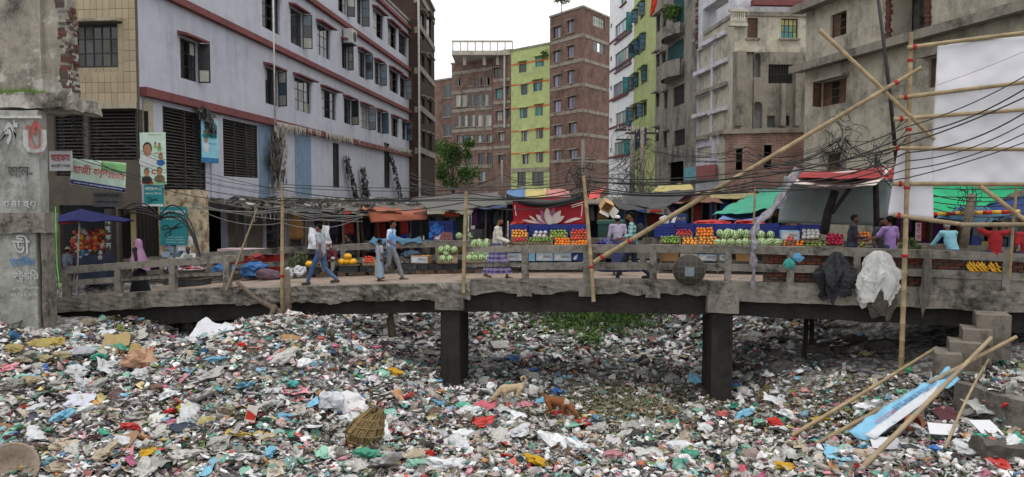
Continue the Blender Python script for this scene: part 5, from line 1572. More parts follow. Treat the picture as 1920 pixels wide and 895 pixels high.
tray('thin tray under the yellow melons on the black crate', (BP(574, 500, 2.8), BP(606, 500, 2.8), BP(606, 499, 3.3), BP(574, 499, 3.3)), 0.02)
q = pile('tomato', 'tomato', 'ripe tomato heaped on sacking beside the small girl', 'tomatoes beside the girl', 680, 480, 704, 493, 2.85, 3.2, 0.045, shrink=0.2); tray('tray under the tomatoes beside the girl', q)
carton(770, 480, 803, 494, 3.0, 0.4, (BOXK, BOXW), 'open brown and white carton on the crates behind the striped shirt', text='MANGO')
SACKW = M('white_sacking', 'b9bcc0', 0.8, 0.12, 4, 0.5, 14, dirt=0.3); TARPB = M('blue_tarp', '2f5f92', 0.5, 0.25, 3, 0.4, 12, dirt=0.25); TARPL = M('light_blue_cloth', '3a6078', 0.7, 0.2, 3, 0.4, 12, dirt=0.2)
def bundle(name, label, cat, x0, y0, x1, y1, w, mat, dep=0.5, seed=1.0, group=None, amp=0.42):
 """lumpy covered heap or stuffed sack"""
 a = BP(x0, y1, w); b = BP(x1, y1, w); c = BP(x0, y0, w)
 L = (b - a).length; H = c.z - a.z
 v = crumple(V3b, seed, amp, 1.0, False, 0.9)
 v = v / np.abs(v).max(0)
 mb = MB(); mb.add([(p[0] * L / 2, p[1] * dep / 2, (p[2] + 1) * H / 2) for p in v.tolist()], F3b)
 m_ = (a + b) / 2 + Vector((E2.x, E2.y, 0)) * dep / 2
 return mb.build(name, mat, None, label, cat, group, smooth=False, loc=m_, rz=RZB)
import bmesh as _bm
_b = _bm.new(); _bm.ops.create_icosphere(_b, subdivisions=3, radius=1.0)
V3b = [p.co.copy() for p in _b.verts]; F3b = [tuple(q.index for q in p.verts) for p in _b.faces]; _b.free()
def crumple(v, seed, amp=0.35, flat=0.55, knot=True, fr=1.2):
 out = []
 sd = Vector((seed * 3.7, seed * 1.3, -seed * 2.1)); kd = Vector((math.sin(seed * 5.0), math.cos(seed * 3.0), 0.5)).normalized()
 for p in v:
  q = Vector(p); d = 1 + amp * 1.3 * noise.noise(q * fr + sd)
  d -= amp * (0.9 * abs(noise.noise(q * 2.6 * fr + sd)) + 0.7 * abs(noise.noise(q * 5.6 * fr - sd)) + 0.4 * abs(noise.noise(q * 11 * fr + sd)))
  if knot:
   k = max(0.0, q.dot(kd)); d += 0.75 * k ** 7 - 0.25 * math.exp(-((k - 0.85) / 0.1) ** 2)
  r_ = q * d
  out.append((r_.x, r_.y * 0.85, max(r_.z, -0.35 if knot else -0.8) * flat))
 return np.array(out)
bundle('covered_goods', 'heap of goods under a crumpled blue tarpaulin on the bridge deck', 'covered goods', 384, 494, 432, 522, 2.6, TARPB, 0.8, 2)
bundle('covered_goods', 'larger heap under a blue tarpaulin beside the purple roll', 'covered goods', 432, 492, 490, 528, 2.7, TARPB, 0.8, 3)
bundle('rolled_bundle', 'dusty mauve cloth roll lying on bricks on the deck', 'bundle', 472, 505, 524, 528, 2.6, M('mauve_cloth', '5a4650', 0.85, 0.25, 5, 0.4), 0.5, 4, amp=0.15)
bundle('stuffed_sack', 'white stuffed sack lying beside the bamboo pole', 'sack', 524, 502, 548, 526, 2.6, SACKW, 0.6, 5, 'white sacks on the deck')
bundle('stuffed_sack', 'white stuffed sack tied with cord beside the black crate', 'sack', 544, 499, 576, 526, 2.7, SACKW, 0.6, 6, 'white sacks on the deck')
bundle('covered_goods', 'blue bag of goods on the table beyond the far railing', 'covered goods', 796, 418, 830, 452, 4.3, M('bright_blue_bag', '2a62ac', 0.35, 0.2, 3, 0.5, 14), 0.6, 7)
bundle('plastic_bundle', 'red plastic bundle behind the left end of the lotus stall', 'bundle', 950, 412, 985, 432, 3.9, M('red_plastic', '9c1f1c', 0.45, 0.2, 4, 0.4), 0.5, 8)
bundle('plastic_bundle', 'deep blue bundle beside the lilac shirt', 'bundle', 1118, 446, 1160, 470, 3.2, M('navy_plastic', '262a6e', 0.45, 0.2, 4, 0.4), 0.5, 9)
bundle('covered_goods', 'low heap under dark blue plastic behind the walking man in jeans', 'covered goods', 1120, 492, 1222, 524, 3.0, M('dark_navy_plastic', '1c2050', 0.45, 0.2, 4, 0.4), 0.6, 10)
bundle('folded_tarpaulin', 'red folded tarpaulin laid along the crates of the orange stall', 'tarpaulin', 1300, 412, 1376, 424, 3.7, M('red_tarp', 'a3241f', 0.5, 0.2, 5, 0.5), 0.35, 11, 'red folded tarpaulins'); bundle('folded_tarpaulin', 'second red folded tarpaulin behind the watermelons', 'tarpaulin', 1376, 412, 1440, 425, 3.75, MATS['red_tarp'], 0.35, 12, 'red folded tarpaulins')
bundle('white_sack', 'pale sack leaning behind the carton on the orange stall', 'sack', 1236, 404, 1262, 424, 3.6, SACKW, 0.4, 13)
BANM = M('banana_yellow', 'c2922a', 0.5, 0.3, 14)
def bananas(label, x0, x1, y, w, n):
 a, b = BP(x0, y, w), BP(x1, y, w); root = thing('banana_bunch', label, 'bananas', a, RZB)
 L = (b - a).length
 for i in range(n):
  x = L * (i + .5) / n; t = random.gauss(0, .25); z = .035 + .05 * (i % 3)
  MB().tube([(x - .02, .0, z + .13), (x - .03 + t * .05, -.04, z + .07), (x + t * .1, -.06, z), (x + .06 + t * .1, -.04, z - .03), (x + .11 + t * .1, 0, z - .01)], [.008, .02, .025, .02, .006], 7).build('banana', BANM, root, smooth=True)
 return root
bananas('ripe yellow bananas in the gap of the brick infill', 1812, 1848, 509, 0.06, 14); bananas('small bunch of yellow bananas beside the larger one in the brick gap', 1852, 1874, 510, 0.06, 7)
LFG = M('leafy_green', '45582e', 0.7, 0.5, 12, 0.2)
def greens(label, x0, y0, x1, y1, w):
 a, b, c = BP(x0, y1, w), BP(x1, y1, w), BP(x0, y0, w); L = (b - a).length; H = c.z - a.z; m_ = (a + b) / 2 + Vector((E2.x, E2.y, 0)) * .25; mb = MB()
 for i in range(420):
  u, v, t = random.gauss(0, .3), random.gauss(0, .3), random.random(); k = max(0.1, 1 - (u * u + v * v) * 2.2)
  p = Vector((u * L, v * .5, t * H * k)); d = Vector((random.gauss(0, 1), random.gauss(0, 1), random.gauss(0, .6))).normalized() * .07; e = d.cross(Vector((0, 0, 1))).normalized() * .022
  mb.add([p - d, p + e, p + d, p - e], [(0, 1, 2, 3)])
 return mb.build('vegetable_heap', LFG, None, label, 'greens', None, 'stuff', loc=m_, rz=RZB)
greens('heap of leafy greens behind the bamboo pole beside the blue shirted man', 1694, 447, 1732, 470, 2.6); greens('leafy green vegetables heaped behind the white sacks', 536, 472, 582, 502, 3.0)
# big basin of goods at the seated seller
def lathe(prof, n=20):
 mb = MB(); vs, fs = [], []
 for r0, z in prof:
  for k in range(n): vs.append((r0 * math.cos(2 * math.pi * k / n), r0 * math.sin(2 * math.pi * k / n), z))
 for i in range(len(prof) - 1):
  for k in range(n): fs.append((i * n + k, i * n + (k + 1) % n, (i + 1) * n + (k + 1) % n, (i + 1) * n + k))
 fs.append(tuple(range(n - 1, -1, -1)))
 mb.add(vs, fs); return mb
ALU = M('aluminium', '8a8a88', 0.35, 0.15, 6, 0.1, metal=0.8, dirt=0.2)
p = BP(357, 516, 2.2)
st_ = thing('low_stand', 'low dark crate stand under the aluminium basin', 'stand', Vector((p.x, p.y, zdeck(BS(357, 2.2)))), RZB)
MB().box(-0.55, 0.5, -0.25, 0.35, 0.0, 0.22).build('stand_box', PLK, st_); MB().box(-0.58, 0.53, -0.28, 0.38, 0.22, 0.25).build('stand_top', TIM, st_)
ba = lathe([(0.30, 0), (0.40, 0.1), (0.47, 0.26), (0.52, 0.27), (0.5, 0.3), (0.44, 0.25), (0.36, 0.12), (0.0, 0.1)]).build('basin', ALU, None, 'wide aluminium basin heaped with small red and white packets', 'basin', smooth=True, loc=st_.location + Vector((0, 0.0, 0.25)))
pkm = [M('packet_%d' % i, c, 0.5, 0.2) for i, c in enumerate(['b8b8bc', 'a02028', '202024', 'b06070'])]
for i in range(60):
 a, r0 = random.uniform(0, 6.28), 0.42 * math.sqrt(random.random())
 M4 = Matrix.Translation(st_.location + Vector((r0 * math.cos(a), r0 * math.sin(a), 0.25 + 0.24 + 0.12 * (1 - r0 / 0.45)))) @ Matrix.Rotation(random.uniform(-.6, .6), 4, 'X') @ Matrix.Rotation(random.uniform(0, 3), 4, 'Z')
 MB().box(-.06, .06, -.035, .035, -.012, .012, M4).build('packet', pkm[i % 4], None, 'small %s packet heaped in the aluminium basin' % ('white', 'red', 'black', 'pink')[i % 4], 'packet', '%s packets in the basin' % ('white', 'red', 'black', 'pink')[i % 4])
# freezer chest seen behind the blue heaps
fz = thing('ice_chest', 'red ice chest with a pale pink lid behind the far railing', 'chest', BP(412, 500, 4.0), RZB)
L = (BP(515, 500, 4.0) - BP(412, 500, 4.0)).length
MB().rbox(0, L, 0, 0.7, -0.2, 0.42, 0.3, 0.006).build('body', M('chest_red', '9a2420', 0.5, 0.2, 4, 0.1, dirt=0.3), fz); MB().rbox(-0.05, L + 0.02, -0.04, 0.74, 0.42, 0.58, 0.2, 0.012).build('lid', M('chest_lid', 'b39aa2', 0.6, 0.15, 4, 0.1, dirt=0.3), fz)

# ================================================================== AWNINGS AND TARPAULINS
def tarp(name, label, cat, c, mat, nx=16, ny=8, sag=0.12, wr=0.05, fr=1.6, edge=0.0, group=None, seed=0.0):
 """c: four (px, py, Y)"""
 q = [at(*k) for k in c]
 root = q[0].copy()
 return MB().cloth(*[p - root for p in q], nx, ny, sag, wr, fr, 0.006, seed, edge).build(name, mat, None, label, cat, group, smooth=True, loc=root)
TB = M('brown_tarp', '8f4f38', 0.7, 0.15, 2, 0.3, 10, dirt=0.3); NET = M('shade_net', '5c5b57', 0.9, 0.25, 30, 0.5, 60, dirt=0.2); BLK = M('black_tarp', (0.02, 0.019, 0.02), 0.5, 0.3, 4, 0.3, 10); REDT = M('lotus_red', '8f1220', 0.6, 0.15, 2, 0.15, 8)
tarp('brown_awning', 'brown orange tarpaulin awning over the clothes shop behind the bridge', 'awning', ((668, 396, 27.5), (803, 406, 27.2), (798, 391, 30.5), (700, 392, 31)), TB, sag=0.1, wr=0.08, edge=0.25)
tarp('awning_flap', 'hanging front flap of the brown orange tarpaulin', 'awning', ((695, 418, 27.4), (802, 412, 27.1), (803, 404, 27.2), (690, 397, 27.5)), TB, sag=-0.05, wr=0.06)
tarp('shade_net', 'grey shade net stretched over the watermelon seller', 'awning', ((806, 397, 25.0), (952, 385, 24.6), (932, 361, 29.5), (775, 371, 29.0)), NET, sag=0.22, wr=0.08)
lot = thing('lotus_cloth', 'red cloth printed with a large white lotus behind the fruit stall', 'cloth', BP(962, 426, 4.1))
o = lot.location
MB().cloth(BP(963, 427, 4.1) - o, BP(1097, 424, 4.1) - o, BP(1096, 368, 4.1) - o, BP(961, 372, 4.1) - o, 18, 8, 0.02, 0.035, 1.8).build('cloth', REDT, lot, smooth=True)
PETW = M('petal_white', 'c9b9ae', 0.7, 0.15, 6); PETP = M('petal_pink', '9a5a78', 0.7, 0.25, 6)
PXM = (BP(1030, 400, 4.0) - BP(1029, 400, 4.0)).length
def petal(cx, cy, L, Wd, ang, mat, d):
 n = 12; mb = MB(); pts = []
 for k in range(2 * n):
  t = k / n if k < n else 2 - k / n
  sgn = 1 if k < n else -1
  u = L * t; v = sgn * Wd * math.sin(math.pi * min(1, t)) ** 0.8 / 2
  pts.append(BP(cx + (u * math.cos(ang) - v * math.sin(ang)), cy - (u * math.sin(ang) + v * math.cos(ang)), 4.02 - d * 0.004) - o)
 mb.add(pts, [tuple(range(2 * n))]); mb.build('lotus_petal', mat, lot)
for i, (cx, cy, L, Wd, ang, m_) in enumerate(((1024, 420, 26, 9, 2.4, PETW), (1026, 421, 30, 11, 2.0, PETP), (1028, 422, 34, 12, 1.65, PETW), (1030, 422, 34, 12, 1.3, PETP), (1033, 421, 32, 12, 0.95, PETW), (1036, 419, 26, 10, 0.55, PETW), (1020, 420, 22, 7, 2.8, PETP), (1030, 423, 22, 12, 1.57, PETW), (1012, 419, 34, 5, 2.95, PETW), (1006, 415, 18, 4, 2.5, PETW), (1058, 418, 28, 6, 0.35, PETW), (1062, 415, 30, 4, 0.2, PETW))):
 petal(cx, cy, L, Wd, ang, m_, i + 2)
for (xa, ya, xb, yb) in ((967, 380, 992, 386), (969, 378, 990, 384), (1070, 386, 1094, 379), (1072, 389, 1092, 383), (965, 385, 968, 405), (1092, 384, 1090, 406)):
 MB().bar(BP(xa, ya, 4.02) - o, BP(xb, yb, 4.02) - o, 0.012, 0.025).build('printed_line', PETW, lot)
mb = MB(); vs, fs = [], []; n = 24; o_ = BP(950, 366, 3.9)
for i in range(n + 1):
 t = i / n; x = 949 + 146 * t; dip = 4 * t * (1 - t)
 for k, y in enumerate((363 + 12 * dip, 367 + 16 * dip, 373 + 17 * dip)):
  vs.append(BP(x, y + 1.2 * noise.noise(Vector((t * 6, k, 0))), 3.95 - 0.25 * (k == 1) * dip) - o_)
for i in range(n):
 for k in range(2): fs.append((i * 3 + k, i * 3 + k + 1, i * 3 + k + 4, i * 3 + k + 3))
m0 = len(vs); vs += [v + Vector((0, .006, 0)) for v in vs]; fs += [tuple(q + m0 for q in f[::-1]) for f in fs]
mb.add(vs, fs); mb.build('black_awning', BLK, None, 'black plastic sheet sagging over the lotus cloth stall', 'awning', smooth=True, loc=o_)
tarp('striped_canopy', 'blue strip of the patched canopy behind the lotus stall', 'awning', ((945, 376, 31), (985, 374, 31), (985, 354, 35), (952, 356, 35)), TARPB, wr=0.12, group='patched canopy sheets')
tarp('striped_canopy', 'yellow strip of the patched canopy behind the lotus stall', 'awning', ((984, 374, 30.9), (1026, 374, 30.9), (1024, 354, 35), (985, 354, 35)), M('yellow_tarp', 'a89a58', 0.6, 0.2, 3, 0.4, 10, dirt=0.2), wr=0.12, group='patched canopy sheets', seed=2)
tarp('striped_canopy', 'faded pink strip of the patched canopy behind the lotus stall', 'awning', ((1025, 376, 30.8), (1072, 376, 30.8), (1066, 355, 35), (1024, 354, 35)), M('pink_tarp', 'b06a68', 0.6, 0.2, 3, 0.4, 10, dirt=0.2), wr=0.12, group='patched canopy sheets', seed=3)
tarp('red_canopy', 'bright red tarpaulin peeping out beyond the bamboo pole', 'awning', ((1094, 377, 30), (1122, 372, 30), (1136, 350, 34), (1106, 362, 34)), M('bright_red_tarp', 'b83a34', 0.6, 0.2, 3, 0.3), wr=0.1)
tarp('black_canopy', 'black plastic canopy on the stall behind the two men', 'awning', ((1168, 386, 25.5), (1248, 391, 25.5), (1306, 354, 28), (1166, 366, 28)), BLK, sag=0.15, wr=0.1)
tarp('straw_roof', 'yellowish straw littered roof behind the black canopy', 'roof', ((1222, 362, 32), (1302, 358, 32), (1295, 344, 36), (1236, 348, 36)), M('straw_yellow', 'a09562', 0.9, 0.35, 14, 0.8, 20), wr=0.1)
GTP = M('green_tarp', '2f8f72', 0.5, 0.2, 3, 0.3, 10, dirt=0.2)
tarp('green_canopy', 'sloping green tarpaulin roof with poles beyond the orange stall', 'awning', ((1335, 404, 27), (1480, 388, 26), (1482, 352, 29), (1400, 368, 31)), GTP, wr=0.1, sag=0.1)
tarp('blue_canopy', 'faded blue tarpaulin below the green roof', 'awning', ((1345, 414, 26), (1420, 412, 26), (1440, 394, 28), (1372, 396, 28)), M('faded_blue_tarp', '6478aa', 0.6, 0.15, 3, 0.3, dirt=0.2), wr=0.06)
tarp('green_canopy', 'bright green tarpaulin roof behind the white sheets', 'awning', ((1722, 402, 22.5), (1832, 395, 22), (1925, 350, 24), (1725, 347, 25)), M('bright_green_tarp', '239a6a', 0.5, 0.2, 3, 0.4, 8, dirt=0.15), wr=0.1, sag=0.3)
tarp('navy_canopy', 'dark blue tarpaulin roof under the bright green one', 'awning', ((1830, 412, 21.5), (1945, 402, 21), (1945, 362, 23), (1855, 378, 23)), M('navy_tarp', '1f3566', 0.5, 0.2, 3, 0.4, 8), wr=0.08, sag=0.1)
tarp('blue_cloth', 'light blue cloth slung below the striped pole', 'cloth', ((1752, 412, 21.2), (1860, 418, 21), (1905, 400, 21.3), (1800, 385, 21.6)), TARPL, wr=0.15, sag=0.25)
tarp('grey_tarpaulin', 'grey translucent tarpaulin hanging behind the dragon fruit stall', 'tarpaulin', ((1458, 418, 24.4), (1668, 424, 23.8), (1672, 338, 23.8), (1470, 330, 24.4)), M('grey_tarp', '77807f', 0.5, 0.12, 2, 0.3, 5, dirt=0.25), 22, 12, 0.05, 0.10, 1.2)
tarp('red_canopy', 'faded red and pink canopy above the dragon fruit stall', 'awning', ((1476, 346, 21.5), (1638, 351, 21.3), (1673, 316, 24.5), (1480, 328, 24.5)), M('faded_pink_tarp', 'bdb0aa', 0.7, 0.15, 2, 0.2, dirt=0.3), sag=0.25, wr=0.05)
tarp('canopy_edge', 'dark red back edge of the pink canopy', 'awning', ((1500, 334, 23.2), (1676, 336, 22.6), (1676, 313, 24.9), (1482, 326, 24.9)), M('dark_red_tarp', '8a2a2c', 0.7, 0.2, 2, 0.2), sag=0.0, wr=0.03)
# twisted grey cloth tied to the railing
tc_ = [at(1494, 318, 21.2), at(1480, 345, 20.9), at(1462, 378, 20.6), at(1440, 402, 20.2), at(1418, 420, 19.6), at(1412, 440, 19.2), at(1416, 460, 19.0), at(1410, 480, 18.98), at(1414, 502, 19.0), at(1412, 540, 19.05)]
mb = MB(); NP = 60
def cr_pt(t):
 t = t * (len(tc_) - 1); i = min(int(t), len(tc_) - 2); f = t - i
 return tc_[i].lerp(tc_[i + 1], f)
rings = []
n = 14; vs, fs = [], []
for i in range(NP + 1):
 t = i / NP; c0 = cr_pt(t); tw_ = t * 16
 r0 = (0.13 if t < 0.5 else 0.10) * (0.9 + 0.25 * math.sin(t * 40)) * (1 if t < 0.88 else 0.55)
 for k in range(n):
  a = 2 * math.pi * k / n
  rr = r0 * (0.65 + 0.35 * math.cos(3 * a + tw_) + 0.12 * math.cos(7 * a + tw_))
  d = Vector((math.cos(a), 0.3 * math.sin(a), 0.75 * math.sin(a)))
  vs.append(c0 + d * rr)
for i in range(NP):
 for k in range(n): fs.append((i * n + k, i * n + (k + 1) % n, (i + 1) * n + (k + 1) % n, (i + 1) * n + k))
mb.add(vs, fs); mb.build('twisted_cloth', M('grey_stripe_cloth', '77737a', 0.85, 0.45, 9, 0.5), None, 'long twisted grey cloth tied from the canopy down to the railing', 'cloth', smooth=True)
# cardboard box caught on the pole
cb = thing('open_carton', 'open cardboard carton stuck tilted on a stick above the bridge', 'carton', at(1137, 386, 21.6))
cb.rotation_euler = (0.5, 0.45, 0.3)
mb = MB(); s_ = 0.135
for (x0, x1, y0, y1, z0, z1) in ((-s_, s_, -s_, s_, -s_, -s_ + .01), (-s_, -s_ + .01, -s_, s_, -s_ + .01, s_), (s_ - .01, s_, -s_, s_, -s_ + .01, s_), (-s_ + .01, s_ - .01, s_ - .01, s_, -s_ + .01, s_), (-s_ + .01, s_ - .01, -s_, s_, s_ - .01, s_)):
 mb.box(x0, x1, y0, y1, z0, z1)
mb.build('box', M('kraft_card', 'b08e66', 0.8, 0.1, 4), cb)
mb = MB(); mb.quad((-s_, -s_, -s_), (s_, -s_, -s_), (s_ + .02, -s_ - .1, -s_ - .05), (-s_ - .02, -s_ - .1, -s_ - .05)); mb.quad((s_, -s_, -s_), (s_, -s_, s_), (s_ + .12, -s_ - .18, s_), (s_ + .12, -s_ - .18, -s_)); mb.build('flap', M('card_white', 'c3c0b8', 0.8, 0.1), cb)

# ================================================================== BAMBOO AND POLES
BAM = M('bamboo_tan', '8f7d60', 0.6, 0.35, 3, 0.15, rnd=0.15, dirt=0.25, dcol=(0.12, 0.09, 0.05)); BAMG = M('bamboo_grey', '8a7a62', 0.7, 0.25, 3, 0.2, rnd=0.15, dirt=0.3); LASH = M('red_lashing', '8e1f20', 0.7, 0.2)
def bamboo(label, a, b, r0=0.05, r1=None, mat=None, node=0.38, bend=0.02, group='bamboo poles', name='bamboo_pole', cat='bamboo pole', lash=()):
 a, b = Vector(a), Vector(b); r1 = r1 or r0 * 0.8
 L = (b - a).length; n = max(3, int(L / node)); pts, rs = [], []
 side = Vector((noise.noise(a * 3.1), noise.noise(b * 2.3), noise.noise(a + b))) * bend * L
 for i in range(n):
  for f, k in ((0.0, 1.12), (0.06, 0.97), (0.5, 0.95), (0.94, 0.97)):
   t = (i + f) / n
   pts.append(a.lerp(b, t) + side * 4 * t * (1 - t)); rs.append((r0 + (r1 - r0) * t) * k)
 pts.append(b); rs.append(r1 * 1.05)
 o_ = thing(name, label, cat, a, 0, group)
 MB().tube([p - a for p in pts], rs, 9).build('cane', mat or BAM, o_, smooth=True)
 for t in lash:
  c = a.lerp(b, t) + side * 4 * t * (1 - t) - a; d = (b - a).normalized() * 0.035; r = (r0 + (r1 - r0) * t) * 1.15
  MB().tube([c - d, c - d * .3, c + d * .3, c + d], [r, r * 1.15, r * 1.15, r], 9).build('lashing', LASH, o_)
 return o_
W0 = -0.22
bamboo('tall upright bamboo pole of the sheet scaffold standing in the rubbish', at(1689, 700, 18.1), BP(1708, 62, W0), 0.062, 0.05, lash=(0.35, 0.55, 0.72, 0.92))
for lab, p, q in (('top horizontal bamboo carrying the white sheet', (1702, 90, -0.34), (1960, 57, -0.34)), ('second horizontal bamboo across the white sheet', (1684, 184, -0.36), (1960, 150, -0.36)), ('third horizontal bamboo across the white sheet', (1676, 224, -0.34), (1960, 203, -0.34)),
                  ('fourth horizontal bamboo across the white sheet', (1668, 278, -0.36), (1960, 281, -0.36)), ('bottom horizontal bamboo at the hem of the white sheet', (1674, 345, -0.35), (1960, 347, -0.35))):
 bamboo(lab, BP(*p), BP(*q), 0.052, 0.045, bend=0.008, lash=(0.05,))
bamboo('weathered grey bamboo slanting past the lower white sheet', BP(1676, 403, -0.45), BP(1818, 423, -0.45), 0.055, 0.05, BAMG, lash=(0.06,)); bamboo('pale grey bamboo rail in front of the red shirts', BP(1800, 422, -0.5), BP(1960, 421, -0.5), 0.055, 0.05, BAMG)
bamboo('long diagonal bamboo rising from the railing to the scaffold', BP(1113, 492, -0.12), BP(1728, 127, -0.5), 0.062, 0.048, bend=0.004, lash=(0.03, 0.12, 0.93))
bamboo('diagonal bamboo falling from the left to the scaffold pole', BP(1537, 57, -0.62), BP(1752, 262, -0.3), 0.05, 0.045, lash=(0.55,)); bamboo('short bamboo brace over the red shirted man', BP(1838, 350, -0.4), BP(1945, 432, -0.4), 0.055, 0.05)
bamboo('thin bamboo upright beside the red shirts', BP(1893, 520, -0.16), BP(1906, 352, -0.3), 0.035, 0.03); bamboo('bamboo upright lashed to the railing at the lotus stall', BP(1113, 566, -0.14), BP(1094, 330, -0.14), 0.055, 0.045, lash=(0.28,))
bamboo('bamboo upright at the broken edge of the deck', BP(530, 588, -0.2), BP(530, 350, -0.2), 0.06, 0.04, lash=(0.3,)); bamboo('leaning bamboo stick against the broken left railing', BP(424, 545, -0.15), BP(482, 392, 0.1), 0.032, 0.025, BAMG)
bamboo('grey timber upright beside the watermelons', BP(869, 550, -0.12), BP(874, 360, 0.0), 0.055, 0.045, BAMG); bamboo('thin pole holding the green roof', at(1413, 420, 21.5), at(1416, 352, 21.5), 0.03, 0.03, BAMG)
MB().tube([at(1685, 345, 24.5), at(1668, 170, 24.3), at(1643, -30, 24)], [0.06, 0.055, 0.045], 8).build('steel_pole', M('black_iron', (0.02, 0.02, 0.02), 0.5), None, 'tall dark leaning iron pole behind the white sheets', 'pole', smooth=True)
def pole(label, pts, r, mat, name='timber_post', cat='post', group=None):
 return MB().tube([at(*p) for p in pts], r, 8).build(name, mat, None, label, cat, group, smooth=True)
pole('thick crooked timber post behind the dark shirted seller', [(1545, 440, 23.4), (1552, 400, 23.4), (1566, 358, 23.4)], [0.14, 0.13, 0.12], WOODD); pole('thin dark timber brace beside the crooked post', [(1560, 400, 23.2), (1580, 372, 23.2), (1600, 345, 23.2)], 0.06, WOODD); pole('dark post at the edge of the grey tarpaulin', [(1644, 430, 23.4), (1643, 380, 23.4), (1642, 345, 23.4)], 0.09, WOODD)
pole('knobbly trunk post wrapped with cable behind the blue shirt', [(1806, 465, 20.9), (1812, 430, 20.9), (1818, 400, 20.9), (1822, 365, 21)], [0.11, 0.10, 0.13, 0.1], M('grey_bark', '6a6054', 0.9, 0.4, 10, 0.8, 20))
sp = thing('striped_pole', 'red and yellow striped pole lying across the stalls', 'pole', at(1740, 402, 21.4)); a, b = at(1740, 402, 21.4), at(1912, 397, 20.8)
for i in range(10): MB().tube([a.lerp(b, i / 10) - a, a.lerp(b, (i + 1) / 10) - a], 0.055, 10).build('stripe', M('stripe_red', 'a8281e', 0.5) if i % 2 == 0 else M('stripe_yellow', 'c09a30', 0.5), sp, smooth=True)
# white sheets on the scaffold
SHT = M('white_sheet', 'd2d3da', 0.6, 0.05, 1.2, 0.12, 5, dirt=0.2, dcol=(0.50, 0.42, 0.50))
def bsheet(label, c, nx, ny, wr, sag=0.02, mat=None, seed=0.0):
 q = [BP(*k) for k in c]; r0 = q[0].copy()
 return MB().cloth(*[p - r0 for p in q], nx, ny, sag, wr, 1.3, 0.004, seed).build('white_sheet', mat or SHT, None, label, 'sheet', 'white sheets of the scaffold', smooth=True, loc=r0)
bsheet('large white sheet stretched over the bamboo scaffold', ((1744, 346, -0.2), (1960, 347, -0.2), (1960, 64, -0.26), (1758, 83, -0.26)), 40, 40, 0.06)
bsheet('narrow white sheet hanging left of the large one', ((1664, 404, -0.2), (1750, 412, -0.2), (1748, 280, -0.26), (1684, 282, -0.26)), 12, 16, 0.05, seed=4)
# bags hung on the railing, winnowing basket
def hung(label, mat, x, y0, y1, hw, seed, name='hanging_sack'):
 """sack hung from one point, widening in folds"""
 top = BP(x, y0, -0.12); H = top.z - BP(x, y1, -0.12).z; pxm = 1 / F * top.y
 mb = MB(); vs, fs = [], []; n, m_ = 56, 30
 for j in range(m_ + 1):
  t = j / m_
  for k in range(n):
   a = 2 * math.pi * k / n
   w = hw * pxm * (0.12 + 0.95 * min(1, (t * 1.5)) ** 0.7 * (1 - 0.35 * max(0, t - 0.55) / 0.45))
   f = 1 + 0.16 * math.sin(5 * a + seed * 3 + t * 2) + 0.12 * math.sin(11 * a + t * 6 + seed) + 0.45 * noise.noise(Vector((math.cos(a) * 2, math.sin(a) * 2, t * 3 + seed))) + 0.4 * (0.25 - abs(noise.noise(Vector((math.cos(a) * 4.5, math.sin(a) * 4.5, t * 5 + seed))))) + 0.3 * (0.2 - abs(noise.noise(Vector((math.cos(a) * 9, math.sin(a) * 9, t * 9 - seed)))))
   z = -H * t * (1 + 0.45 * noise.noise(Vector((math.cos(a) * 1.9, math.sin(a), seed + 5))))
   vs.append((math.cos(a) * w * f, math.sin(a) * w * 0.30 * f, z))
 for j in range(m_):
  for k in range(n): fs.append((j * n + k, j * n + (k + 1) % n, (j + 1) * n + (k + 1) % n, (j + 1) * n + k))
 fs.append(tuple(m_ * n + k for k in range(n))); mb.add(vs, fs)
 return mb.build(name, mat, None, label, 'sack', 'sacks hung on the railing', smooth=False, loc=top + Vector((0, -0.06, 0)), rz=RZB)
hung('black plastic bag hung from the railing over the brick infill', M('black_bag', (0.010, 0.011, 0.014), 0.25, 0.25, 8, 0.5, 16), 1567, 472, 552, 32, 1.0, 'hanging_bag'); hung('white sack hung from the railing beside the bamboo pole', M('sack_white', 'b9b9b6', 0.75, 0.1, 5, 0.4, 16, dirt=0.15), 1645, 470, 562, 38, 2.3)
hung('brown sack hanging underneath the white one', M('sack_brown', '4c4640', 0.8, 0.2, 5, 0.4), 1652, 520, 588, 20, 4.1)
hung('small teal bag tied to a railing post', M('teal_bag', '2f8a80', 0.4, 0.2, 6, 0.4), 1478, 484, 502, 9, 5.5, 'hanging_bag'); hung('small sky blue bag tied beside the teal one', M('sky_bag', '4f86a8', 0.4, 0.2, 6, 0.4), 1494, 474, 488, 9, 6.5, 'hanging_bag')
hung('frayed grey rag hanging from a railing post by the bamboo pole', M('grey_rag', '55524d', 0.9, 0.3, 8), 1736, 468, 572, 8, 7.5, 'hanging_rag')
bk = thing('winnowing_basket', 'round black woven basket hung on the outside of the railing', 'basket', BP(1292, 507, -0.2), RZB)
BKM = M('basket_black', (0.035, 0.033, 0.03), 0.7, 0.3, 30, 0.6, 40); Rb = 29 / F * bk.location.y
mb = lathe([(0.001, 0.16), (Rb * .3, 0.15), (Rb * .6, 0.115), (Rb * .85, 0.05), (Rb, 0.0), (Rb, 0.02), (Rb * .85, 0.08), (Rb * .6, 0.135), (Rb * .3, 0.17), (0.001, 0.18)], 32)
mb.v = [(x, -z, y) for x, y, z in mb.v]; mb.build('bowl', BKM, bk, smooth=True)
mb = MB(); mb.tube([(Rb * math.cos(2 * math.pi * k / 40), 0, Rb * math.sin(2 * math.pi * k / 40)) for k in range(41)], 0.022, 6); mb.build('rim', M('cane_dark', '5a5044', 0.7, 0.3, 10), bk)
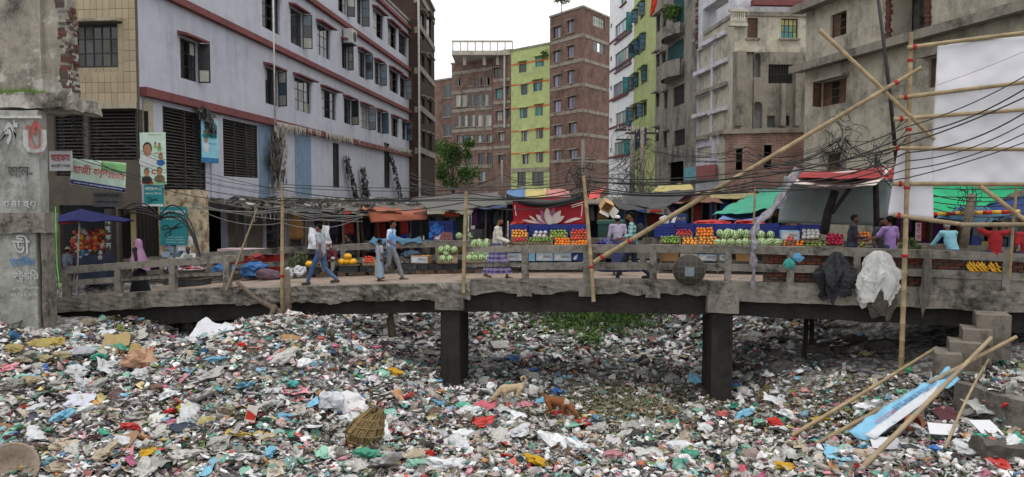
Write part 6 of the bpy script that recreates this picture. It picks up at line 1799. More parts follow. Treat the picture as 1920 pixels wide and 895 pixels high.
for k in range(10):
 t = -0.8 + 1.6 * k / 9; c = math.sqrt(1 - t * t) * Rb
 f = (lambda x, z: -0.172 * max(0.0, 1 - (x * x + z * z) / Rb ** 2) ** 0.8 - 0.012)
 pts = [(t * Rb, f(t * Rb, c * q / 6), c * q / 6) for q in range(-6, 7)] if k % 2 else [(c * q / 6, f(c * q / 6, t * Rb), t * Rb) for q in range(-6, 7)]
 MB().tube(pts, 0.009, 4).build('cane_strip', MATS['cane_dark'], bk)
MB().box(-0.10, 0.12, -0.2, -0.188, -0.13, 0.09).build('patch', M('patch_grey', '6d747c', 0.7, 0.15), bk)

# kiosk at the left end with umbrella
ki = thing('toy_kiosk', 'small street kiosk hung with red toys and packets under a blue umbrella', 'kiosk', at(165, 520, 25.0))
o = ki.location; gz0 = 2.3
MB().box(at(140, 500, 25.0).x - o.x, at(198, 500, 25.0).x - o.x, 0, 0.7, gz0 - o.z, at(0, 478, 25).z - o.z).build('counter', M('kiosk_dark', (0.03, 0.04, 0.07), 0.7), ki)
kcol = [M('toy_%d' % i, c, 0.5, 0.3, 12) for i, c in enumerate(['a8242a', 'b04a2a', 'b8862e', '9a9a9c', '2f6a9a', '7a8a2a', '6a2030'])]
for i in range(150):
 px, py = random.uniform(135, 196), random.uniform(430, 486)
 p = at(px, py, random.uniform(24.9, 25.5)) - o; s_ = random.uniform(0.03, 0.09)
 MB().ball(p, (s_, s_ * .7, s_ * random.uniform(.6, 1.4)), 6, 4).build('toy_packet', random.choice(kcol[:4] if py < 470 else kcol[3:]), ki)
MB().tube([at(143, 550, 24.6) - o, at(150, 400, 24.6) - o], 0.025, 8).build('umbrella_pole', FRAME_W, ki)
mb = MB(); ap = at(152, 392, 24.7) - o; n = 16
rim = [at(148, 412, 24.7) - o + Vector((1.35 * math.cos(2 * math.pi * k / n) + 0.3, 0.9 * math.sin(2 * math.pi * k / n), -0.05 * (k % 2))) for k in range(n)]
mb.add([ap] + rim, [(0, 1 + k, 1 + (k + 1) % n) for k in range(n)]); mb.add([p + Vector((0, 0, -0.03)) for p in [ap] + rim], [(0, 1 + (k + 1) % n, 1 + k) for k in range(n)]); mb.build('umbrella_canopy', M('umbrella_blue', '25285e', 0.6, 0.3, 3), ki)
MB().tube([at(107, 419, 24.2) - o, at(162, 412, 24.2) - o], 0.05, 8).build('red_tube', M('red_tube', 'b0281e', 0.5), ki)
mb = MB(); mb.tube([at(104, 388, 20.7), at(105, 440, 20.7), at(107, 500, 20.7), at(112, 541, 20.7)], 0.010, 5); mb.build('green_ribbon', M('neon_green', '4fc23a', 0.5), None, 'bright green ribbon hanging beside the pylon', 'ribbon')
# dirty canopy of the shop row, littered with rags
cano = thing('shop_row_canopy', 'long sagging sheet canopy of the shop row heaped with grey rags', 'canopy', (lav.a.x, lav.a.y, 0), lav.root.rotation_euler.z)
CAN = wallmat('rusted_sheet', '57544f', streak=0.5, blotch=0.7, bscale=0.8, sscale=3)
s0, s1 = lav.sz(345, 0)[0], lav.W + 1.5
n = 30
for i in range(n):
 a, b = s0 + (s1 - s0) * i / n, s0 + (s1 - s0) * (i + 1) / n
 z = 4.98 + random.gauss(0, 0.04); d = -2.0 - 0.5 * random.random()
 MB().hexa([(a, d, z - .35), (b + .1, d, z - .35), (a, -0.02, z), (b + .1, -0.02, z), (a, d, z - .32), (b + .1, d, z - .32), (a, -0.02, z + .03), (b + .1, -0.02, z + .03)]).build('metal_sheet', CAN, cano)
for i in range(0, n + 1, 3):
 a = s0 + (s1 - s0) * i / n
 MB().box(a - .04, a + .04, -1.95, -1.87, 2.3, 4.66).build('canopy_post', FRAME, cano)
RAGS = [M('rag_%d' % i, c, 0.9, 0.3, 6, rnd=0.3) for i, c in enumerate(['8c8880', '6a665f', '4a4743', 'a5a29c'])]
for j in range(4):
 mb = MB()
 for i in range(330):
  a = random.uniform(s0, s1); d = random.uniform(-2.5, -0.1); z = 5.02 + 0.17 * d
  q = Vector((a, d, z))
  e = Vector((random.gauss(0, .25), random.gauss(0, .12), random.uniform(-.02, .1))); f = Vector((random.gauss(0, .07), random.gauss(0, .1), random.uniform(0, .1)))
  if random.random() < 0.45: q.y = -2.25; q.z = 4.68; e = Vector((random.gauss(0, .05), random.gauss(0, .05), -random.uniform(.1, .6))); f = Vector((random.uniform(.02, .07), 0, 0))
  mb.add([q, q + e, q + e + f, q + f + Vector((0, 0, .03))], [(0, 1, 2, 3)])
 r_ = mb.build('rags', RAGS[j], cano, kind='stuff')
# rags and dead vines hanging on the facade
for k, (pts) in enumerate([[(512, 235), (517, 270), (520, 320), (505, 345)], [(508, 250), (500, 290), (512, 330)], [(640, 290), (650, 330), (660, 368)], [(672, 310), (675, 345), (680, 360)], [(725, 285), (735, 330), (745, 365)], [(368, 196), (375, 215), (382, 240)]]):
 mb = MB()
 for i in range(160):
  t = random.random() * (len(pts) - 1); j = min(int(t), len(pts) - 2); f = t - j
  px = pts[j][0] + (pts[j + 1][0] - pts[j][0]) * f; py = pts[j][1] + (pts[j + 1][1] - pts[j][1]) * f
  p = onplane(px, py, lav.a, lav.d)[2] + Vector((0.15 + random.uniform(0, .3), random.gauss(0, .15) * (2 if k < 2 else 1), 0))
  l = random.uniform(.15, .55); w = random.uniform(.02, .06) * (2 if k < 2 else 1)
  mb.add([p, p + Vector((0, w, 0)), p + Vector((random.gauss(0, .06), w + random.gauss(0, .1), -l)), p + Vector((random.gauss(0, .06), random.gauss(0, .1), -l * .8))], [(0, 1, 2, 3)])
 mb.build('hanging_rags', RAGS[(k * 2) % 4 if k < 2 else 2], None, ('thick matted bundle of grey rags hanging at the cable pole', 'second clump of dark rags beside the cable pole', 'dark tattered streamer hanging across the first pale panel', 'short black tatter hanging on the second pale panel', 'long tatter hanging near the end of the lavender wall', 'fringe of pale tatters hanging under the first red cornice')[k], 'rags', None, 'stuff')
mb = MB(); s = lav.d
for i in range(420):
 px = random.choice([random.uniform(505, 555), random.uniform(600, 650), random.uniform(720, 766), random.uniform(505, 766)]); py = 186 + (px - 262) * 0.1976
 p = onplane(px, py, lav.a, lav.d)[2] + Vector((0.33, 0, 0.15)); l = random.uniform(.1, .6)
 mb.add([p, p + Vector((0.03, .07, 0)), p + Vector((random.gauss(0.05, .05), random.gauss(0, .1), -l))], [(0, 1, 2)])
mb.build('cornice_tatters', RAGS[0], None, 'fringe of grey tatters caught along the lower red cornice', 'rags', None, 'stuff')
ac = lav.rect(641, 57, 663, 80)
acr = thing('air_conditioner', 'white outdoor air conditioner unit on a bracket of the lavender wall', 'air conditioner', onplane(641, 80, lav.a, lav.d)[2], lav.root.rotation_euler.z)
MB().rbox(0, 1.0, -0.65, -0.1, 0, 0.85, 0.3, 0.003).build('casing', M('ac_white', 'a9aaa6', 0.5, 0.1, 4, 0.05, dirt=0.3), acr); mb = lathe([(0.001, 0), (0.3, 0), (0.3, 0.02), (0.001, 0.02)], 16); mb.v = [(x + .5, -0.67 - z, y + .42) for x, y, z in mb.v]; mb.build('fan_grille', FRAME, acr); MB().box(0, 1.0, -0.65, 0.02, -0.06, -0.003).build('bracket', FRAME, acr)
# ================================================================== PEOPLE AND DOGS
def remesh(mb, voxel=0.016, it=3):
 me = mb.mesh('tmp_body', [])
 ob = bpy.data.objects.new('tmp_body', me)
 m = ob.modifiers.new('r', 'REMESH'); m.mode = 'VOXEL'; m.voxel_size = voxel; m.use_smooth_shade = True
 if it:
  s = ob.modifiers.new('s', 'SMOOTH'); s.factor = 0.5; s.iterations = it
 out = evaluated_mesh(ob)
 bpy.data.objects.remove(ob); bpy.data.meshes.remove(me)
 return out
def joined(me, mb):
 """add further closed shells (fingers, eyes) to a body mesh as part of the same mesh"""
 v = [tuple(p.co) for p in me.vertices]; f = [tuple(p.vertices) for p in me.polygons]
 n = len(v); mi = [0] * len(f) + list(mb.mi)
 v += mb.v; f += [tuple(i + n for i in q) for q in mb.f]
 out = bpy.data.meshes.new('body'); out.from_pydata(v, [], f)
 out.polygons.foreach_set('use_smooth', [True] * len(f))
 return out, mi
SKIN = M('brown_skin', '6b4636', 0.5, 0.12, 6, 0.05, spec=0.35); SKIN2 = M('dark_skin', '4f3428', 0.5, 0.12, 6, 0.05, spec=0.35)
HAIRB = M('black_hair', (0.008, 0.007, 0.007), 0.9, 0.3, 30, 0.2, 60, spec=0.05); HAIRW = M('grey_hair', '9a9690', 0.7, 0.2, 30, 0.3); EYEM = M('eye_dark', (0.01, 0.01, 0.01), 0.2); LIPM = M('lip_brown', '55302a', 0.5)
def J_stand(lean=0.0):
 return dict(pel=(0, 0, .93), che=(0, lean * .35, 1.24), nec=(0, lean * .55, 1.46), hed=(0, lean * .6 + .03, 1.60), sh=[(-.185, lean * .5, 1.40), (.185, lean * .5, 1.40)], el=[(-.25, lean * .4 - .02, 1.12), (.25, lean * .4 - .02, 1.12)], wr=[(-.24, lean * .4 + .12, .88), (.24, lean * .4 + .12, .88)],
    hip=[(-.09, 0, .90), (.09, 0, .90)], kn=[(-.10, .03, .48), (.10, .03, .48)], an=[(-.10, 0, .08), (.10, 0, .08)])
def J_walk(st=0.34, sw=0.2):
 j = J_stand(0.06)
 j['kn'] = [(-.09, st * .62, .50), (.09, -st * .12, .47)]; j['an'] = [(-.09, st * 1.05, .085), (.09, -st * 1.15, .15)]
 j['el'] = [(-.24, -sw * .6, 1.14), (.24, sw * .3, 1.13)]; j['wr'] = [(-.25, -sw * .7, .90), (.25, sw * 1.25, .93)]
 return j
def J_squat():
 return dict(pel=(0, -.12, .22), che=(0, .02, .52), nec=(0, .08, .73), hed=(0, .12, .87), sh=[(-.18, .06, .67), (.18, .06, .67)], el=[(-.26, .22, .45), (.26, .22, .45)], wr=[(-.16, .42, .42), (.16, .42, .42)],
    hip=[(-.1, -.1, .22), (.1, -.1, .22)], kn=[(-.2, .28, .46), (.2, .28, .46)], an=[(-.14, .16, .08), (.14, .16, .08)])
def J_perch():
 """sitting on a rail, legs hanging forward"""
 j = J_stand(0.05)
 j['kn'] = [(-.12, .42, .90), (.12, .42, .90)]; j['an'] = [(-.12, .46, .46), (.12, .46, .46)]
 j['hip'] = [(-.1, .02, .93), (.1, .02, .93)]
 return j
def person(label, loc, fwd, h=1.66, J=None, shirt=None, legs=None, sleeve='short', bottom='trousers', skin=None, hair='short', hairmat=None, shoes=None, beard=None, cap=None, turn=0.0, extra=None, collar=True):
 J = J or J_stand(); skin = skin or SKIN; k = h / 1.70
 rz = math.atan2(fwd[1], fwd[0]) - math.pi / 2
 root = thing('person', label, 'person', loc, rz)
 S = lambda p: Vector(p) * k
 g = {a: ([S(q) for q in b] if isinstance(b, list) else S(b)) for a, b in J.items()}
 # ---- body: one continuous surface
 mb = MB()
 mb.ball(g['che'], (.15 * k, .10 * k, .20 * k), 14, 10); mb.ball(g['pel'], (.145 * k, .10 * k, .13 * k), 14, 10); mb.capsule(g['pel'], g['che'], .115 * k, .12 * k); mb.capsule(g['che'], g['nec'], .10 * k, .055 * k); mb.capsule(g['nec'], g['hed'], .05 * k, .05 * k)
 mb.capsule(g['sh'][0], g['sh'][1], .06 * k, .06 * k)
 hd = g['hed']; Rt = Matrix.Rotation(turn, 3, 'Z')
 def hp(x, y, z): return hd + Rt @ Vector((x, y, z)) * k
 b2 = MB(); b2.ball((0, 0, 0), (.072, .092, .112), 16, 12); b2.ball((0, .035, -.055), (.052, .055, .06), 12, 8); b2.capsule((0, .085, .01), (0, .108, -.022), .011, .016); b2.ball((.074, -.005, -.005), (.012, .02, .03), 8, 6); b2.ball((-.074, -.005, -.005), (.012, .02, .03), 8, 6); b2.capsule((-.04, .075, .03), (.04, .075, .03), .014, .014)
 mb.add([hp(*v) for v in b2.v], b2.f)
 for i in (0, 1):
  mb.capsule(g['sh'][i], g['el'][i], .048 * k, .038 * k); mb.capsule(g['el'][i], g['wr'][i], .038 * k, .026 * k)
  mb.capsule(g['hip'][i], g['kn'][i], .085 * k, .058 * k); mb.capsule(g['kn'][i], g['an'][i], .055 * k, .036 * k)
  d = (g['wr'][i] - g['el'][i]).normalized()
  mb.capsule(g['wr'][i], g['wr'][i] + d * .07 * k, .026 * k, .034 * k, flat=((1, 0, 0), 0.55))
  f0 = g['an'][i] - Vector((0, 0, .045 * k)); sl = 0.25 if J['an'][i][2] > .12 else 0.0
  mb.capsule(f0 - Vector((0, .04 * k, 0)), f0 + Vector((0, .15 * k, -.02 * k - sl * .1)), .037 * k, .03 * k)
 me = remesh(mb, 0.015)
 ex = MB()
 for i in (0, 1):                          # fingers and thumb rooted in the palm
  d = (g['wr'][i] - g['el'][i]).normalized(); p = g['wr'][i] + d * .085 * k
  cu = (d + Vector((0, .5, 0))).normalized(); sd = Vector((0, 1, 0)).cross(d); sd = sd.normalized() if sd.length > .1 else Vector((1, 0, 0)); sd2 = d.cross(sd).normalized()
  for q, (o_, L) in enumerate(((-.026, .07), (-.009, .08), (.009, .075), (.026, .058))):
   a = p + sd2 * o_ * k; m_ = a + (d * .8 + cu * .2) * L * .55 * k; e = m_ + (d * .4 + cu * .6) * L * .45 * k
   ex.tube([a, m_, e], [.009 * k, .0085 * k, .007 * k], 6)
  a = g['wr'][i] + d * .035 * k + sd2 * .028 * k
  ex.tube([a, a + (sd2 * .6 + d * .8) * .035 * k, a + (sd2 * .45 + d * 1.2) * .055 * k], [.011 * k, .010 * k, .008 * k], 6)
 ex.m = 1
 for sx in (-1, 1): ex.ball(hp(sx * .03, .082, .012), .0105 * k, 8, 6)
 ex.m = 2; ex.capsule(hp(-.02, .088, -.056), hp(.02, .088, -.056), .007 * k, .007 * k, 6)
 bm_, mi = joined(me, ex)
 for m_ in (skin, EYEM, LIPM): bm_.materials.append(m_)
 bm_.polygons.foreach_set('material_index', mi)
 put(bpy.data.objects.new('body', bm_), root)
 # ---- shirt
 if shirt is not None:
  mb = MB(); t = .022 * k
  mb.ball(g['che'], (.165 * k, .12 * k, .215 * k), 14, 10); mb.capsule(g['pel'] + Vector((0, 0, -.02 * k)), g['che'], .135 * k, .14 * k); mb.ball(g['pel'] + Vector((0, 0, -.02 * k)), (.17 * k, .13 * k, .12 * k), 14, 10)
  mb.capsule(g['sh'][0], g['sh'][1], .072 * k, .072 * k); mb.capsule(g['che'], g['nec'] - Vector((0, 0, .05 * k)), .12 * k, .062 * k)
  for i in (0, 1):
   e = g['sh'][i].lerp(g['el'][i], .72)
   if sleeve == 'short': mb.capsule(g['sh'][i], e, .066 * k, .066 * k)
   else:
    mb.capsule(g['sh'][i], g['el'][i], .064 * k, .052 * k); mb.capsule(g['el'][i], g['el'][i].lerp(g['wr'][i], .55 if sleeve == 'rolled' else .92), .052 * k, .043 * k)
  sm = remesh(mb, 0.02, 2)
  for v in sm.vertices:
   n_ = noise.noise(Vector(v.co) * 9 + Vector((h * 7, 0, 0))) + .6 * noise.noise(Vector(v.co) * 19); v.co += v.normal * n_ * .009
  sm.materials.append(shirt); put(bpy.data.objects.new('shirt', sm), root)
  if collar:
   c = MB(); c.tube([g['nec'] + Vector((.066 * k * math.cos(a), .058 * k * math.sin(a) - .005, -.045 * k + .01 * math.sin(a))) for a in [2 * math.pi * q / 16 for q in range(17)]], .013 * k, 6); c.build('collar', shirt, root, smooth=True)
 if legs is not None:
  mb = MB()
  if bottom == 'trousers':
   for i in (0, 1):
    mb.capsule(g['hip'][i], g['kn'][i], .102 * k, .074 * k); mb.capsule(g['kn'][i], g['an'][i].lerp(g['kn'][i], .06), .072 * k, .056 * k)
   mb.ball(g['pel'], (.165 * k, .122 * k, .13 * k), 14, 10)
   lm_ = remesh(mb, 0.02, 2)
  else:                                  # wrapped lungi or long gown: a skirt in folds
   n, m_ = 36, 12; vs, fs = [], []
   a0 = g['pel'] + Vector((0, 0, .08 * k)); c1 = (g['an'][0] + g['an'][1]) / 2; lo = .16 if bottom == 'lungi' else .03
   spr = abs(g['an'][0].y - g['an'][1].y) / 2
   for j in range(m_ + 1):
    t = j / m_; z = a0.z + (lo * k - a0.z) * t; c = a0.lerp(c1, t)
    for q in range(n):
     a = 2 * math.pi * q / n; f = 1 + .08 * t * math.sin(7 * a + 1.3 * h) + .05 * t * math.sin(13 * a)
     vs.append((c.x + math.cos(a) * (.155 + .045 * t) * k * f, c.y + math.sin(a) * (.125 + .05 * t + spr * .85 * t) * f * k, z + .012 * math.sin(5 * a) * t))
   for j in range(m_):
    for q in range(n): fs.append((j * n + q, j * n + (q + 1) % n, (j + 1) * n + (q + 1) % n, (j + 1) * n + q))
   mb.add(vs, fs); lm_ = mb.mesh('cloth', [], True)
  for v in lm_.vertices: v.co += v.normal * noise.noise(Vector(v.co) * 11 + Vector((h * 3, 0, 0))) * .008
  lm_.materials.append(legs); put(bpy.data.objects.new({'trousers': 'trousers', 'lungi': 'lungi', 'gown': 'gown'}[bottom], lm_), root)
 if shoes is not None:
  for i in (0, 1):
   f0 = g['an'][i] - Vector((0, 0, .05 * k)); mb = MB(); mb.capsule(f0 - Vector((0, .05 * k, 0)), f0 + Vector((0, .16 * k, -.02 * k)), .044 * k, .037 * k); mb.build('shoe', shoes, root, smooth=True)
 if hair and not cap:
  hm = hairmat or HAIRB; mb = MB(); mb.ball((0, -.012, .028), (.080, .097, .098), 16, 12)
  mb.v = [(x, y, max(z, .035 + (y > .02) * .03 - (y < -.03) * .07)) for x, y, z in mb.v]
  mb.v = [tuple(hp(*v)) for v in mb.v]; mb.build('hair', hm, root, smooth=True)
  if hair == 'tied':
   MB().ball(hp(0, -.11, 0), .04 * k, 10, 7).build('hair_bun', hm, root, smooth=True)
 if cap:
  mb = MB(); mb.ball((0, -.01, .045), (.081, .098, .082), 16, 10); mb.v = [tuple(hp(x, y, max(z, .03))) for x, y, z in mb.v]; mb.build('cap', cap, root, smooth=True)
  mb = MB(); mb.ball((0, -.014, -.005), (.077, .09, .07), 14, 10); mb.v = [tuple(hp(x, min(y, .03), min(z, .035))) for x, y, z in mb.v]; mb.build('hair', hairmat or HAIRB, root, smooth=True)
 if beard:
  mb = MB(); mb.ball((0, .052, -.085), (.05, .05, .055), 12, 8); mb.v = [tuple(hp(x, y, min(z, -.045))) for x, y, z in mb.v]; mb.build('beard', beard, root, smooth=True)
 if extra: extra(root, g, k, hp)
 return root
def onb(px, w, dz=0.0):
 s = BS(px, w, 530); return B(s, w, dz)
RIGHT, LEFT, AWAY, TOWARD = (E1.x, E1.y), (-E1.x, -E1.y), (E2.x, E2.y), (-E2.x, -E2.y)
def mixd(a, b, t): return (a[0] * (1 - t) + b[0] * t, a[1] * (1 - t) + b[1] * t)
JEAN = M('blue_jeans', '3c5577', 0.8, 0.25, 6, 0.3, 40); DJEAN = M('dark_jeans', '232e40', 0.8, 0.25, 6, 0.3, 40); SHOE = M('dark_shoe', (0.03, 0.025, 0.02), 0.5)
def stripes(name, c1, c2, fx, fz=0.0, vert=True, third=None):
 """woven stripes or checks in cloth"""
 if name in MATS: return MATS[name]
 m, nt, b = _new(name); tc = nt.nodes.new('ShaderNodeTexCoord').outputs['Object']
 sx = nt.nodes.new('ShaderNodeSeparateXYZ'); nt.links.new(tc, sx.inputs[0])
 def wave(sock, f):
  s = nt.nodes.new('ShaderNodeMath'); s.operation = 'MULTIPLY'; s.inputs[1].default_value = f; nt.links.new(sock, s.inputs[0])
  q = nt.nodes.new('ShaderNodeMath'); q.operation = 'SINE'; nt.links.new(s.outputs[0], q.inputs[0]); return _rng(nt, q.outputs[0], -0.1, 0.1)
 ad = nt.nodes.new('ShaderNodeMath'); ad.operation = 'ADD'; nt.links.new(sx.outputs[0], ad.inputs[0]); nt.links.new(sx.outputs[1], ad.inputs[1])
 c = _mix(nt, wave(ad.outputs[0], fx), hx(c1), hx(c2))
 if fz: c = _mix(nt, _mul(nt, wave(sx.outputs[2], fz), 0.55), c, hx(third or c2))
 nt.links.new(c, b.inputs['Base Color']); b.inputs['Roughness'].default_value = 0.85
 _bump(nt, b, _nz(nt, tc, 30.0, 5), 0.3); MATS[name] = m
 return m
def cloth_m(name, c): return M(name, c, 0.85, 0.12, 5, 0.4, 26)
# 1 walking man with grey T-shirt
person('man in a grey T-shirt and blue jeans striding along the broken edge', onb(603, 0.55), LEFT, 1.66, J_walk(0.36, 0.12), cloth_m('tee_grey', '8d939c'), JEAN, shoes=SHOE, collar=False)
# 2 small girl
def gbag(root, g, k, hp):
 v = g['wr'][0]; MB().rbox(v.x - .09, v.x + .03, v.y - .1, v.y + .1, v.z - .45, v.z - .02, .1, .02).build('carrier_bag', cloth_m('bag_yellow', 'b08a20'), root)
person('small girl in a pale frock holding a yellow bag', onb(712, 1.0), mixd(RIGHT, AWAY, 0.5), 1.16, J_stand(), cloth_m('frock_grey', '8f8f98'), cloth_m('frock_skirt', '7f8fa0'), sleeve='short', bottom='lungi', skin=SKIN2, hair='tied', extra=gbag, collar=False)
# 3 man in a striped shirt
j = J_walk(0.3, 0.1); j['wr'][1] = (.2, .28, .98); j['el'][1] = (.25, .02, 1.12)
person('man in a white and blue striped football shirt beside the girl', onb(733, 1.25), RIGHT, 1.66, j, stripes('football_stripes', 'c4c9d2', '5f8fc8', 42), cloth_m('grey_trousers', '6f7276'), shoes=SHOE, collar=False, turn=0.4)
# 4 man in white shirt and plaid lungi
j = J_walk(0.26, 0.0); j['el'] = [(-.22, .06, 1.12), (.22, .08, 1.14)]; j['wr'] = [(-.12, .32, 1.02), (.12, .33, 1.03)]; j['hed'] = (0, .08, 1.585)
person('man in a white shirt and purple plaid lungi beside the watermelons', onb(932, 1.05), RIGHT, 1.66, j, cloth_m('shirt_white', 'b9b6ae'), stripes('plaid_purple', '3a3060', '62588a', 46, 52, third='9a94b4'), 'long', 'lungi', beard=HAIRB, turn=-0.5)
# 5 man with white cap
person('man in a lilac shirt and white cap with his back to us', onb(1158, 2.1), mixd(AWAY, LEFT, 0.15), 1.63, J_stand(0.1), cloth_m('shirt_lilac', '9d94aa'), cloth_m('lungi_blue', '3a3f66'), 'long', 'lungi', cap=cloth_m('cap_white', 'c4c4c4'))
# 6 man with backpack
def pack(root, g, k, hp):
 c = g['che']; mb = MB(); mb.ball((c.x, c.y - .2 * k, c.z - .02), (.15 * k, .12 * k, .22 * k), 14, 10); mb.v = [(x, min(y, c.y - .1 * k), z) for x, y, z in mb.v]; mb.build('backpack', cloth_m('pack_black', '1f2226'), root, smooth=True)
 for s in (0, 1): MB().tube([g['sh'][s] + Vector((0, -.1, .0)) * k, g['sh'][s] + Vector((0, -.02, .085)) * k, g['sh'][s] + Vector((0, .09, -.03)) * k, g['che'] + Vector(((-.13, .13)[s], .11, -.12)) * k, g['che'] + Vector(((-.15, .15)[s], -.05, -.2)) * k], .016 * k, 6).build('strap', MATS['pack_black'], root)
 w = g['wr'][1]; MB().tube([w + (g['el'][1] - w).normalized() * .02, w + (g['el'][1] - w).normalized() * .06], .033 * k, 10).build('wrist_watch', FRAME_W, root)
j = J_walk(0.36, 0.1); j['el'] = [(-.24, .05, 1.14), (.24, .03, 1.14)]; j['wr'] = [(-.2, .3, 1.06), (.2, .28, 1.04)]
person('bearded man in a checked teal shirt with a black backpack walking past', onb(1186, 0.7), LEFT, 1.74, j, stripes('check_teal', '6fa0a0', '3f7078', 60, 60, third='a5c0bc'), DJEAN, 'rolled', shoes=SHOE, beard=HAIRB, extra=pack)
# 7 woman in black with pink veil
def veil(root, g, k, hp):
 n, m_ = 28, 12; vs, fs = [], []
 for jj in range(m_ + 1):
  t = jj / m_
  for q in range(n):
   a = 2 * math.pi * q / n; back = max(0, -math.sin(a))
   if t < .3: r0 = .02 + .09 * math.sin(math.pi / 2 * min(1, t / .2)); z = 1.735 - .27 * (t / .3) ** 1.6
   else: r0 = .11 + .2 * ((t - .3) / .7) ** .8; z = 1.465 - (.42 + .32 * back) * (t - .3) / .7
   f = 1 + .07 * math.sin(6 * a + 2) * t
   vs.append(Vector((math.cos(a) * r0 * f * (1 if t < .3 else .95), .02 + math.sin(a) * r0 * f * (1.0 if t < .3 else .75) - .1 * back * t, z)) * k)
 for jj in range(m_):
  for q in range(n): fs.append((jj * n + q, jj * n + (q + 1) % n, (jj + 1) * n + (q + 1) % n, (jj + 1) * n + q))
 MB().add(vs, fs).build('veil', cloth_m('veil_pink', '8f6a88'), root, smooth=True)
 mb = MB(); mb.ball(hp(0, .055, -.02), (.062 * k, .05 * k, .08 * k), 14, 10); mb.build('face_cloth', cloth_m('black_cloth', '15141a'), root, smooth=True)
person('woman in a long black gown and pink veil walking left', onb(262, 0.55), LEFT, 1.56, J_walk(0.2, 0.1), cloth_m('black_cloth', '15141a'), MATS['black_cloth'], 'long', 'gown', hair=None, extra=veil, shoes=SHOE, collar=False)
# 8 boy at the kiosk
person('person in a faded denim shirt standing at the toy kiosk', onb(128, 1.3), mixd(AWAY, RIGHT, 0.3), 1.52, J_stand(), cloth_m('denim_shirt', '56606e'), DJEAN, 'short', cap=cloth_m('cap_tan', '8f8672'))
# 9 seller behind the basin
person('seated seller in a white vest behind the aluminium basin', onb(357, 2.95, 0.30), TOWARD, 1.60, J_squat(), cloth_m('vest_white', 'a9a9a6'), cloth_m('lungi_grey', '4f5560'), 'short', skin=SKIN2, hair=None)
stl = onb(357, 2.95); MB().rbox(-.25, .25, -.28, .2, 0, .32, .1, .015, M4=Matrix.Translation(stl) @ Matrix.Rotation(RZB, 4, 'Z')).build('wooden_stool', TIM, None, 'low wooden block seat under the basin seller', 'seat')
# 10 old man in maroon
person('old bearded man in a maroon shirt squatting between the crates', onb(619, 3.0, 0.12), TOWARD, 1.66, J_squat(), cloth_m('shirt_maroon', '4a1c22'), cloth_m('lungi_pale', '8f9a94'), 'long', hair='short', hairmat=HAIRW, beard=HAIRW)
stl = onb(619, 3.05); MB().rbox(-.2, .2, -.25, .15, 0, .16, .1, .015, M4=Matrix.Translation(stl) @ Matrix.Rotation(RZB, 4, 'Z')).build('wooden_stool', TIM, None, 'low block under the squatting old man', 'seat')
# 11 person in black beyond the rail
person('person in black sitting among the clothes beyond the far railing', at(657, 470, 27.0) * 1.0 + Vector((0, 0, -0.35)), LEFT, 1.60, J_squat(), cloth_m('shirt_black', '141416'), cloth_m('trousers_black', '1b1b20'), 'long')
# 12-14 the fruit seller, his customer and a man between them
j = J_stand(0.05); j['el'][1] = (.24, .05, 1.14); j['wr'][1] = (.16, .34, 1.12); j['el'][0] = (-.24, .05, 1.14); j['wr'][0] = (-.16, .32, 1.10)
person('seller in a dark charcoal shirt beside the dragon fruit', onb(1596, 1.9), RIGHT, 1.70, j, cloth_m('shirt_charcoal', '2c2833'), DJEAN, 'long', skin=SKIN2, turn=-0.2)
person('dark shirted man with a moustache facing the customer', onb(1648, 2.55), mixd(TOWARD, RIGHT, 0.35), 1.62, J_stand(0.05), cloth_m('shirt_slate', '34363c'), DJEAN, 'short', skin=SKIN2, beard=HAIRB)
j = J_stand(0.08); j['el'][0] = (-.30, .16, 1.18); j['wr'][0] = (-.36, .42, 1.12)
person('customer in a lavender T-shirt reaching towards the fruit scale', onb(1668, 1.35), mixd(AWAY, LEFT, 0.35), 1.68, j, cloth_m('tee_lavender', '8d70a8'), DJEAN, 'short', collar=False)
# 15 man leaning on the wall
j = J_stand(0.5); j['el'] = [(-.28, .42, 1.12), (.28, .42, 1.12)]; j['wr'] = [(-.2, .62, 1.06), (.2, .62, 1.06)]
person('man in a pale blue shirt and white cap bending over the counter', onb(1788, 0.75), mixd(AWAY, LEFT, 0.2), 1.62, j, cloth_m('shirt_pale_blue', '7fb4c2'), cloth_m('lungi_check', '5a5f74'), 'long', 'lungi', cap=MATS['cap_white'], hairmat=HAIRW)
# 16, 17 men in red sitting on the railing
j = J_perch(); j['el'] = [(-.34, .12, 1.5), (.36, .1, 1.46)]; j['wr'] = [(-.16, .16, 1.68), (.2, .14, 1.66)]
person('man in a red shirt perched on the railing with raised arms', B(BS(1866, 0.12, 475), 0.12, 0.02), AWAY, 1.66, j, cloth_m('shirt_red', '8e1f24'), DJEAN, 'short', skin=SKIN2)
person('man in a plain red shirt perched by the thin bamboo', B(BS(1926, 0.12, 475), 0.12, 0.02), AWAY, 1.66, J_perch(), cloth_m('shirt_red2', '96242a'), DJEAN, 'short', skin=SKIN2)
# white sack carried behind the walking man
q = [BP(578, 466, 3.45), BP(622, 466, 3.45), BP(617, 424, 3.55), BP(581, 429, 3.55)]
MB().cloth(*[p - q[0] for p in q], 16, 14, 0.0, 0.11, 3.0, 0.03, 3.0, 0.1).build('white_sack', M('sack_bright', 'b9bbc0', 0.7, 0.08, 5, 0.5, 12), None, 'white woven sack propped on the far railing behind the grey T-shirt', 'sack', loc=q[0])
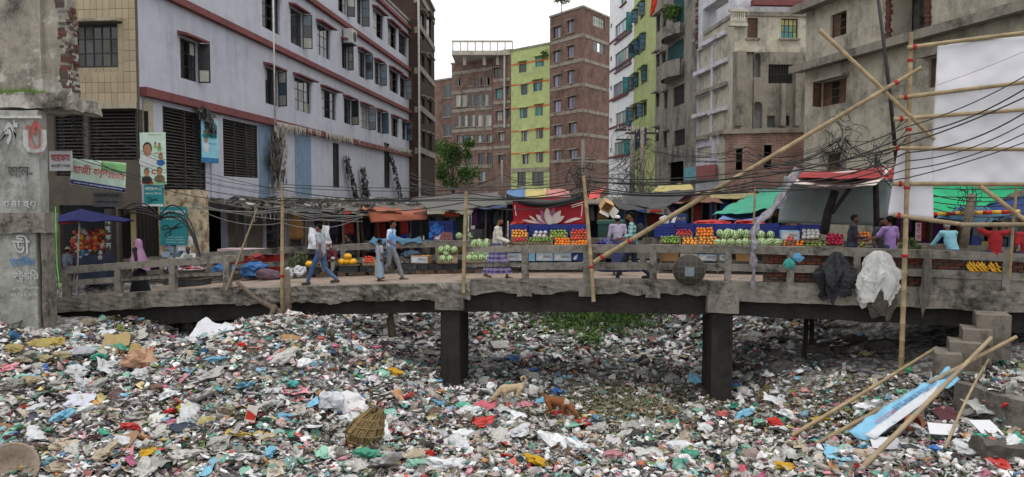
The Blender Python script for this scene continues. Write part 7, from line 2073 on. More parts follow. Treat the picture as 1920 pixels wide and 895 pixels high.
# weighing scale
sc_ = thing('weighing_scale', 'small flat weighing scale on the dragon fruit stall', 'scale', BP(1637, 463, 2.7), RZB)
MB().box(-.15, .15, -.1, .15, 0, .06).build('base', FRAME_W, sc_); MB().box(-.18, .18, -.13, .18, .075, .09).build('pan', ALU, sc_); MB().box(-.05, .05, -.05, .05, .06, .075).build('stem', FRAME, sc_)

def dog(label, loc, ang, col, col2, curl):
 root = thing('dog', label, 'dog', loc, ang); mb = MB()
 # local: forward +y
 mb.ball((0, .14, .40), (.095, .16, .12), 12, 9); mb.capsule((0, .1, .40), (0, -.16, .43), .105, .082); mb.ball((0, -.22, .43), (.085, .11, .10), 12, 9)
 mb.capsule((0, .22, .42), (0, .38, .26), .075, .058); mb.ball((0, .43, .20), (.055, .085, .06), 12, 9); mb.capsule((0, .47, .17), (0, .55, .10), .036, .026)
 for sx in (-1, 1):
  mb.capsule((sx * .075, .18, .36), (sx * .08, .16, .2), .05, .03); mb.capsule((sx * .08, .16, .2), (sx * .08, .2, .03), .027, .02); mb.capsule((sx * .08, .2, .02), (sx * .08, .24, .015), .022, .018)
  mb.capsule((sx * .065, -.22, .40), (sx * .08, -.12, .24), .07, .042); mb.capsule((sx * .08, -.12, .24), (sx * .08, -.28, .15), .035, .024); mb.capsule((sx * .08, -.28, .15), (sx * .08, -.24, .03), .022, .019); mb.capsule((sx * .08, -.24, .02), (sx * .08, -.19, .015), .022, .018)
  mb.capsule((sx * .045, .40, .26), (sx * .07, .36, .30), .026, .012)
 pts = [(0, -.3, .47), (0, -.36, .55), (0, -.37, .63), (0, -.31, .68), (0, -.25, .65), (0, -.26, .59)] if curl else [(0, -.3, .47), (0, -.37, .54), (0, -.40, .62), (0, -.39, .69)]
 for a, b in zip(pts[:-1], pts[1:]): mb.capsule(a, b, .026, .022)
 me = remesh(mb, 0.013, 2)
 me.materials.append(col); me.materials.append(col2)
 idx = []
 for p in me.polygons:
  c = p.center; idx.append(1 if (c.z < .12 or (c.y < -.37 and c.z > .58 and not curl) or (c.y > .2 and c.y < .3 and c.z > .4 and not curl)) else 0)
 me.polygons.foreach_set('material_index', idx)
 put(bpy.data.objects.new('body', me), root)
 for sx in (-1, 1): MB().ball((sx * .04, .47, .23), .009, 8, 6).build('eye', EYEM, root)
 MB().ball((0, .575, .095), (.016, .014, .012), 8, 6).build('nose', EYEM, root)
 return root
dog('cream dog with a curled tail nosing in the rubbish', G(958, 763) + Vector((0, 0, .02)), R(105), M('cream_fur', 'a8957a', 0.9, 0.15, 14, 0.6, 60), M('cream_fur_dark', '857560', 0.9, 0.15, 14, 0.6, 60), True)
dog('reddish brown dog with white tail tip digging with its head down', G(1045, 790) + Vector((0, 0, .02)), R(-118), M('red_fur', '77482a', 0.85, 0.15, 14, 0.6, 60), M('white_fur', 'a9a093', 0.9, 0.12, 14, 0.6, 60), False)
# ================================================================== RUBBISH
def ico(sub):
 import bmesh
 bm = bmesh.new(); bmesh.ops.create_icosphere(bm, subdivisions=sub, radius=1.0)
 v = np.array([p.co[:] for p in bm.verts]); f = np.array([[q.index for q in p.verts] for p in bm.faces]); bm.free()
 return v, f
def crumple(v, seed, amp=0.35, flat=0.55, knot=True, fr=1.2):
 out = []
 sd = Vector((seed * 3.7, seed * 1.3, -seed * 2.1))
 kd = Vector((math.sin(seed * 5.0), math.cos(seed * 3.0), 0.5)).normalized()
 for p in v:
  q = Vector(p)
  d = 1 + amp * 1.3 * noise.noise(q * fr + sd)
  n1 = abs(noise.noise(q * 2.6 * fr + sd)); n2 = abs(noise.noise(q * 5.6 * fr - sd)); n3 = abs(noise.noise(q * 11 * fr + sd))
  d -= amp * (0.9 * n1 + 0.7 * n2 + 0.4 * n3)
  if knot:
   k = max(0.0, q.dot(kd)); d += 0.75 * k ** 7 - 0.25 * math.exp(-((k - 0.85) / 0.1) ** 2)
  r_ = q * d
  out.append((r_.x, r_.y * 0.85, max(r_.z, -0.35) * flat))
 return np.array(out)
def sheet(seed, n=6, cr=0.28):
 g = np.linspace(-1, 1, n + 1)
 v = []
 sd = Vector((seed * 2.3, seed, seed * 4.1))
 ax = 0.6 + 0.4 * math.sin(seed * 7.0)
 for y in g:
  for x in g:
   q = Vector((x, y, 0))
   z = cr * (noise.noise(q * 1.1 + sd) * 1.2 + abs(noise.noise(q * 2.6 + sd)) * 0.9)
   dx = 0.35 * noise.noise(q * 1.3 + sd * 2); dy = 0.35 * noise.noise(q * 1.3 - sd)
   v.append((x + dx, y * ax + dy, z))
 f = []
 for j in range(n):
  for i in range(n):
   a = j * (n + 1) + i
   f += [(a, a + 1, a + n + 2), (a, a + n + 2, a + n + 1)]
 return np.array(v), np.array(f)
V1, F1 = ico(1); V2, F2 = ico(2); V3, F3 = ico(3)
BAG_LO = [(crumple(V2, s + 0.5, 0.42, 0.5), F2) for s in range(8)]
BAG_XLO = [(crumple(V1, s + 0.5, 0.3, 0.5, False), F1) for s in range(6)]
SHEETS = [sheet(s + 0.3) for s in range(10)]
SHEET_S = [sheet(s + 5.3, 2, 0.4) for s in range(8)]
def prism(n=4):
 a = np.array([[-1, math.cos(2 * math.pi * k / n) * 0.045, math.sin(2 * math.pi * k / n) * 0.045] for k in range(n)])
 b = a.copy(); b[:, 0] = 1
 f = []
 for k in range(n):
  f += [(k, (k + 1) % n, n + (k + 1) % n), (k, n + (k + 1) % n, n + k)]
 return np.vstack([a, b]), np.array(f)
STICK = [prism(4)]
LEAF = [(np.array([[-1, 0, 0], [0, 0.24, 0.12], [1, 0, 0.05], [0, -0.24, 0.1]], float), np.array([(0, 1, 2), (0, 2, 3)]))]
BOXT = [(np.array([[x, y, z] for z in (0, .7) for y in (-.6, .6) for x in (-1, 1)], float), np.array([(0, 2, 3), (0, 3, 1), (4, 5, 7), (4, 7, 6), (0, 1, 5), (0, 5, 4), (2, 6, 7), (2, 7, 3), (0, 4, 6), (0, 6, 2), (1, 3, 7), (1, 7, 5)]))]
def lathe_bottle():
 prof = [(-1, 0.02), (-1, .26), (-.2, .28), (.35, .26), (.62, .1), (.95, .09), (1, .02)]
 v, f, n = [], [], 7
 for x, r_ in prof:
  for k in range(n):
   v.append((x, r_ * math.cos(2 * math.pi * k / n), r_ * math.sin(2 * math.pi * k / n)))
 for i in range(len(prof) - 1):
  for k in range(n):
   a, b = i * n + k, i * n + (k + 1) % n
   f += [(a, b, b + n), (a, b + n, a + n)]
 return np.array(v), np.array(f)
BOTTLE = [lathe_bottle()]

PAL = [(c, w) for c, w in (((0.52, 0.51, 0.50), 17), ((0.66, 0.66, 0.66), 12), ((0.38, 0.37, 0.355), 14), ((0.32, 0.29, 0.25), 10), ((0.40, 0.35, 0.29), 8), ((0.16, 0.14, 0.12), 11), ((0.05, 0.045, 0.04), 10),
  ((0.48, 0.40, 0.40), 4), ((0.40, 0.24, 0.22), 3.5), ((0.06, 0.26, 0.20), 3.4), ((0.16, 0.36, 0.30), 3.2), ((0.16, 0.38, 0.50), 3.0), ((0.05, 0.17, 0.36), 1.3), ((0.48, 0.07, 0.05), 2.6), ((0.52, 0.22, 0.25), 2.0),
  ((0.45, 0.07, 0.18), 1.2), ((0.50, 0.42, 0.16), 1.1), ((0.50, 0.22, 0.05), 1.6), ((0.14, 0.19, 0.05), 2.2), ((0.74, 0.74, 0.74), 5.5))]
PALC = np.array([p[0] for p in PAL]); PALW = np.array([p[1] for p in PAL]); PALW = PALW / PALW.sum()
def pick(n, dull=0.0):
 c = PALC[RNG.choice(len(PALC), n, p=PALW)]
 c = c * RNG.uniform(0.7, 1.25, (n, 1)) + RNG.normal(0, 0.015, (n, 3))
 g = c.mean(1, keepdims=True)
 k = np.asarray(dull).reshape(-1, 1) if np.ndim(dull) else dull
 return np.clip(c * (1 - k) + g * k, 0.015, 0.8)
def scatter_mesh(name, label, templates, pos, size, col, tilt=0.4, lift=0.0, stretch=None, mat=None, cat='rubbish', smooth=False):
 n = len(pos)
 tid = RNG.integers(0, len(templates), n)
 VV, FF, CC = [], [], []
 off = 0
 yaw = RNG.uniform(0, 2 * np.pi, n)
 tx = RNG.normal(0, tilt, n); ty = RNG.normal(0, tilt, n)
 st = np.ones((n, 3)) if stretch is None else stretch
 for t, (tv, tf) in enumerate(templates):
  I = np.where(tid == t)[0]
  if len(I) == 0: continue
  v = tv[None] * st[I][:, None, :] * size[I][:, None, None]
  cx, sx = np.cos(tx[I])[:, None], np.sin(tx[I])[:, None]
  x, y, z = v[..., 0], v[..., 1], v[..., 2]
  y, z = y * cx - z * sx, y * sx + z * cx
  cy, sy = np.cos(ty[I])[:, None], np.sin(ty[I])[:, None]
  x, z = x * cy + z * sy, -x * sy + z * cy
  cw, sw = np.cos(yaw[I])[:, None], np.sin(yaw[I])[:, None]
  x, y = x * cw - y * sw, x * sw + y * cw
  v = np.stack([x, y, z], -1) + pos[I][:, None, :]
  VV.append(v.reshape(-1, 3))
  nv = tv.shape[0]
  FF.append((tf[None] + (off + np.arange(len(I)) * nv)[:, None, None]).reshape(-1, 3))
  CC.append(np.repeat(col[I], nv, 0))
  off += len(I) * nv
 V = np.concatenate(VV); Fa = np.concatenate(FF); C = np.concatenate(CC)
 me = bpy.data.meshes.new(name)
 me.vertices.add(len(V)); me.vertices.foreach_set('co', V.ravel().astype(np.float32))
 me.loops.add(len(Fa) * 3); me.loops.foreach_set('vertex_index', Fa.ravel().astype(np.int32))
 me.polygons.add(len(Fa)); me.polygons.foreach_set('loop_start', (np.arange(len(Fa)) * 3).astype(np.int32))
 at_ = me.color_attributes.new('tint', 'FLOAT_COLOR', 'POINT')
 at_.data.foreach_set('color', np.concatenate([C, np.ones((len(C), 1))], 1).ravel().astype(np.float32))
 if smooth: me.polygons.foreach_set('use_smooth', np.ones(len(Fa), dtype=bool))
 me.update(calc_edges=True)
 me.materials.append(mat)
 o = bpy.data.objects.new(name, me)
 return put(o, None, label, cat, None, 'stuff')
def tintmat(name, rough, spec, bump, trans=0.0):
 m, nt, b = _new(name)
 a = nt.nodes.new('ShaderNodeAttribute'); a.attribute_name = 'tint'
 tc = nt.nodes.new('ShaderNodeTexCoord').outputs['Object']
 c = _mix(nt, _rng(nt, _nz(nt, tc, 7.0, 5, 0.7), 0.46, 0.78, 0.0, 0.6), a.outputs['Color'], (0.07, 0.06, 0.05))
 nt.links.new(c, b.inputs['Base Color'])
 b.inputs['Roughness'].default_value = rough
 b.inputs['Specular IOR Level'].default_value = spec
 if bump: _bump(nt, b, _nz(nt, tc, 26.0, 5, 0.7), bump, 0.02)
 return m
T_PLASTIC = tintmat('litter_plastic', 0.33, 0.45, 0.5)
T_PAPER = tintmat('litter_paper', 0.8, 0.2, 0.3)

def positions(n, y0, y1, power=1.0, xlim=0.72):
 """random spots on the bed, denser near the camera"""
 u = RNG.uniform(0, 1, n)
 if power == 1.0: Y = y0 * (y1 / y0) ** u
 else: Y = y0 + (y1 - y0) * u
 X = RNG.uniform(-1, 1, n) * (xlim * Y)
 return X, Y
def keep(X, Y):
 ok = ~((X > 9.3) & (Y > 18.0) & (Y < 23.5)) & ~((X - 0.1 * (Y - 27) < -10.3) & (Y > 24.5)) & ~((X + 0.05 * (Y - 27) > 7.4) & (Y > 26.0)) & ~((X < -11.6) & (Y > 20.7) & (Y < 25))
 return ok
def dens(X, Y):
 """bare dirt under the right end, grey flat in the middle"""
 p = np.ones_like(X)
 dirt = ss(6.0, 7.2, X) * ss(17.6, 18.3, Y) * (1 - ss(21.5, 23.0, Y))
 return p * (1 - 0.86 * dirt)
def leafzone(X, Y):
 """trampled leaves beside the dogs"""
 return np.exp(-(((X - 2.6) / 1.9) ** 2 + ((Y - 18.9) / 1.7) ** 2))
def spots(n, y0, y1, lift=0.02, leafcut=0.85, power=1.0):
 X, Y = positions(n, y0, y1, power)
 k = keep(X, Y) & (RNG.uniform(0, 1, n) < dens(X, Y) * (1 - leafcut * leafzone(X, Y)))
 X, Y = X[k], Y[k]
 Z = hgt(X, Y) + hn(X, Y) + lift
 return np.stack([X, Y, Z], 1)
# how muted the litter is: the trampled middle and the far bed are greyer
def dullness(P):
 X, Y = P[:, 0], P[:, 1]
 mid = ss(17.5, 21.0, Y) * ss(-2.5, -0.5, X) * (1 - ss(4.5, 6.5, X)) * (1 - ss(24, 30, Y))
 return 0.12 + 0.5 * mid
def fin(P, s0, s1):
 t = RNG.beta(1.3, 3.2, len(P))
 return s0 + (s1 - s0) * t
P = spots(42000, 12.2, 24, 0.02)
scatter_mesh('litter_scraps', 'countless small torn paper and plastic scraps covering the rubbish heap', SHEET_S, P, fin(P, 0.022, 0.10), pick(len(P), dullness(P)), 0.32, mat=T_PAPER)
P = spots(26000, 22, 58, 0.02)
scatter_mesh('litter_scraps', 'small torn scraps covering the far canal bed beyond the bridge', SHEET_S, P, fin(P, 0.05, 0.22), pick(len(P), 0.3) * 1.3, 0.4, mat=T_PAPER)
P = spots(7600, 12.2, 24, 0.03)
scatter_mesh('crumpled_film', 'mass of crumpled plastic film and wrappers in the rubbish heap', SHEETS, P, fin(P, 0.05, 0.19), pick(len(P), dullness(P)), 0.5, mat=T_PLASTIC)
P = spots(4000, 12.2, 26, 0.03)
st = RNG.uniform(0.7, 1.3, (len(P), 3))
scatter_mesh('small_bags', 'mass of small crumpled carrier bags in the rubbish heap', BAG_LO, P, fin(P, 0.06, 0.17), pick(len(P), dullness(P)), 0.4, stretch=st, mat=T_PLASTIC, smooth=True)
P = spots(3400, 23, 56, 0.03)
scatter_mesh('small_bags', 'mass of pale crumpled bags strewn over the far canal bed', BAG_XLO, P, fin(P, 0.09, 0.30), np.clip(pick(len(P), 0.35) * 1.4, 0, 0.8), 0.4, mat=T_PLASTIC, smooth=True)
P = spots(2600, 12.2, 26, 0.02)
c = np.clip(np.array([0.20, 0.15, 0.09]) * RNG.uniform(0.4, 1.5, (len(P), 1)), 0, 1)
scatter_mesh('twigs_and_straw', 'twigs and straw mixed through the rubbish', STICK, P, fin(P, 0.08, 0.30), c, 0.25, mat=T_PAPER)
P = spots(700, 12.2, 24, 0.05)
scatter_mesh('small_cartons', 'small crushed cartons and boxes in the rubbish', BOXT, P, fin(P, 0.04, 0.10), pick(len(P), 0.1), 0.5, mat=T_PAPER)
P = spots(260, 12.2, 22, 0.05)
scatter_mesh('plastic_bottles', 'many small plastic bottles in the rubbish', BOTTLE, P, fin(P, 0.07, 0.14), pick(len(P), 0.3), 0.3, mat=T_PLASTIC)
# leaf litter
n = 9000
X = RNG.normal(2.6, 1.35, n); Y = RNG.normal(18.9, 1.15, n)
X2 = RNG.normal(3.3, 1.0, 2600); Y2 = RNG.normal(22.5, 0.9, 2600)
X3 = RNG.normal(6.8, 1.2, 2200); Y3 = RNG.normal(16.9, 0.7, 2200)
X = np.concatenate([X, X2, X3]); Y = np.concatenate([Y, Y2, Y3])
P = np.stack([X, Y, hgt(X, Y) + hn(X, Y) + 0.02], 1)
c = np.array([0.17, 0.16, 0.10]) * RNG.uniform(0.35, 1.7, (len(P), 1)) + RNG.normal(0, 0.012, (len(P), 3))
scatter_mesh('leaf_litter', 'wilted grey green leaves trampled into the rubbish beside the dogs', LEAF, P, fin(P, 0.06, 0.15), np.clip(c, 0.01, 1), 0.5, mat=T_PAPER, cat='leaf litter')
# weeds on the far bed
n = 5200
X = np.concatenate([RNG.normal(3.0, 1.1, 3400), RNG.normal(4.6, 0.8, 1200), RNG.normal(-0.6, 0.9, 300), RNG.normal(2.6, 0.3, 300)])
Y = np.concatenate([RNG.normal(31.5, 1.4, 3400), RNG.normal(32.5, 1.0, 1200), RNG.normal(29.0, 0.8, 300), RNG.normal(27.0, 0.5, 300)])
keepw = RNG.uniform(0, 1, len(X)) < 0.5
X, Y = X[keepw], Y[keepw]
hh = RNG.uniform(0.0, 0.5, len(X)) * np.exp(-((X - 3.4) ** 2) / 7)
P = np.stack([X, Y, hgt(X, Y) + hn(X, Y) + hh], 1)
c = np.array([0.10, 0.19, 0.05]) * RNG.uniform(0.4, 1.5, (len(P), 1))
scatter_mesh('weeds', 'patch of green weeds growing on the rubbish beyond the bridge', LEAF, P, RNG.uniform(0.09, 0.2, len(P)), c, 0.9, mat=T_PAPER, cat='weeds')

# ---- larger single bags and sheets, each a thing of its own
BAGM = []
for k in range(10):
 mb = MB(); mb.add(crumple(V3, k + 20.5, 0.46, 0.55).tolist(), F3.tolist())
 BAGM.append(mb.mesh('plastic_bag', T_PLASTIC))
SHM = []
for k in range(6):
 v, f = sheet(k + 40.3, 12, 0.3)
 mb = MB(); mb.add(v.tolist(), f.tolist())
 SHM.append(mb.mesh('plastic_sheet', T_PLASTIC))
def bagmat(name, col, rough=0.32, trans=0.15):
 if name in MATS: return MATS[name]
 m = M(name, col, rough, 0.18, 5, 0.5, 24, spec=0.45, rnd=0.22, dirt=0.45, dcol=(0.10, 0.09, 0.075))
 return m
BAGC = [('clear grey', 'a09e9a', 56), ('milky white', 'c4c6c9', 50), ('beige', '9d907c', 18), ('teal green', '2f8a70', 20), ('pale green', '7fb09c', 14), ('sky blue', '6ea9c4', 20), ('deep blue', '2f62a0', 6), ('red', 'b02c26', 12), ('pink', 'c07f88', 8), ('yellow', 'a8924a', 5), ('black', '1e1d1e', 12), ('brown', '5c4636', 10)]
tot = sum(c[2] for c in BAGC)
placed = []
def zone(px, py):
 if px < 420: return 'below the sack pile' if py < 760 else 'near the round basket'
 if px < 830: return 'on the crest before the first pier' if py < 730 else ('beside the wicker roll' if px > 560 else 'round the snack carton')
 if px < 1130: return 'behind the dogs' if py < 735 else 'below the dogs'
 if px < 1460: return 'round the foot of the second pier' if py < 810 else 'below the leaf litter'
 return 'round the fallen bamboo' if px < 1760 else 'below the retaining wall'
nbag = 0
for nm, hexc, cnt in BAGC:
 mt = bagmat('bag_' + nm.replace(' ', '_'), hexc)
 for i in range(cnt):
  for tries in range(60):
   px, py = random.uniform(5, 1915), random.triangular(615, 893, 860)
   p = G(px, py)
   if p.y > 25 or float(dens(np.array([p.x]), np.array([p.y]))[0]) < 0.5: continue
   if float(leafzone(p.x, p.y)) > 0.5 and random.random() < 0.8: continue
   if 1500 < px < 1800 and 690 < py < 840 and random.random() < 0.6: continue
   if all((p.x - q[0]) ** 2 + (p.y - q[1]) ** 2 > 0.12 for q in placed): break
  placed.append((p.x, p.y))
  flat = random.random() < 0.22
  sz = random.uniform(0.13, 0.25) * (1.3 if nm in ('clear grey', 'milky white') else 1.0)
  o = inst('plastic_sheet' if flat else 'plastic_bag', random.choice(SHM if flat else BAGM), p + Vector((0, 0, 0.03)), (random.gauss(0, 0.25), random.gauss(0, 0.25), random.uniform(0, 6.28)),
             (sz * random.uniform(0.9, 1.4), sz, sz * random.uniform(0.7, 1.1)), None,
             ('crumpled %s plastic sheet in the rubbish %s' if flat else 'crumpled %s plastic bag in the rubbish %s') % (nm, zone(px, py)), 'plastic sheet' if flat else 'plastic bag',
             ('%s plastic sheets %s' if flat else '%s plastic bags %s') % (nm, zone(px, py)), mt)
# ---- distinctive pieces in the rubbish
def heap_sack(label, px, py, wpx, hpx, col, seed, name='sack', cat='sack', group=None, rz=None, lift=0.0):
 p = G(px, py); k = p.y / F
 mb = MB(); v = crumple([Vector(q) for q in V3], seed, 0.5, 1.0, False, 0.9); v = v / np.abs(v).max(0)
 mb.add([(a[0] * wpx * k / 2, a[1] * wpx * k / 3, a[2] * hpx * k / 2) for a in v.tolist()], F3.tolist())
 return mb.build(name, M('sackcol_' + col, col, 0.75, 0.2, 5, 0.5, 18, rnd=0.15, dirt=0.35), None, label, cat, group, loc=p + Vector((0, 0, hpx * k * .3 + lift)), rz=random.uniform(-.4, .4) if rz is None else rz)
ys = 'c0'
for i, (x, y, w, h, c, lab) in enumerate(((75, 655, 60, 24, '8f8148', 'dirty yellow sack on top of the sack pile by the pylon'), (25, 664, 50, 22, '84784a', 'dull yellow sack at the outer end of the sack pile'), (110, 648, 40, 20, '9c8748', 'small yellow sack leaning on the sack pile'), (50, 672, 50, 18, '86857e', 'grey sack in the middle of the sack pile'), (40, 684, 40, 18, '7a7262', 'brown grey sack at the bottom of the sack pile'), (85, 680, 46, 18, '8a8160', 'olive sack at the bottom of the sack pile'), (118, 674, 44, 20, '8d8468', 'tan sack at the near end of the sack pile'),
                                  (62, 722, 44, 22, '8a7d66', 'tan sack lying alone below the sack pile'), (28, 730, 40, 26, '84837c', 'grey sack below the tan one'), (165, 612, 34, 18, '7d7464', 'brown sack on the crest beside the pylon'), (150, 668, 64, 24, '9fa0a6', 'pale grey sack beside the stained basket'), (352, 622, 34, 30, '8f8e8a', 'large clear grey bag on the crest of the heap'))):
 heap_sack(lab, x, y, w, h, c, i + 2.2)
def heap_sheet(label, px, py, wpx, hpx, col, seed, name='cloth', cat='cloth', cr=0.22, lift=0.08, tilt=0.5, rough=0.6):
 p = G(px, py); k = p.y / F; v, f = sheet(seed, 14, cr)
 n1 = len(v); vs = [(a[0] * wpx * k / 2, a[1] * hpx * k * .9, a[2] * wpx * k * .5) for a in v.tolist()]
 mb = MB(); mb.add(vs, f.tolist()); mb.add([(a, b, c - .006) for a, b, c in vs], [tuple(q[::-1]) for q in f.tolist()])
 o = mb.build(name, M('sheetcol_' + col, col, rough, 0.12, 5, 0.4, 16, dirt=0.2), None, label, cat, None, smooth=True, loc=p + Vector((0, 0, lift)))
 o.rotation_euler = (tilt, random.gauss(0, .1), random.gauss(0, .2)); return o
heap_sheet('white cloth sheet draped over the crest under the bridge', 395, 628, 72, 34, 'b9bbc2', 1.1); heap_sheet('white rag lying on the left slope', 148, 762, 48, 26, 'b5b8c4', 2.2); heap_sheet('crumpled yellow paper sheet near the red carton', 458, 826, 72, 40, 'ae9450', 3.3, 'paper_sheet', 'paper'); heap_sheet('dark navy cloth bundle spread on the slope', 350, 810, 60, 30, '2a3344', 4.4)
heap_sheet('white plastic sheeting crumpled beside the wicker roll', 655, 768, 60, 40, 'c0c0c0', 5.5, 'plastic_sheet', 'plastic sheet'); heap_sheet('stained yellow and pink sack sheet on the upper slope', 214, 655, 44, 40, '8f7d52', 6.6); heap_sheet('second stained yellow sack sheet beside the green weeds', 262, 664, 40, 28, '8d7748', 7.7); heap_sheet('white foam sheet in the lower left rubbish', 450, 866, 50, 30, 'c4c2c4', 8.8); heap_sheet('pink frayed net heap beside the cream dog', 908, 768, 42, 22, 'b05a66', 9.9, 'net', 'net'); heap_sheet('maroon cloth near the fallen bamboo', 1776, 788, 42, 24, '4a2028', 10.1); heap_sheet('grey white tattered sheets on the far slope behind the pier', 1420, 640, 60, 30, 'a3a29c', 11.2); heap_sheet('pale tattered sheet below the timber props', 1580, 612, 46, 20, '9a968f', 12.3); heap_sheet('flattened white sheet on the far bed', 1150, 705, 60, 22, 'b4b4b2', 13.1); heap_sheet('long white plastic strip in the near centre', 1220, 858, 60, 40, 'b0b0ae', 14.2, 'plastic_sheet', 'plastic sheet'); heap_sheet('clear plastic spread by the retaining wall', 1850, 770, 80, 30, 'a3a4a2', 15.3, 'plastic_sheet', 'plastic sheet')
heap_sheet('brown cardboard sheet on the near slope', 230, 840, 50, 30, '84684a', 16.4, 'cardboard_sheet', 'cardboard', 0.06); heap_sheet('torn cardboard flap by the middle of the heap', 545, 640, 30, 16, '8d6a44', 17.5, 'cardboard_sheet', 'cardboard', 0.06); heap_sheet('tan cardboard sheet at the lower left edge', 20, 815, 60, 30, '77583c', 18.6, 'cardboard_sheet', 'cardboard', 0.08)
def plate(label, px, py, wpx, dpx, col, rz, tilt):
 p = G(px, py); k = p.y / F; mb = MB(); mb.rbox(-wpx * k / 2, wpx * k / 2, -dpx * k, dpx * k, 0, .012, .1, .008, 3, seed=px)
 o = mb.build('white_board', M('board_' + col, col, 0.6, 0.06, 3, 0.1, dirt=0.1), None, label, 'board', None, loc=p + Vector((0, 0, .1)), rz=rz); o.rotation_euler = (tilt, 0, rz)
plate('clean white board lying beside the leaning bamboo', 1768, 817, 50, 18, 'c8c9cc', -0.35, 0.35); plate('white square board near the right bank', 1849, 815, 42, 22, 'c3c4c8', 0.1, 0.4); plate('white board half buried under the bamboo', 1660, 842, 52, 18, 'c0c1c6', -0.2, 0.35); plate('white flat piece on the far canal bed', 937, 652, 30, 24, 'bcbcba', 0.2, 0.1)
# red and white carton
p = G(468, 795); cr_ = thing('snack_carton', 'red and white snack carton standing in the rubbish', 'carton', p + Vector((0, 0, .02)), 0.2); cr_.rotation_euler = (-.15, .25, .2)
MB().rbox(-.1, .1, -.05, .05, 0, .3, .1, .004).build('box', M('carton_snow', 'c0b8b4', 0.6), cr_); mb = MB(); mb.add([(-.09, -.058, .04), (.09, -.058, .04), (.09, -.058, .14), (-.09, -.058, .22)], [(0, 1, 2, 3)]); mb.build('printed_band', M('carton_red', 'b02a1c', 0.6), cr_)
# wicker roll
p = G(682, 832); wk = thing('wicker_roll', 'tan woven wicker basket rolled up and standing in the rubbish', 'basket', p + Vector((0, 0, .02)), 0.3); wk.rotation_euler = (.12, .12, .3)
WKM = M('wicker_tan', '7d6a48', 0.85, 0.3, 16, 0.6, 40)
for i in range(70):
 a = 2 * math.pi * i / 70 + random.gauss(0, .05); r0 = .30 + random.gauss(0, .02)
 MB().tube([(r0 * math.cos(a), r0 * .75 * math.sin(a), -.05), (r0 * 1.12 * math.cos(a + .15), r0 * .82 * math.sin(a + .15), .22), (.9 * r0 * math.cos(a + .3) + .06, r0 * .6 * math.sin(a + .3), .45), (.45 * r0 * math.cos(a + .45) + .16, .4 * r0 * math.sin(a + .45), .64 + random.uniform(-.06, .08))], [.016, .018, .016, .012], 5).build('wicker_strand', WKM, wk)
for z, r0 in ((.05, .335), (.2, .35), (.36, .315), (.5, .24)):
 MB().tube([(r0 * math.cos(t) + z * .14, r0 * .78 * math.sin(t), z) for t in [2 * math.pi * q / 22 for q in range(23)]], .014, 5).build('wicker_hoop', WKM, wk)
# woven basket at the left edge
p = G(22, 885); lathe([(.05, 0), (.3, .05), (.42, .25), (.44, .3), (.4, .3), (.28, .1), (.02, .06)], 24).build('round_basket', M('basket_grey', '8a7c6e', 0.85, 0.25, 18, 0.8, 40), None, 'worn round basket lying at the left edge of the heap', 'basket', smooth=True, loc=p).rotation_euler = (1.0, .2, .4)
p = G(1703, 805); lathe([(.05, 0), (.16, .06), (.19, .15), (.13, .23), (.15, .26), (.12, .25), (.1, .22)], 20).build('clay_pot', M('terracotta', '8a5236', 0.8, 0.2, 6), None, 'broken terracotta pot under the leaning bamboo', 'pot', smooth=True, loc=p + Vector((0, 0, .03))).rotation_euler = (.9, .5, 0)
for (x, y, c, lab, w) in ((320, 778, 'b22a22', 'bright red plastic bag beside the yellow one', 26), (348, 776, 'b3a524', 'bright yellow plastic bag beside the red one', 34), (805, 858, 'a8201c', 'red cloth under a black bag in the centre of the heap', 26), (806, 846, '1a1a1c', 'black bag on top of the red cloth', 24), (453, 652, 'b02420', 'red bag on the crest near the pier in shadow', 22), (618, 766, 'a9acb2', 'large milky white sack of rubbish in the middle slope', 70), (260, 690, '9a7a62', 'wide tan basket like sack with debris', 76), (870, 770, '5aa890', 'green and yellow tied bag near the dogs', 36), (550, 730, '3a8a86', 'teal tied bag on the middle slope', 30), (1455, 800, 'b02c24', 'red cloth beside the fallen bamboo', 36), (1655, 785, 'a02824', 'red bag beneath the blue banner', 26), (1352, 785, 'b3605c', 'pinkish bag beside the second pier', 34), (1700, 700, '3f9a6a', 'round green bag on the bank near the bamboo upright', 24), (1645, 755, '2f8f6a', 'green bag beside the blue banner', 22)):
 heap_sack(lab, x, y, w, w * .6, c, x * .01 + 1.7, 'plastic_bag', 'plastic bag')
# fallen bamboo and the torn blue banner
def gp(px, py, up=.08): return G(px, py) + Vector((0, 0, up))
bamboo('fallen bamboo lying from the rubbish up to the retaining wall', gp(1484, 826), gp(1755, 690, .45), .045, .038, group='fallen bamboo'); bamboo('long fallen bamboo crossing the banner up to the steps', gp(1612, 893), at(1858, 634, 16.6), .05, .042, BAMG, group='fallen bamboo'); bamboo('bamboo carrying the torn blue banner', gp(1530, 842), at(1905, 632, 16.9), .045, .04, group='fallen bamboo'); bamboo('thin grey bamboo leaning on the retaining wall', gp(1772, 852), gp(1870, 690, .5), .028, .024, BAMG, group='fallen bamboo')
bnr = thing('torn_banner', 'torn light blue banner with faded lettering slung along the fallen bamboo', 'banner', gp(1590, 812)); o = bnr.location; BNM = M('banner_blue', '74a9c6', 0.6, 0.15, 3, 0.3, 8, dirt=0.15)
q = [at(1588, 808, 14.7), at(1636, 826, 14.4), at(1800, 712, 16.0), at(1778, 690, 16.4)]
MB().cloth(*[p - o for p in q], 10, 30, .05, .12, 3.0).build('cloth', BNM, bnr, smooth=True)
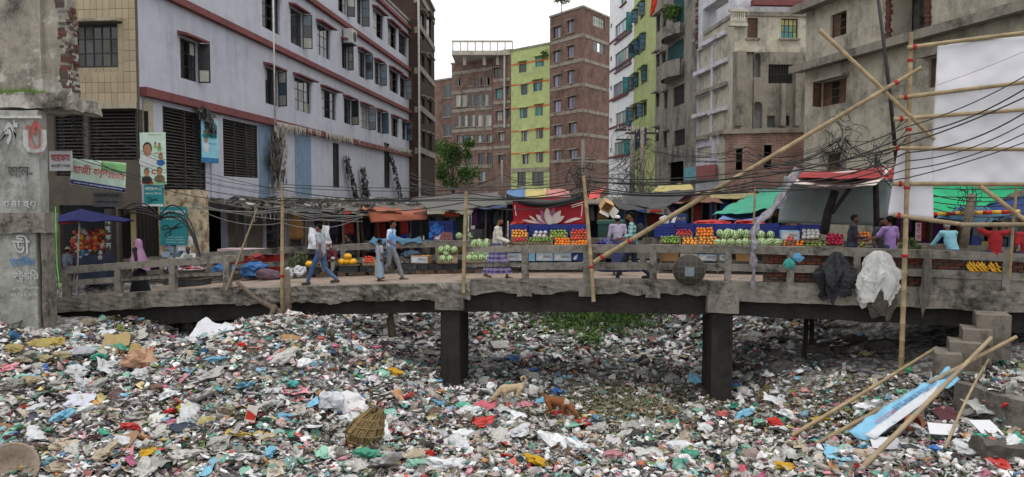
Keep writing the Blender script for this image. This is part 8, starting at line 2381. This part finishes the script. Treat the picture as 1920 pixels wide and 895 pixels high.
MB().cloth(*[p - o + Vector((0, -.03, .05)) for p in (q[1].lerp(q[0], .35), q[1] + Vector((.05, 0, 0)), q[2].lerp(q[1], .35), q[2].lerp(q[1], .35).lerp(q[3], .5))], 4, 14, .03, .05, 2.6).build('white_strip', M('banner_white', 'b9bdc2', 0.6, 0.1, 3), bnr, smooth=True)
for k, (s, mt, t0, t1, u) in enumerate((('িনউ বাবুল হাডওয়ার', S_NAVY, .35, .8, .42), ('এখােন সকল মাল পাওয়া যায়', S_NAVY, .3, .7, .58), ('েমাবাইল', S_RED, .15, .35, .5))):
 a = q[0].lerp(q[1], u).lerp(q[3].lerp(q[2], u), t0); b = q[0].lerp(q[1], u).lerp(q[3].lerp(q[2], u), t1); d = b - a; vs, fs, w = text_mesh(s, .1); ex_ = d.normalized(); nz_ = (q[1] - q[0]).cross(q[3] - q[0]).normalized(); nz_ = nz_ if nz_.z > 0 else -nz_; ey = nz_.cross(ex_)
 mb = MB(); mb.add([a.lerp(b, .5) - o + ex_ * v.x * d.length / w + ey * v.z + nz_ * .07 for v in vs], fs); mb.build('lettering', mt, bnr)
# driftwood trunks at the broken deck edge
DW = M('drift_wood', '5d5247', 0.9, 0.35, 9, 0.8, 20)
def log(label, pts, rs, group=None): MB().tube([at(*p) for p in pts], rs, 8).build('dead_branch', DW, None, label, 'branch', group, smooth=True)
log('dead branch leaning from the rubbish to the deck edge', [(445, 530, 21.8), (480, 560, 21.5), (520, 582, 21.3), (545, 598, 21.2)], [.05, .06, .08, .09]); log('forked dead branch under the broken deck', [(516, 572, 21.2), (510, 590, 21.2), (502, 600, 21.1)], [.07, .08, .09]); log('weathered post beside the bamboo under the deck edge', [(538, 505, 21.25), (540, 560, 21.2), (541, 602, 21.1)], [.07, .09, .1]); log('rotten stump hung with rags between the first piers', [(735, 572, 22), (732, 600, 22), (736, 632, 21.9)], [.12, .1, .12])
for (x, y, s_) in ((1390, 690, .25), (1470, 690, .3), (1530, 655, .28), (1600, 640, .3), (1575, 660, .22), (1650, 650, .3), (1720, 668, .2), (1480, 640, .25), (1880, 850, .35)):
 p = G(x, y); MB().rbox(-s_, s_, -s_ * .7, s_ * .7, -s_ * .5, s_ * .45, s_ * .4, s_ * .35, 2.2 / s_ * .4, seed=x).build('rubble_block', M('rubble_grey', '4f4b46', 0.95, 0.3, 6, 0.6), None, 'dark rubble block on the dirt slope below the right bridge end', 'rubble', 'rubble blocks on the slope', loc=p)
# ================================================================== STALLS BEHIND THE BRIDGE
hangm = [M('hung_cloth_%d' % i, c, 0.85, 0.25, 4, 0.4, rnd=0.2) for i, c in enumerate(['2a2a3a', '5a3060', '223a7a', '7a2420', '3a4a40', '6a6a70', '86643a', '1c1c20'])]
def shack(label, x0, x1, ytop, Y, dep, roofmat, zfloor, seed, ridge=0.3):
 """small market shack: four posts, sloping sheet roof, back cloth coloured dark as shade, plank counter, goods"""
 rnd = random.Random(seed)
 a = at(x0, ytop, Y); b = at(x1, ytop, Y)
 root = thing('market_shack', label, 'stall', (a.x, a.y, zfloor), rnd.uniform(-0.12, 0.05), 'shacks beyond the bridge')
 L = b.x - a.x; H = a.z - zfloor
 for x in (0.05, L * 0.5, L - 0.05):
  for y in (0, dep):
   MB().tube([(x, y, -0.1), (x + rnd.gauss(0, .04), y, H * .5), (x, y, H + (ridge if y else 0))], 0.045, 7).build('post', TIM, root)
 MB().cloth((-0.25, -0.35, H), (L + 0.25, -0.35, H + rnd.gauss(0, .1)), (L + 0.2, dep + 0.1, H + ridge), (-0.2, dep + 0.1, H + ridge), 14, 8, 0.15, 0.09, 1.7, seed=seed).build('roof_sheet', roofmat, root, smooth=True)
 MB().cloth((0, dep, 0), (L, dep, 0), (L, dep, H + ridge), (0, dep, H + ridge), 10, 6, 0.0, 0.06, 1.5, seed=seed).build('shade_fill_cloth', rnd.choice([hangm[0], hangm[7], hangm[4]]), root, smooth=True)  # dark cloth colour fills in the shade under the roof
 for k in range(3): MB().box(0.05, L - 0.05, 0.05 + k * .25, 0.28 + k * .25, 0.75, 0.79).build('plank', TIM, root)
 for x in (0.12, L - 0.18): MB().box(x, x + .06, .1, .7, -0.05, .75).build('trestle', TIM, root)
 x = 0.1
 while x < L - 0.35:
  w = rnd.uniform(.25, .5); h = rnd.uniform(.15, .5)
  MB().rbox(x, x + w, .1, .6, .79, .79 + h, .12, .03, 3, seed=x + seed).build('goods', rnd.choice(goods + hangm[1:4] + [PLB]), root)
  x += w + .03
 for k in range(int(L / .5)):
  x = .2 + .5 * k; h = rnd.uniform(.5, .9); w = rnd.uniform(.15, .3)
  MB().cloth((x - w, .3, H - .1 - h), (x + w, .3, H - .1 - h), (x + w * .7, .25, H - .02), (x - w * .7, .25, H - .02), 6, 6, 0, .06, 4.0, seed=k + seed).build('hanging_cloth', rnd.choice(hangm), root, smooth=True)
 return root
rs_ = [M('shack_sheet_%d' % i, c, 0.8, 0.25, 3, 0.4, 10, dirt=0.4) for i, c in enumerate(['5a5752', '2f3c5c', '70695c', '3b3a3a', '6d4a3a', '8b7f5a', '4f6a62'])]
shack('shack with a rusty grey roof left of the shade net', 700, 775, 398, 33, 2.0, rs_[0], 2.3, 1)
shack('dark clothes shack under the littered canopy behind the white sack', 540, 612, 396, 27.6, 1.6, rs_[3], 2.34, 21, 0.1)
shack('second dark clothes shack left of the brown awning', 612, 672, 396, 27.6, 1.6, rs_[0], 2.34, 22, 0.1)
shack('clothes shack under the brown awning', 674, 742, 408, 28.6, 1.6, rs_[4], 2.34, 23, 0.1)
shack('low shack with goods under the shade net', 786, 872, 402, 29.5, 1.8, rs_[2], 2.2, 24, 0.1)
shack('shack with a faded blue roof below the leafy tree', 880, 944, 392, 36, 2.0, rs_[1], 1.7, 3)
shack('shack with a dull tan roof behind the bamboo upright', 1098, 1170, 384, 33, 2.2, rs_[2], 2.2, 4)
shack('wide shack with a black roof behind the two walking men', 1170, 1250, 392, 29, 2.2, rs_[3], 2.6, 5)
shack('shack with a brown roof below the shop sign', 1252, 1345, 380, 31, 2.2, rs_[4], 2.62, 6)
shack('shack with a straw coloured roof behind the orange stall', 1330, 1440, 372, 34, 2.4, rs_[5], 2.62, 7)
shack('dark shack with grey green roof before the brick building', 1440, 1500, 366, 30, 2.0, rs_[6], 2.62, 8)
shack('deep shack with blue roof behind the blue shirted man', 1690, 1800, 396, 23.6, 2.0, rs_[1], 2.66, 9)
shack('deep shack with dark roof behind the red shirted men', 1800, 1950, 392, 23.2, 2.0, rs_[3], 2.66, 10)
shack('low shack with grey roof behind the lotus cloth', 950, 1092, 384, 34, 2.2, rs_[0], 2.0, 11)
crate(806, 415, 850, 434, 4.6, 0.5, PLB, 'blue crate stacked on goods beyond the far railing'); crate(884, 431, 904, 453, 4.0, 0.4, PLK, 'black crate beyond the far railing behind the upright watermelons')
carton(812, 434, 850, 452, 4.5, 0.5, (BOXN, M('poster_mix', '8a5a5a', 0.7, 0.7, 14)), 'colourful printed carton under the stacked blue crate')
bundle('plastic_bundle', 'bright blue plastic bundle beyond the far railing', 'bundle', 884, 432, 902, 446, 4.4, MATS['bright_blue_bag'], 0.4, 31); bundle('plastic_bundle', 'orange red plastic bundle below the shade net', 'bundle', 830, 396, 862, 412, 7.0, M('orange_plastic', 'b84a22', 0.5, 0.25, 4, 0.4), 0.5, 32)
bt = thing('blue_table', 'low table covered in blue plastic beyond the far railing', 'table', B(BS(800, 4.3), 4.25, 0), RZB)
L_ = (BP(905, 455, 4.3) - BP(795, 455, 4.3)).length; hz = BP(850, 452, 4.3).z - bt.location.z
MB().rbox(-.1, L_, 0, .8, hz - .06, hz, .2, .01).build('table_top', TARPB, bt)
for x in (0, L_ - .12):
 for y in (.05, .68): MB().box(x, x + .08, y, y + .08, -0.5, hz - .06).build('leg', TIM, bt)
MB().box(-.3, .3, -.25, .25, 0, .9).v
ch = thing('green_chest', 'dark green ice chest beyond the railing beside the bamboo upright', 'chest', BP(1121, 448, 4.0), RZB); L_ = (BP(1166, 448, 4.0) - BP(1121, 448, 4.0)).length
MB().rbox(0, L_, 0, .7, -.35, .45, .25, .008).build('body', M('chest_green', '23403a', 0.5, 0.15, 4, 0.1), ch); MB().rbox(-.03, L_ + .03, -.03, .73, .45, .55, .2, .006).build('lid', M('chest_green_lid', '2f4f48', 0.5, 0.15, 4, 0.1), ch)

# ================================================================== TREES AND PLANTS
LEAFM = [M('leaf_%d' % i, c, 0.6, 0.3, 6, 0, rnd=0.1) for i, c in enumerate(['55733a', '3d5a2a', '6c8a44'])]
BARK = M('bark', '4a4036', 0.9, 0.3, 8, 0.5)
def tree(name, label, base, H, R3, nleaf, ls, trunk=0.12, cat='tree'):
 root = thing(name, label, cat, base)
 mb = MB(); mb.tube([(0, 0, -.3), (.1, 0, H * .35), (-.05, .05, H * .6), (0, 0, H * .85)], [trunk, trunk * .8, trunk * .6, trunk * .3], 8)
 clumps = []
 for k in range(16):
  a = random.uniform(0, 6.28); r0 = random.uniform(.25, .9); z = H * random.uniform(.5, 1.0)
  c = Vector((R3 * r0 * math.cos(a), R3 * r0 * math.sin(a), z)); clumps.append((c, random.uniform(.25, .5) * R3))
  mb.tube([(0, 0, H * random.uniform(.3, .6)), tuple(c * .6 + Vector((0, 0, z * .3))), tuple(c)], [trunk * .45, trunk * .3, trunk * .1], 5)
 mb.build('trunk', BARK, root)
 for j in range(3):
  mb = MB()
  for i in range(nleaf // 3):
   c, r0 = random.choice(clumps); d = Vector((random.gauss(0, 1), random.gauss(0, 1), random.gauss(0, .7))).normalized() * r0 * random.random() ** .4
   p = c + d; u = Vector((random.gauss(0, 1), random.gauss(0, 1), random.gauss(0, .5))).normalized() * ls; v = u.cross(Vector((random.random(), random.random(), 1))).normalized() * ls * .45
   mb.add([p - u, p + v, p + u, p - v], [(0, 1, 2, 3)])
  mb.build('crown', LEAFM[j], root)
 return root
b_ = at(850, 345, 82); tree('leafy_tree', 'bright green leafy tree at the foot of the far brick houses', (b_.x, b_.y, 2.3), at(0, 265, 82).z - 2.3, 2.3, 5200, 0.16)
b_ = at(1052, 20, 99); tree('roof_tree', 'bushy green tree growing on the roof of the tall brick block', (b_.x, b_.y, b_.z - 0.4), 4.2, 2.0, 3000, 0.18)
b_ = onplane(1270, 52, gb.a, gb.d)[2]; tree('balcony_plant', 'green plant growing on the upper balcony of the stained grey block', (b_.x - .3, b_.y - .4, b_.z - .2), 1.5, 0.8, 1400, 0.09, 0.03, 'plant')
b_ = at(1025, 88, 101); tree('wall_plant', 'small shrub sprouting from the edge of the lime green roof', (b_.x, b_.y, b_.z - 2.4), 2.0, 0.8, 600, 0.14, 0.04, 'plant')
# little red cloth and white pipe
tarp('red_cloth', 'bright red cloth hanging high beside the stained grey block', 'cloth', ((1218, 34, 60), (1228, 22, 60), (1234, -8, 60), (1222, -6, 60)), M('cloth_red', 'b5301f', 0.7), 6, 6, 0, 0.15)
MB().tube([at(516, 232, 30.0), at(514, 120, 29.8), at(512, -20, 29.6)], 0.028, 8).build('white_pole', FRAME_W, None, 'slender white pole rising in front of the lavender wall', 'pole', smooth=True)

# ================================================================== POLES AND CABLES
CPOL = wallmat('pole_concrete', '837c72', streak=0.3, blotch=0.3); WIRE = M('cable_black', (0.012, 0.012, 0.013), 0.5, 0.2); WIREG = M('cable_grey', '6a6a68', 0.6, 0.2)
def upole(label, px, y0, y1, Y, r=0.14, arms=()):
 a = at(px, y1, Y); b = at(px, y0, Y)
 root = thing('utility_pole', label, 'pole', a)
 MB().tube([(0, 0, 0), (0, 0, (b - a).length)], [r, r * .75], 10).build('shaft', CPOL, root, smooth=True)
 for h in arms:
  z = at(px, h, Y).z - a.z; MB().bar((-.9, 0, z), (.9, 0, z), .08, .1).build('cross_arm', FRAME, root)
  for x in (-.8, -.3, .3, .8): MB().tube([(x, 0, z + .05), (x, 0, z + .2)], .04, 6).build('insulator', FRAME_W, root)
 return root
upole('concrete utility pole with cross arms before the white block', 1185, 240, 400, 44, 0.16, (244, 262)); upole('concrete utility pole beside the lime strip building', 1203, 238, 400, 43, 0.15, (250,)); upole('concrete utility pole rising behind the dragon fruit stall', 1579, 232, 400, 27, 0.12, ()); upole('short leaning timber utility pole by the grey building', 1642, 262, 400, 26, 0.09, ()); upole('thin utility pole at the foot of the lime green building', 1093, 262, 400, 60, 0.2, (300,)); upole('thin utility pole before the brick stair wing', 941, 300, 400, 60, 0.12, ())
def cable(pts, sag, r=0.012, mat=None, label='black cable sagging across the street above the bridge', group='cables over the bridge'):
 mb = MB()
 q = [at(*p) for p in pts]; out = []
 for a, b in zip(q[:-1], q[1:]):
  for i in range(12):
   t = i / 12; out.append(a.lerp(b, t) - Vector((0, 0, sag * 4 * t * (1 - t))))
 out.append(q[-1]); o_ = out[0].copy()
 mb.tube([p - o_ for p in out], r, 5)
 return mb.build('cable', mat or WIRE, None, label, 'cable', group, loc=o_)
rd = random.Random(5)
for i in range(6): cable([(140 + rd.uniform(-6, 6), 215 + 16 * i, 22.6), (530 + rd.uniform(-5, 5), 352 + 5 * i, 21.3)], rd.uniform(.1, .6), rd.choice([.007, .011]), label='black cable hanging from the ruined wall to the deck edge bamboo', group='cables over the left shops')
for i in range(8): cable([(530, 346 + 5 * i, 21.3), (870, 352 + 4 * i, 20.8), (1096, 338 + 5 * i, 20.2)], rd.uniform(.02, .25), rd.choice([.010, .014, .008]), rd.choice([WIRE, WIRE, WIREG]), 'cable strung between the bamboo uprights along the bridge', 'cables along the bridge')
for i in range(7): cable([(1096, 332 + 5 * i, 20.2), (1420, 318 + 7 * i, 18.6), (1700, 238 + 16 * i, 17.9), (1960, 120 + 22 * i, 17.1)], rd.uniform(.05, .3), rd.choice([.013, .017]), None, 'black cable rising from the lotus stall to the sheet scaffold', 'cables across the scaffold')
for i in range(9): cable([(1200, 246 + rd.uniform(0, 30), 43.5), (1400, 280 + rd.uniform(-8, 25), 32), (1580, 245 + rd.uniform(0, 40), 27), (1700, 210 + rd.uniform(0, 110), 25)], rd.uniform(.2, .7), .012, None, 'cable looping from the utility poles past the low brick building', 'cables before the brick building')
for i in range(9): cable([(770, 330 + rd.uniform(-10, 30), 55), (941, 318 + rd.uniform(0, 30), 60), (1093, 300 + rd.uniform(0, 40), 60), (1203, 252 + rd.uniform(0, 60), 43)], rd.uniform(.3, .9), .018, rd.choice([WIRE, WIREG]), 'thin cable in front of the far brick blocks', 'cables before the far blocks')
for i in range(5): cable([(232, 392 + 3 * i, 24.5), (300, 405 + 2 * i, 24.8), (345, 400 + 5 * i, 24.6), (378, 490, 23.5)], -rd.uniform(.0, .3), .022, None, 'thick black cable looping down past the teal poster', 'thick cables by the teal poster')
for i in range(6): cable([(360, 380 + 2 * i, 25.5), (530, 395 + rd.uniform(-10, 25), 25), (680, 410 + rd.uniform(-12, 8), 26)], rd.uniform(.0, .3), .012, WIREG, 'grey cable slung below the shop canopy', 'cables below the canopy')
for i in range(5): cable([(1480, 300 + 6 * i, 24), (1640, 300 + rd.uniform(-10, 20), 23.5), (1730, 352 + 8 * i, 21.5), (1960, 350 + 10 * i, 20)], rd.uniform(0, .3), .014, None, 'black cable over the green tarpaulin', 'cables over the green roofs')
cable([(1757, 160, 17.6), (1925, 95, 17.2)], .02, .005, M('red_string', '8a2a2a', 0.7), 'thin red string across the white sheet', 'strings on the sheet')
def tangle(label, px, py, Y, w, h, n, seed):
 rd = random.Random(seed); c = at(px, py, Y); mb = MB()
 for i in range(n):
  pts = []; p = Vector((rd.gauss(0, w * .22), rd.gauss(0, .1), rd.uniform(-h, h)))
  d = Vector((rd.gauss(0, .5), rd.gauss(0, .2), rd.gauss(0, 1)))
  for k in range(9):
   pts.append(p.copy()); d += Vector((rd.gauss(0, .4) - p.x / w * .35, rd.gauss(0, .1) - p.y, rd.gauss(0, .4) - p.z / h * .3)); p = p + d.normalized() * h * .16
  mb.tube(pts, rd.choice([.008, .012]), 4)
 mb.build('cable_tangle', WIRE, None, label, 'cable tangle', None, 'stuff', loc=c)
tangle('tangle of black cables on the pole behind the dragon fruit stall', 1577, 275, 26.8, .5, .9, 30, 1); tangle('tangle of cables on the leaning timber pole', 1642, 295, 25.8, .25, .5, 22, 2); tangle('tangle of cables round the pole before the white block', 1190, 300, 43, 1.3, 2.0, 34, 3); tangle('tangle of cables above the toy kiosk', 143, 232, 22.9, .12, .5, 16, 4); tangle('mess of cables round the lotus stall bamboo', 1090, 345, 21, .5, .4, 36, 5); tangle('low mess of cables on the stalls behind the walking men', 1190, 345, 34, 2.6, .7, 60, 6); tangle('mess of cables over the right hand green roof', 1815, 375, 21.2, .7, .35, 26, 7)

q = [BP(690, 456, 3.5), BP(792, 456, 3.5), BP(790, 447, 3.8), BP(700, 447, 3.8)]
MB().cloth(*[p - q[0] for p in q], 24, 8, -0.06, 0.05, 3.0, 0.02, 2.0, 0.12).build('blue_cloth', TARPL, None, 'crumpled teal blue cloth laid along the far railing behind the striped shirt', 'cloth', loc=q[0])
for i, (x0, x1, y0, y1, c, lab) in enumerate(((700, 745, 472, 494, '1f3a4a', 'dark blue covered heap behind the girl'), (745, 790, 470, 494, '23384a', 'dark blue covered heap behind the striped shirt'), (300, 340, 500, 520, '2a2a2c', 'low black covered heap beside the basin stand'), (455, 486, 476, 494, '7a2a24', 'red covered heap on the far side of the deck'))):
 bundle('covered_goods', lab, 'covered goods', x0, y0, x1, y1, 3.1, M('cover_' + c, c, 0.6, 0.3, 5, 0.5), 0.45, 40 + i)
bpy.data.scenes.remove(WORK)
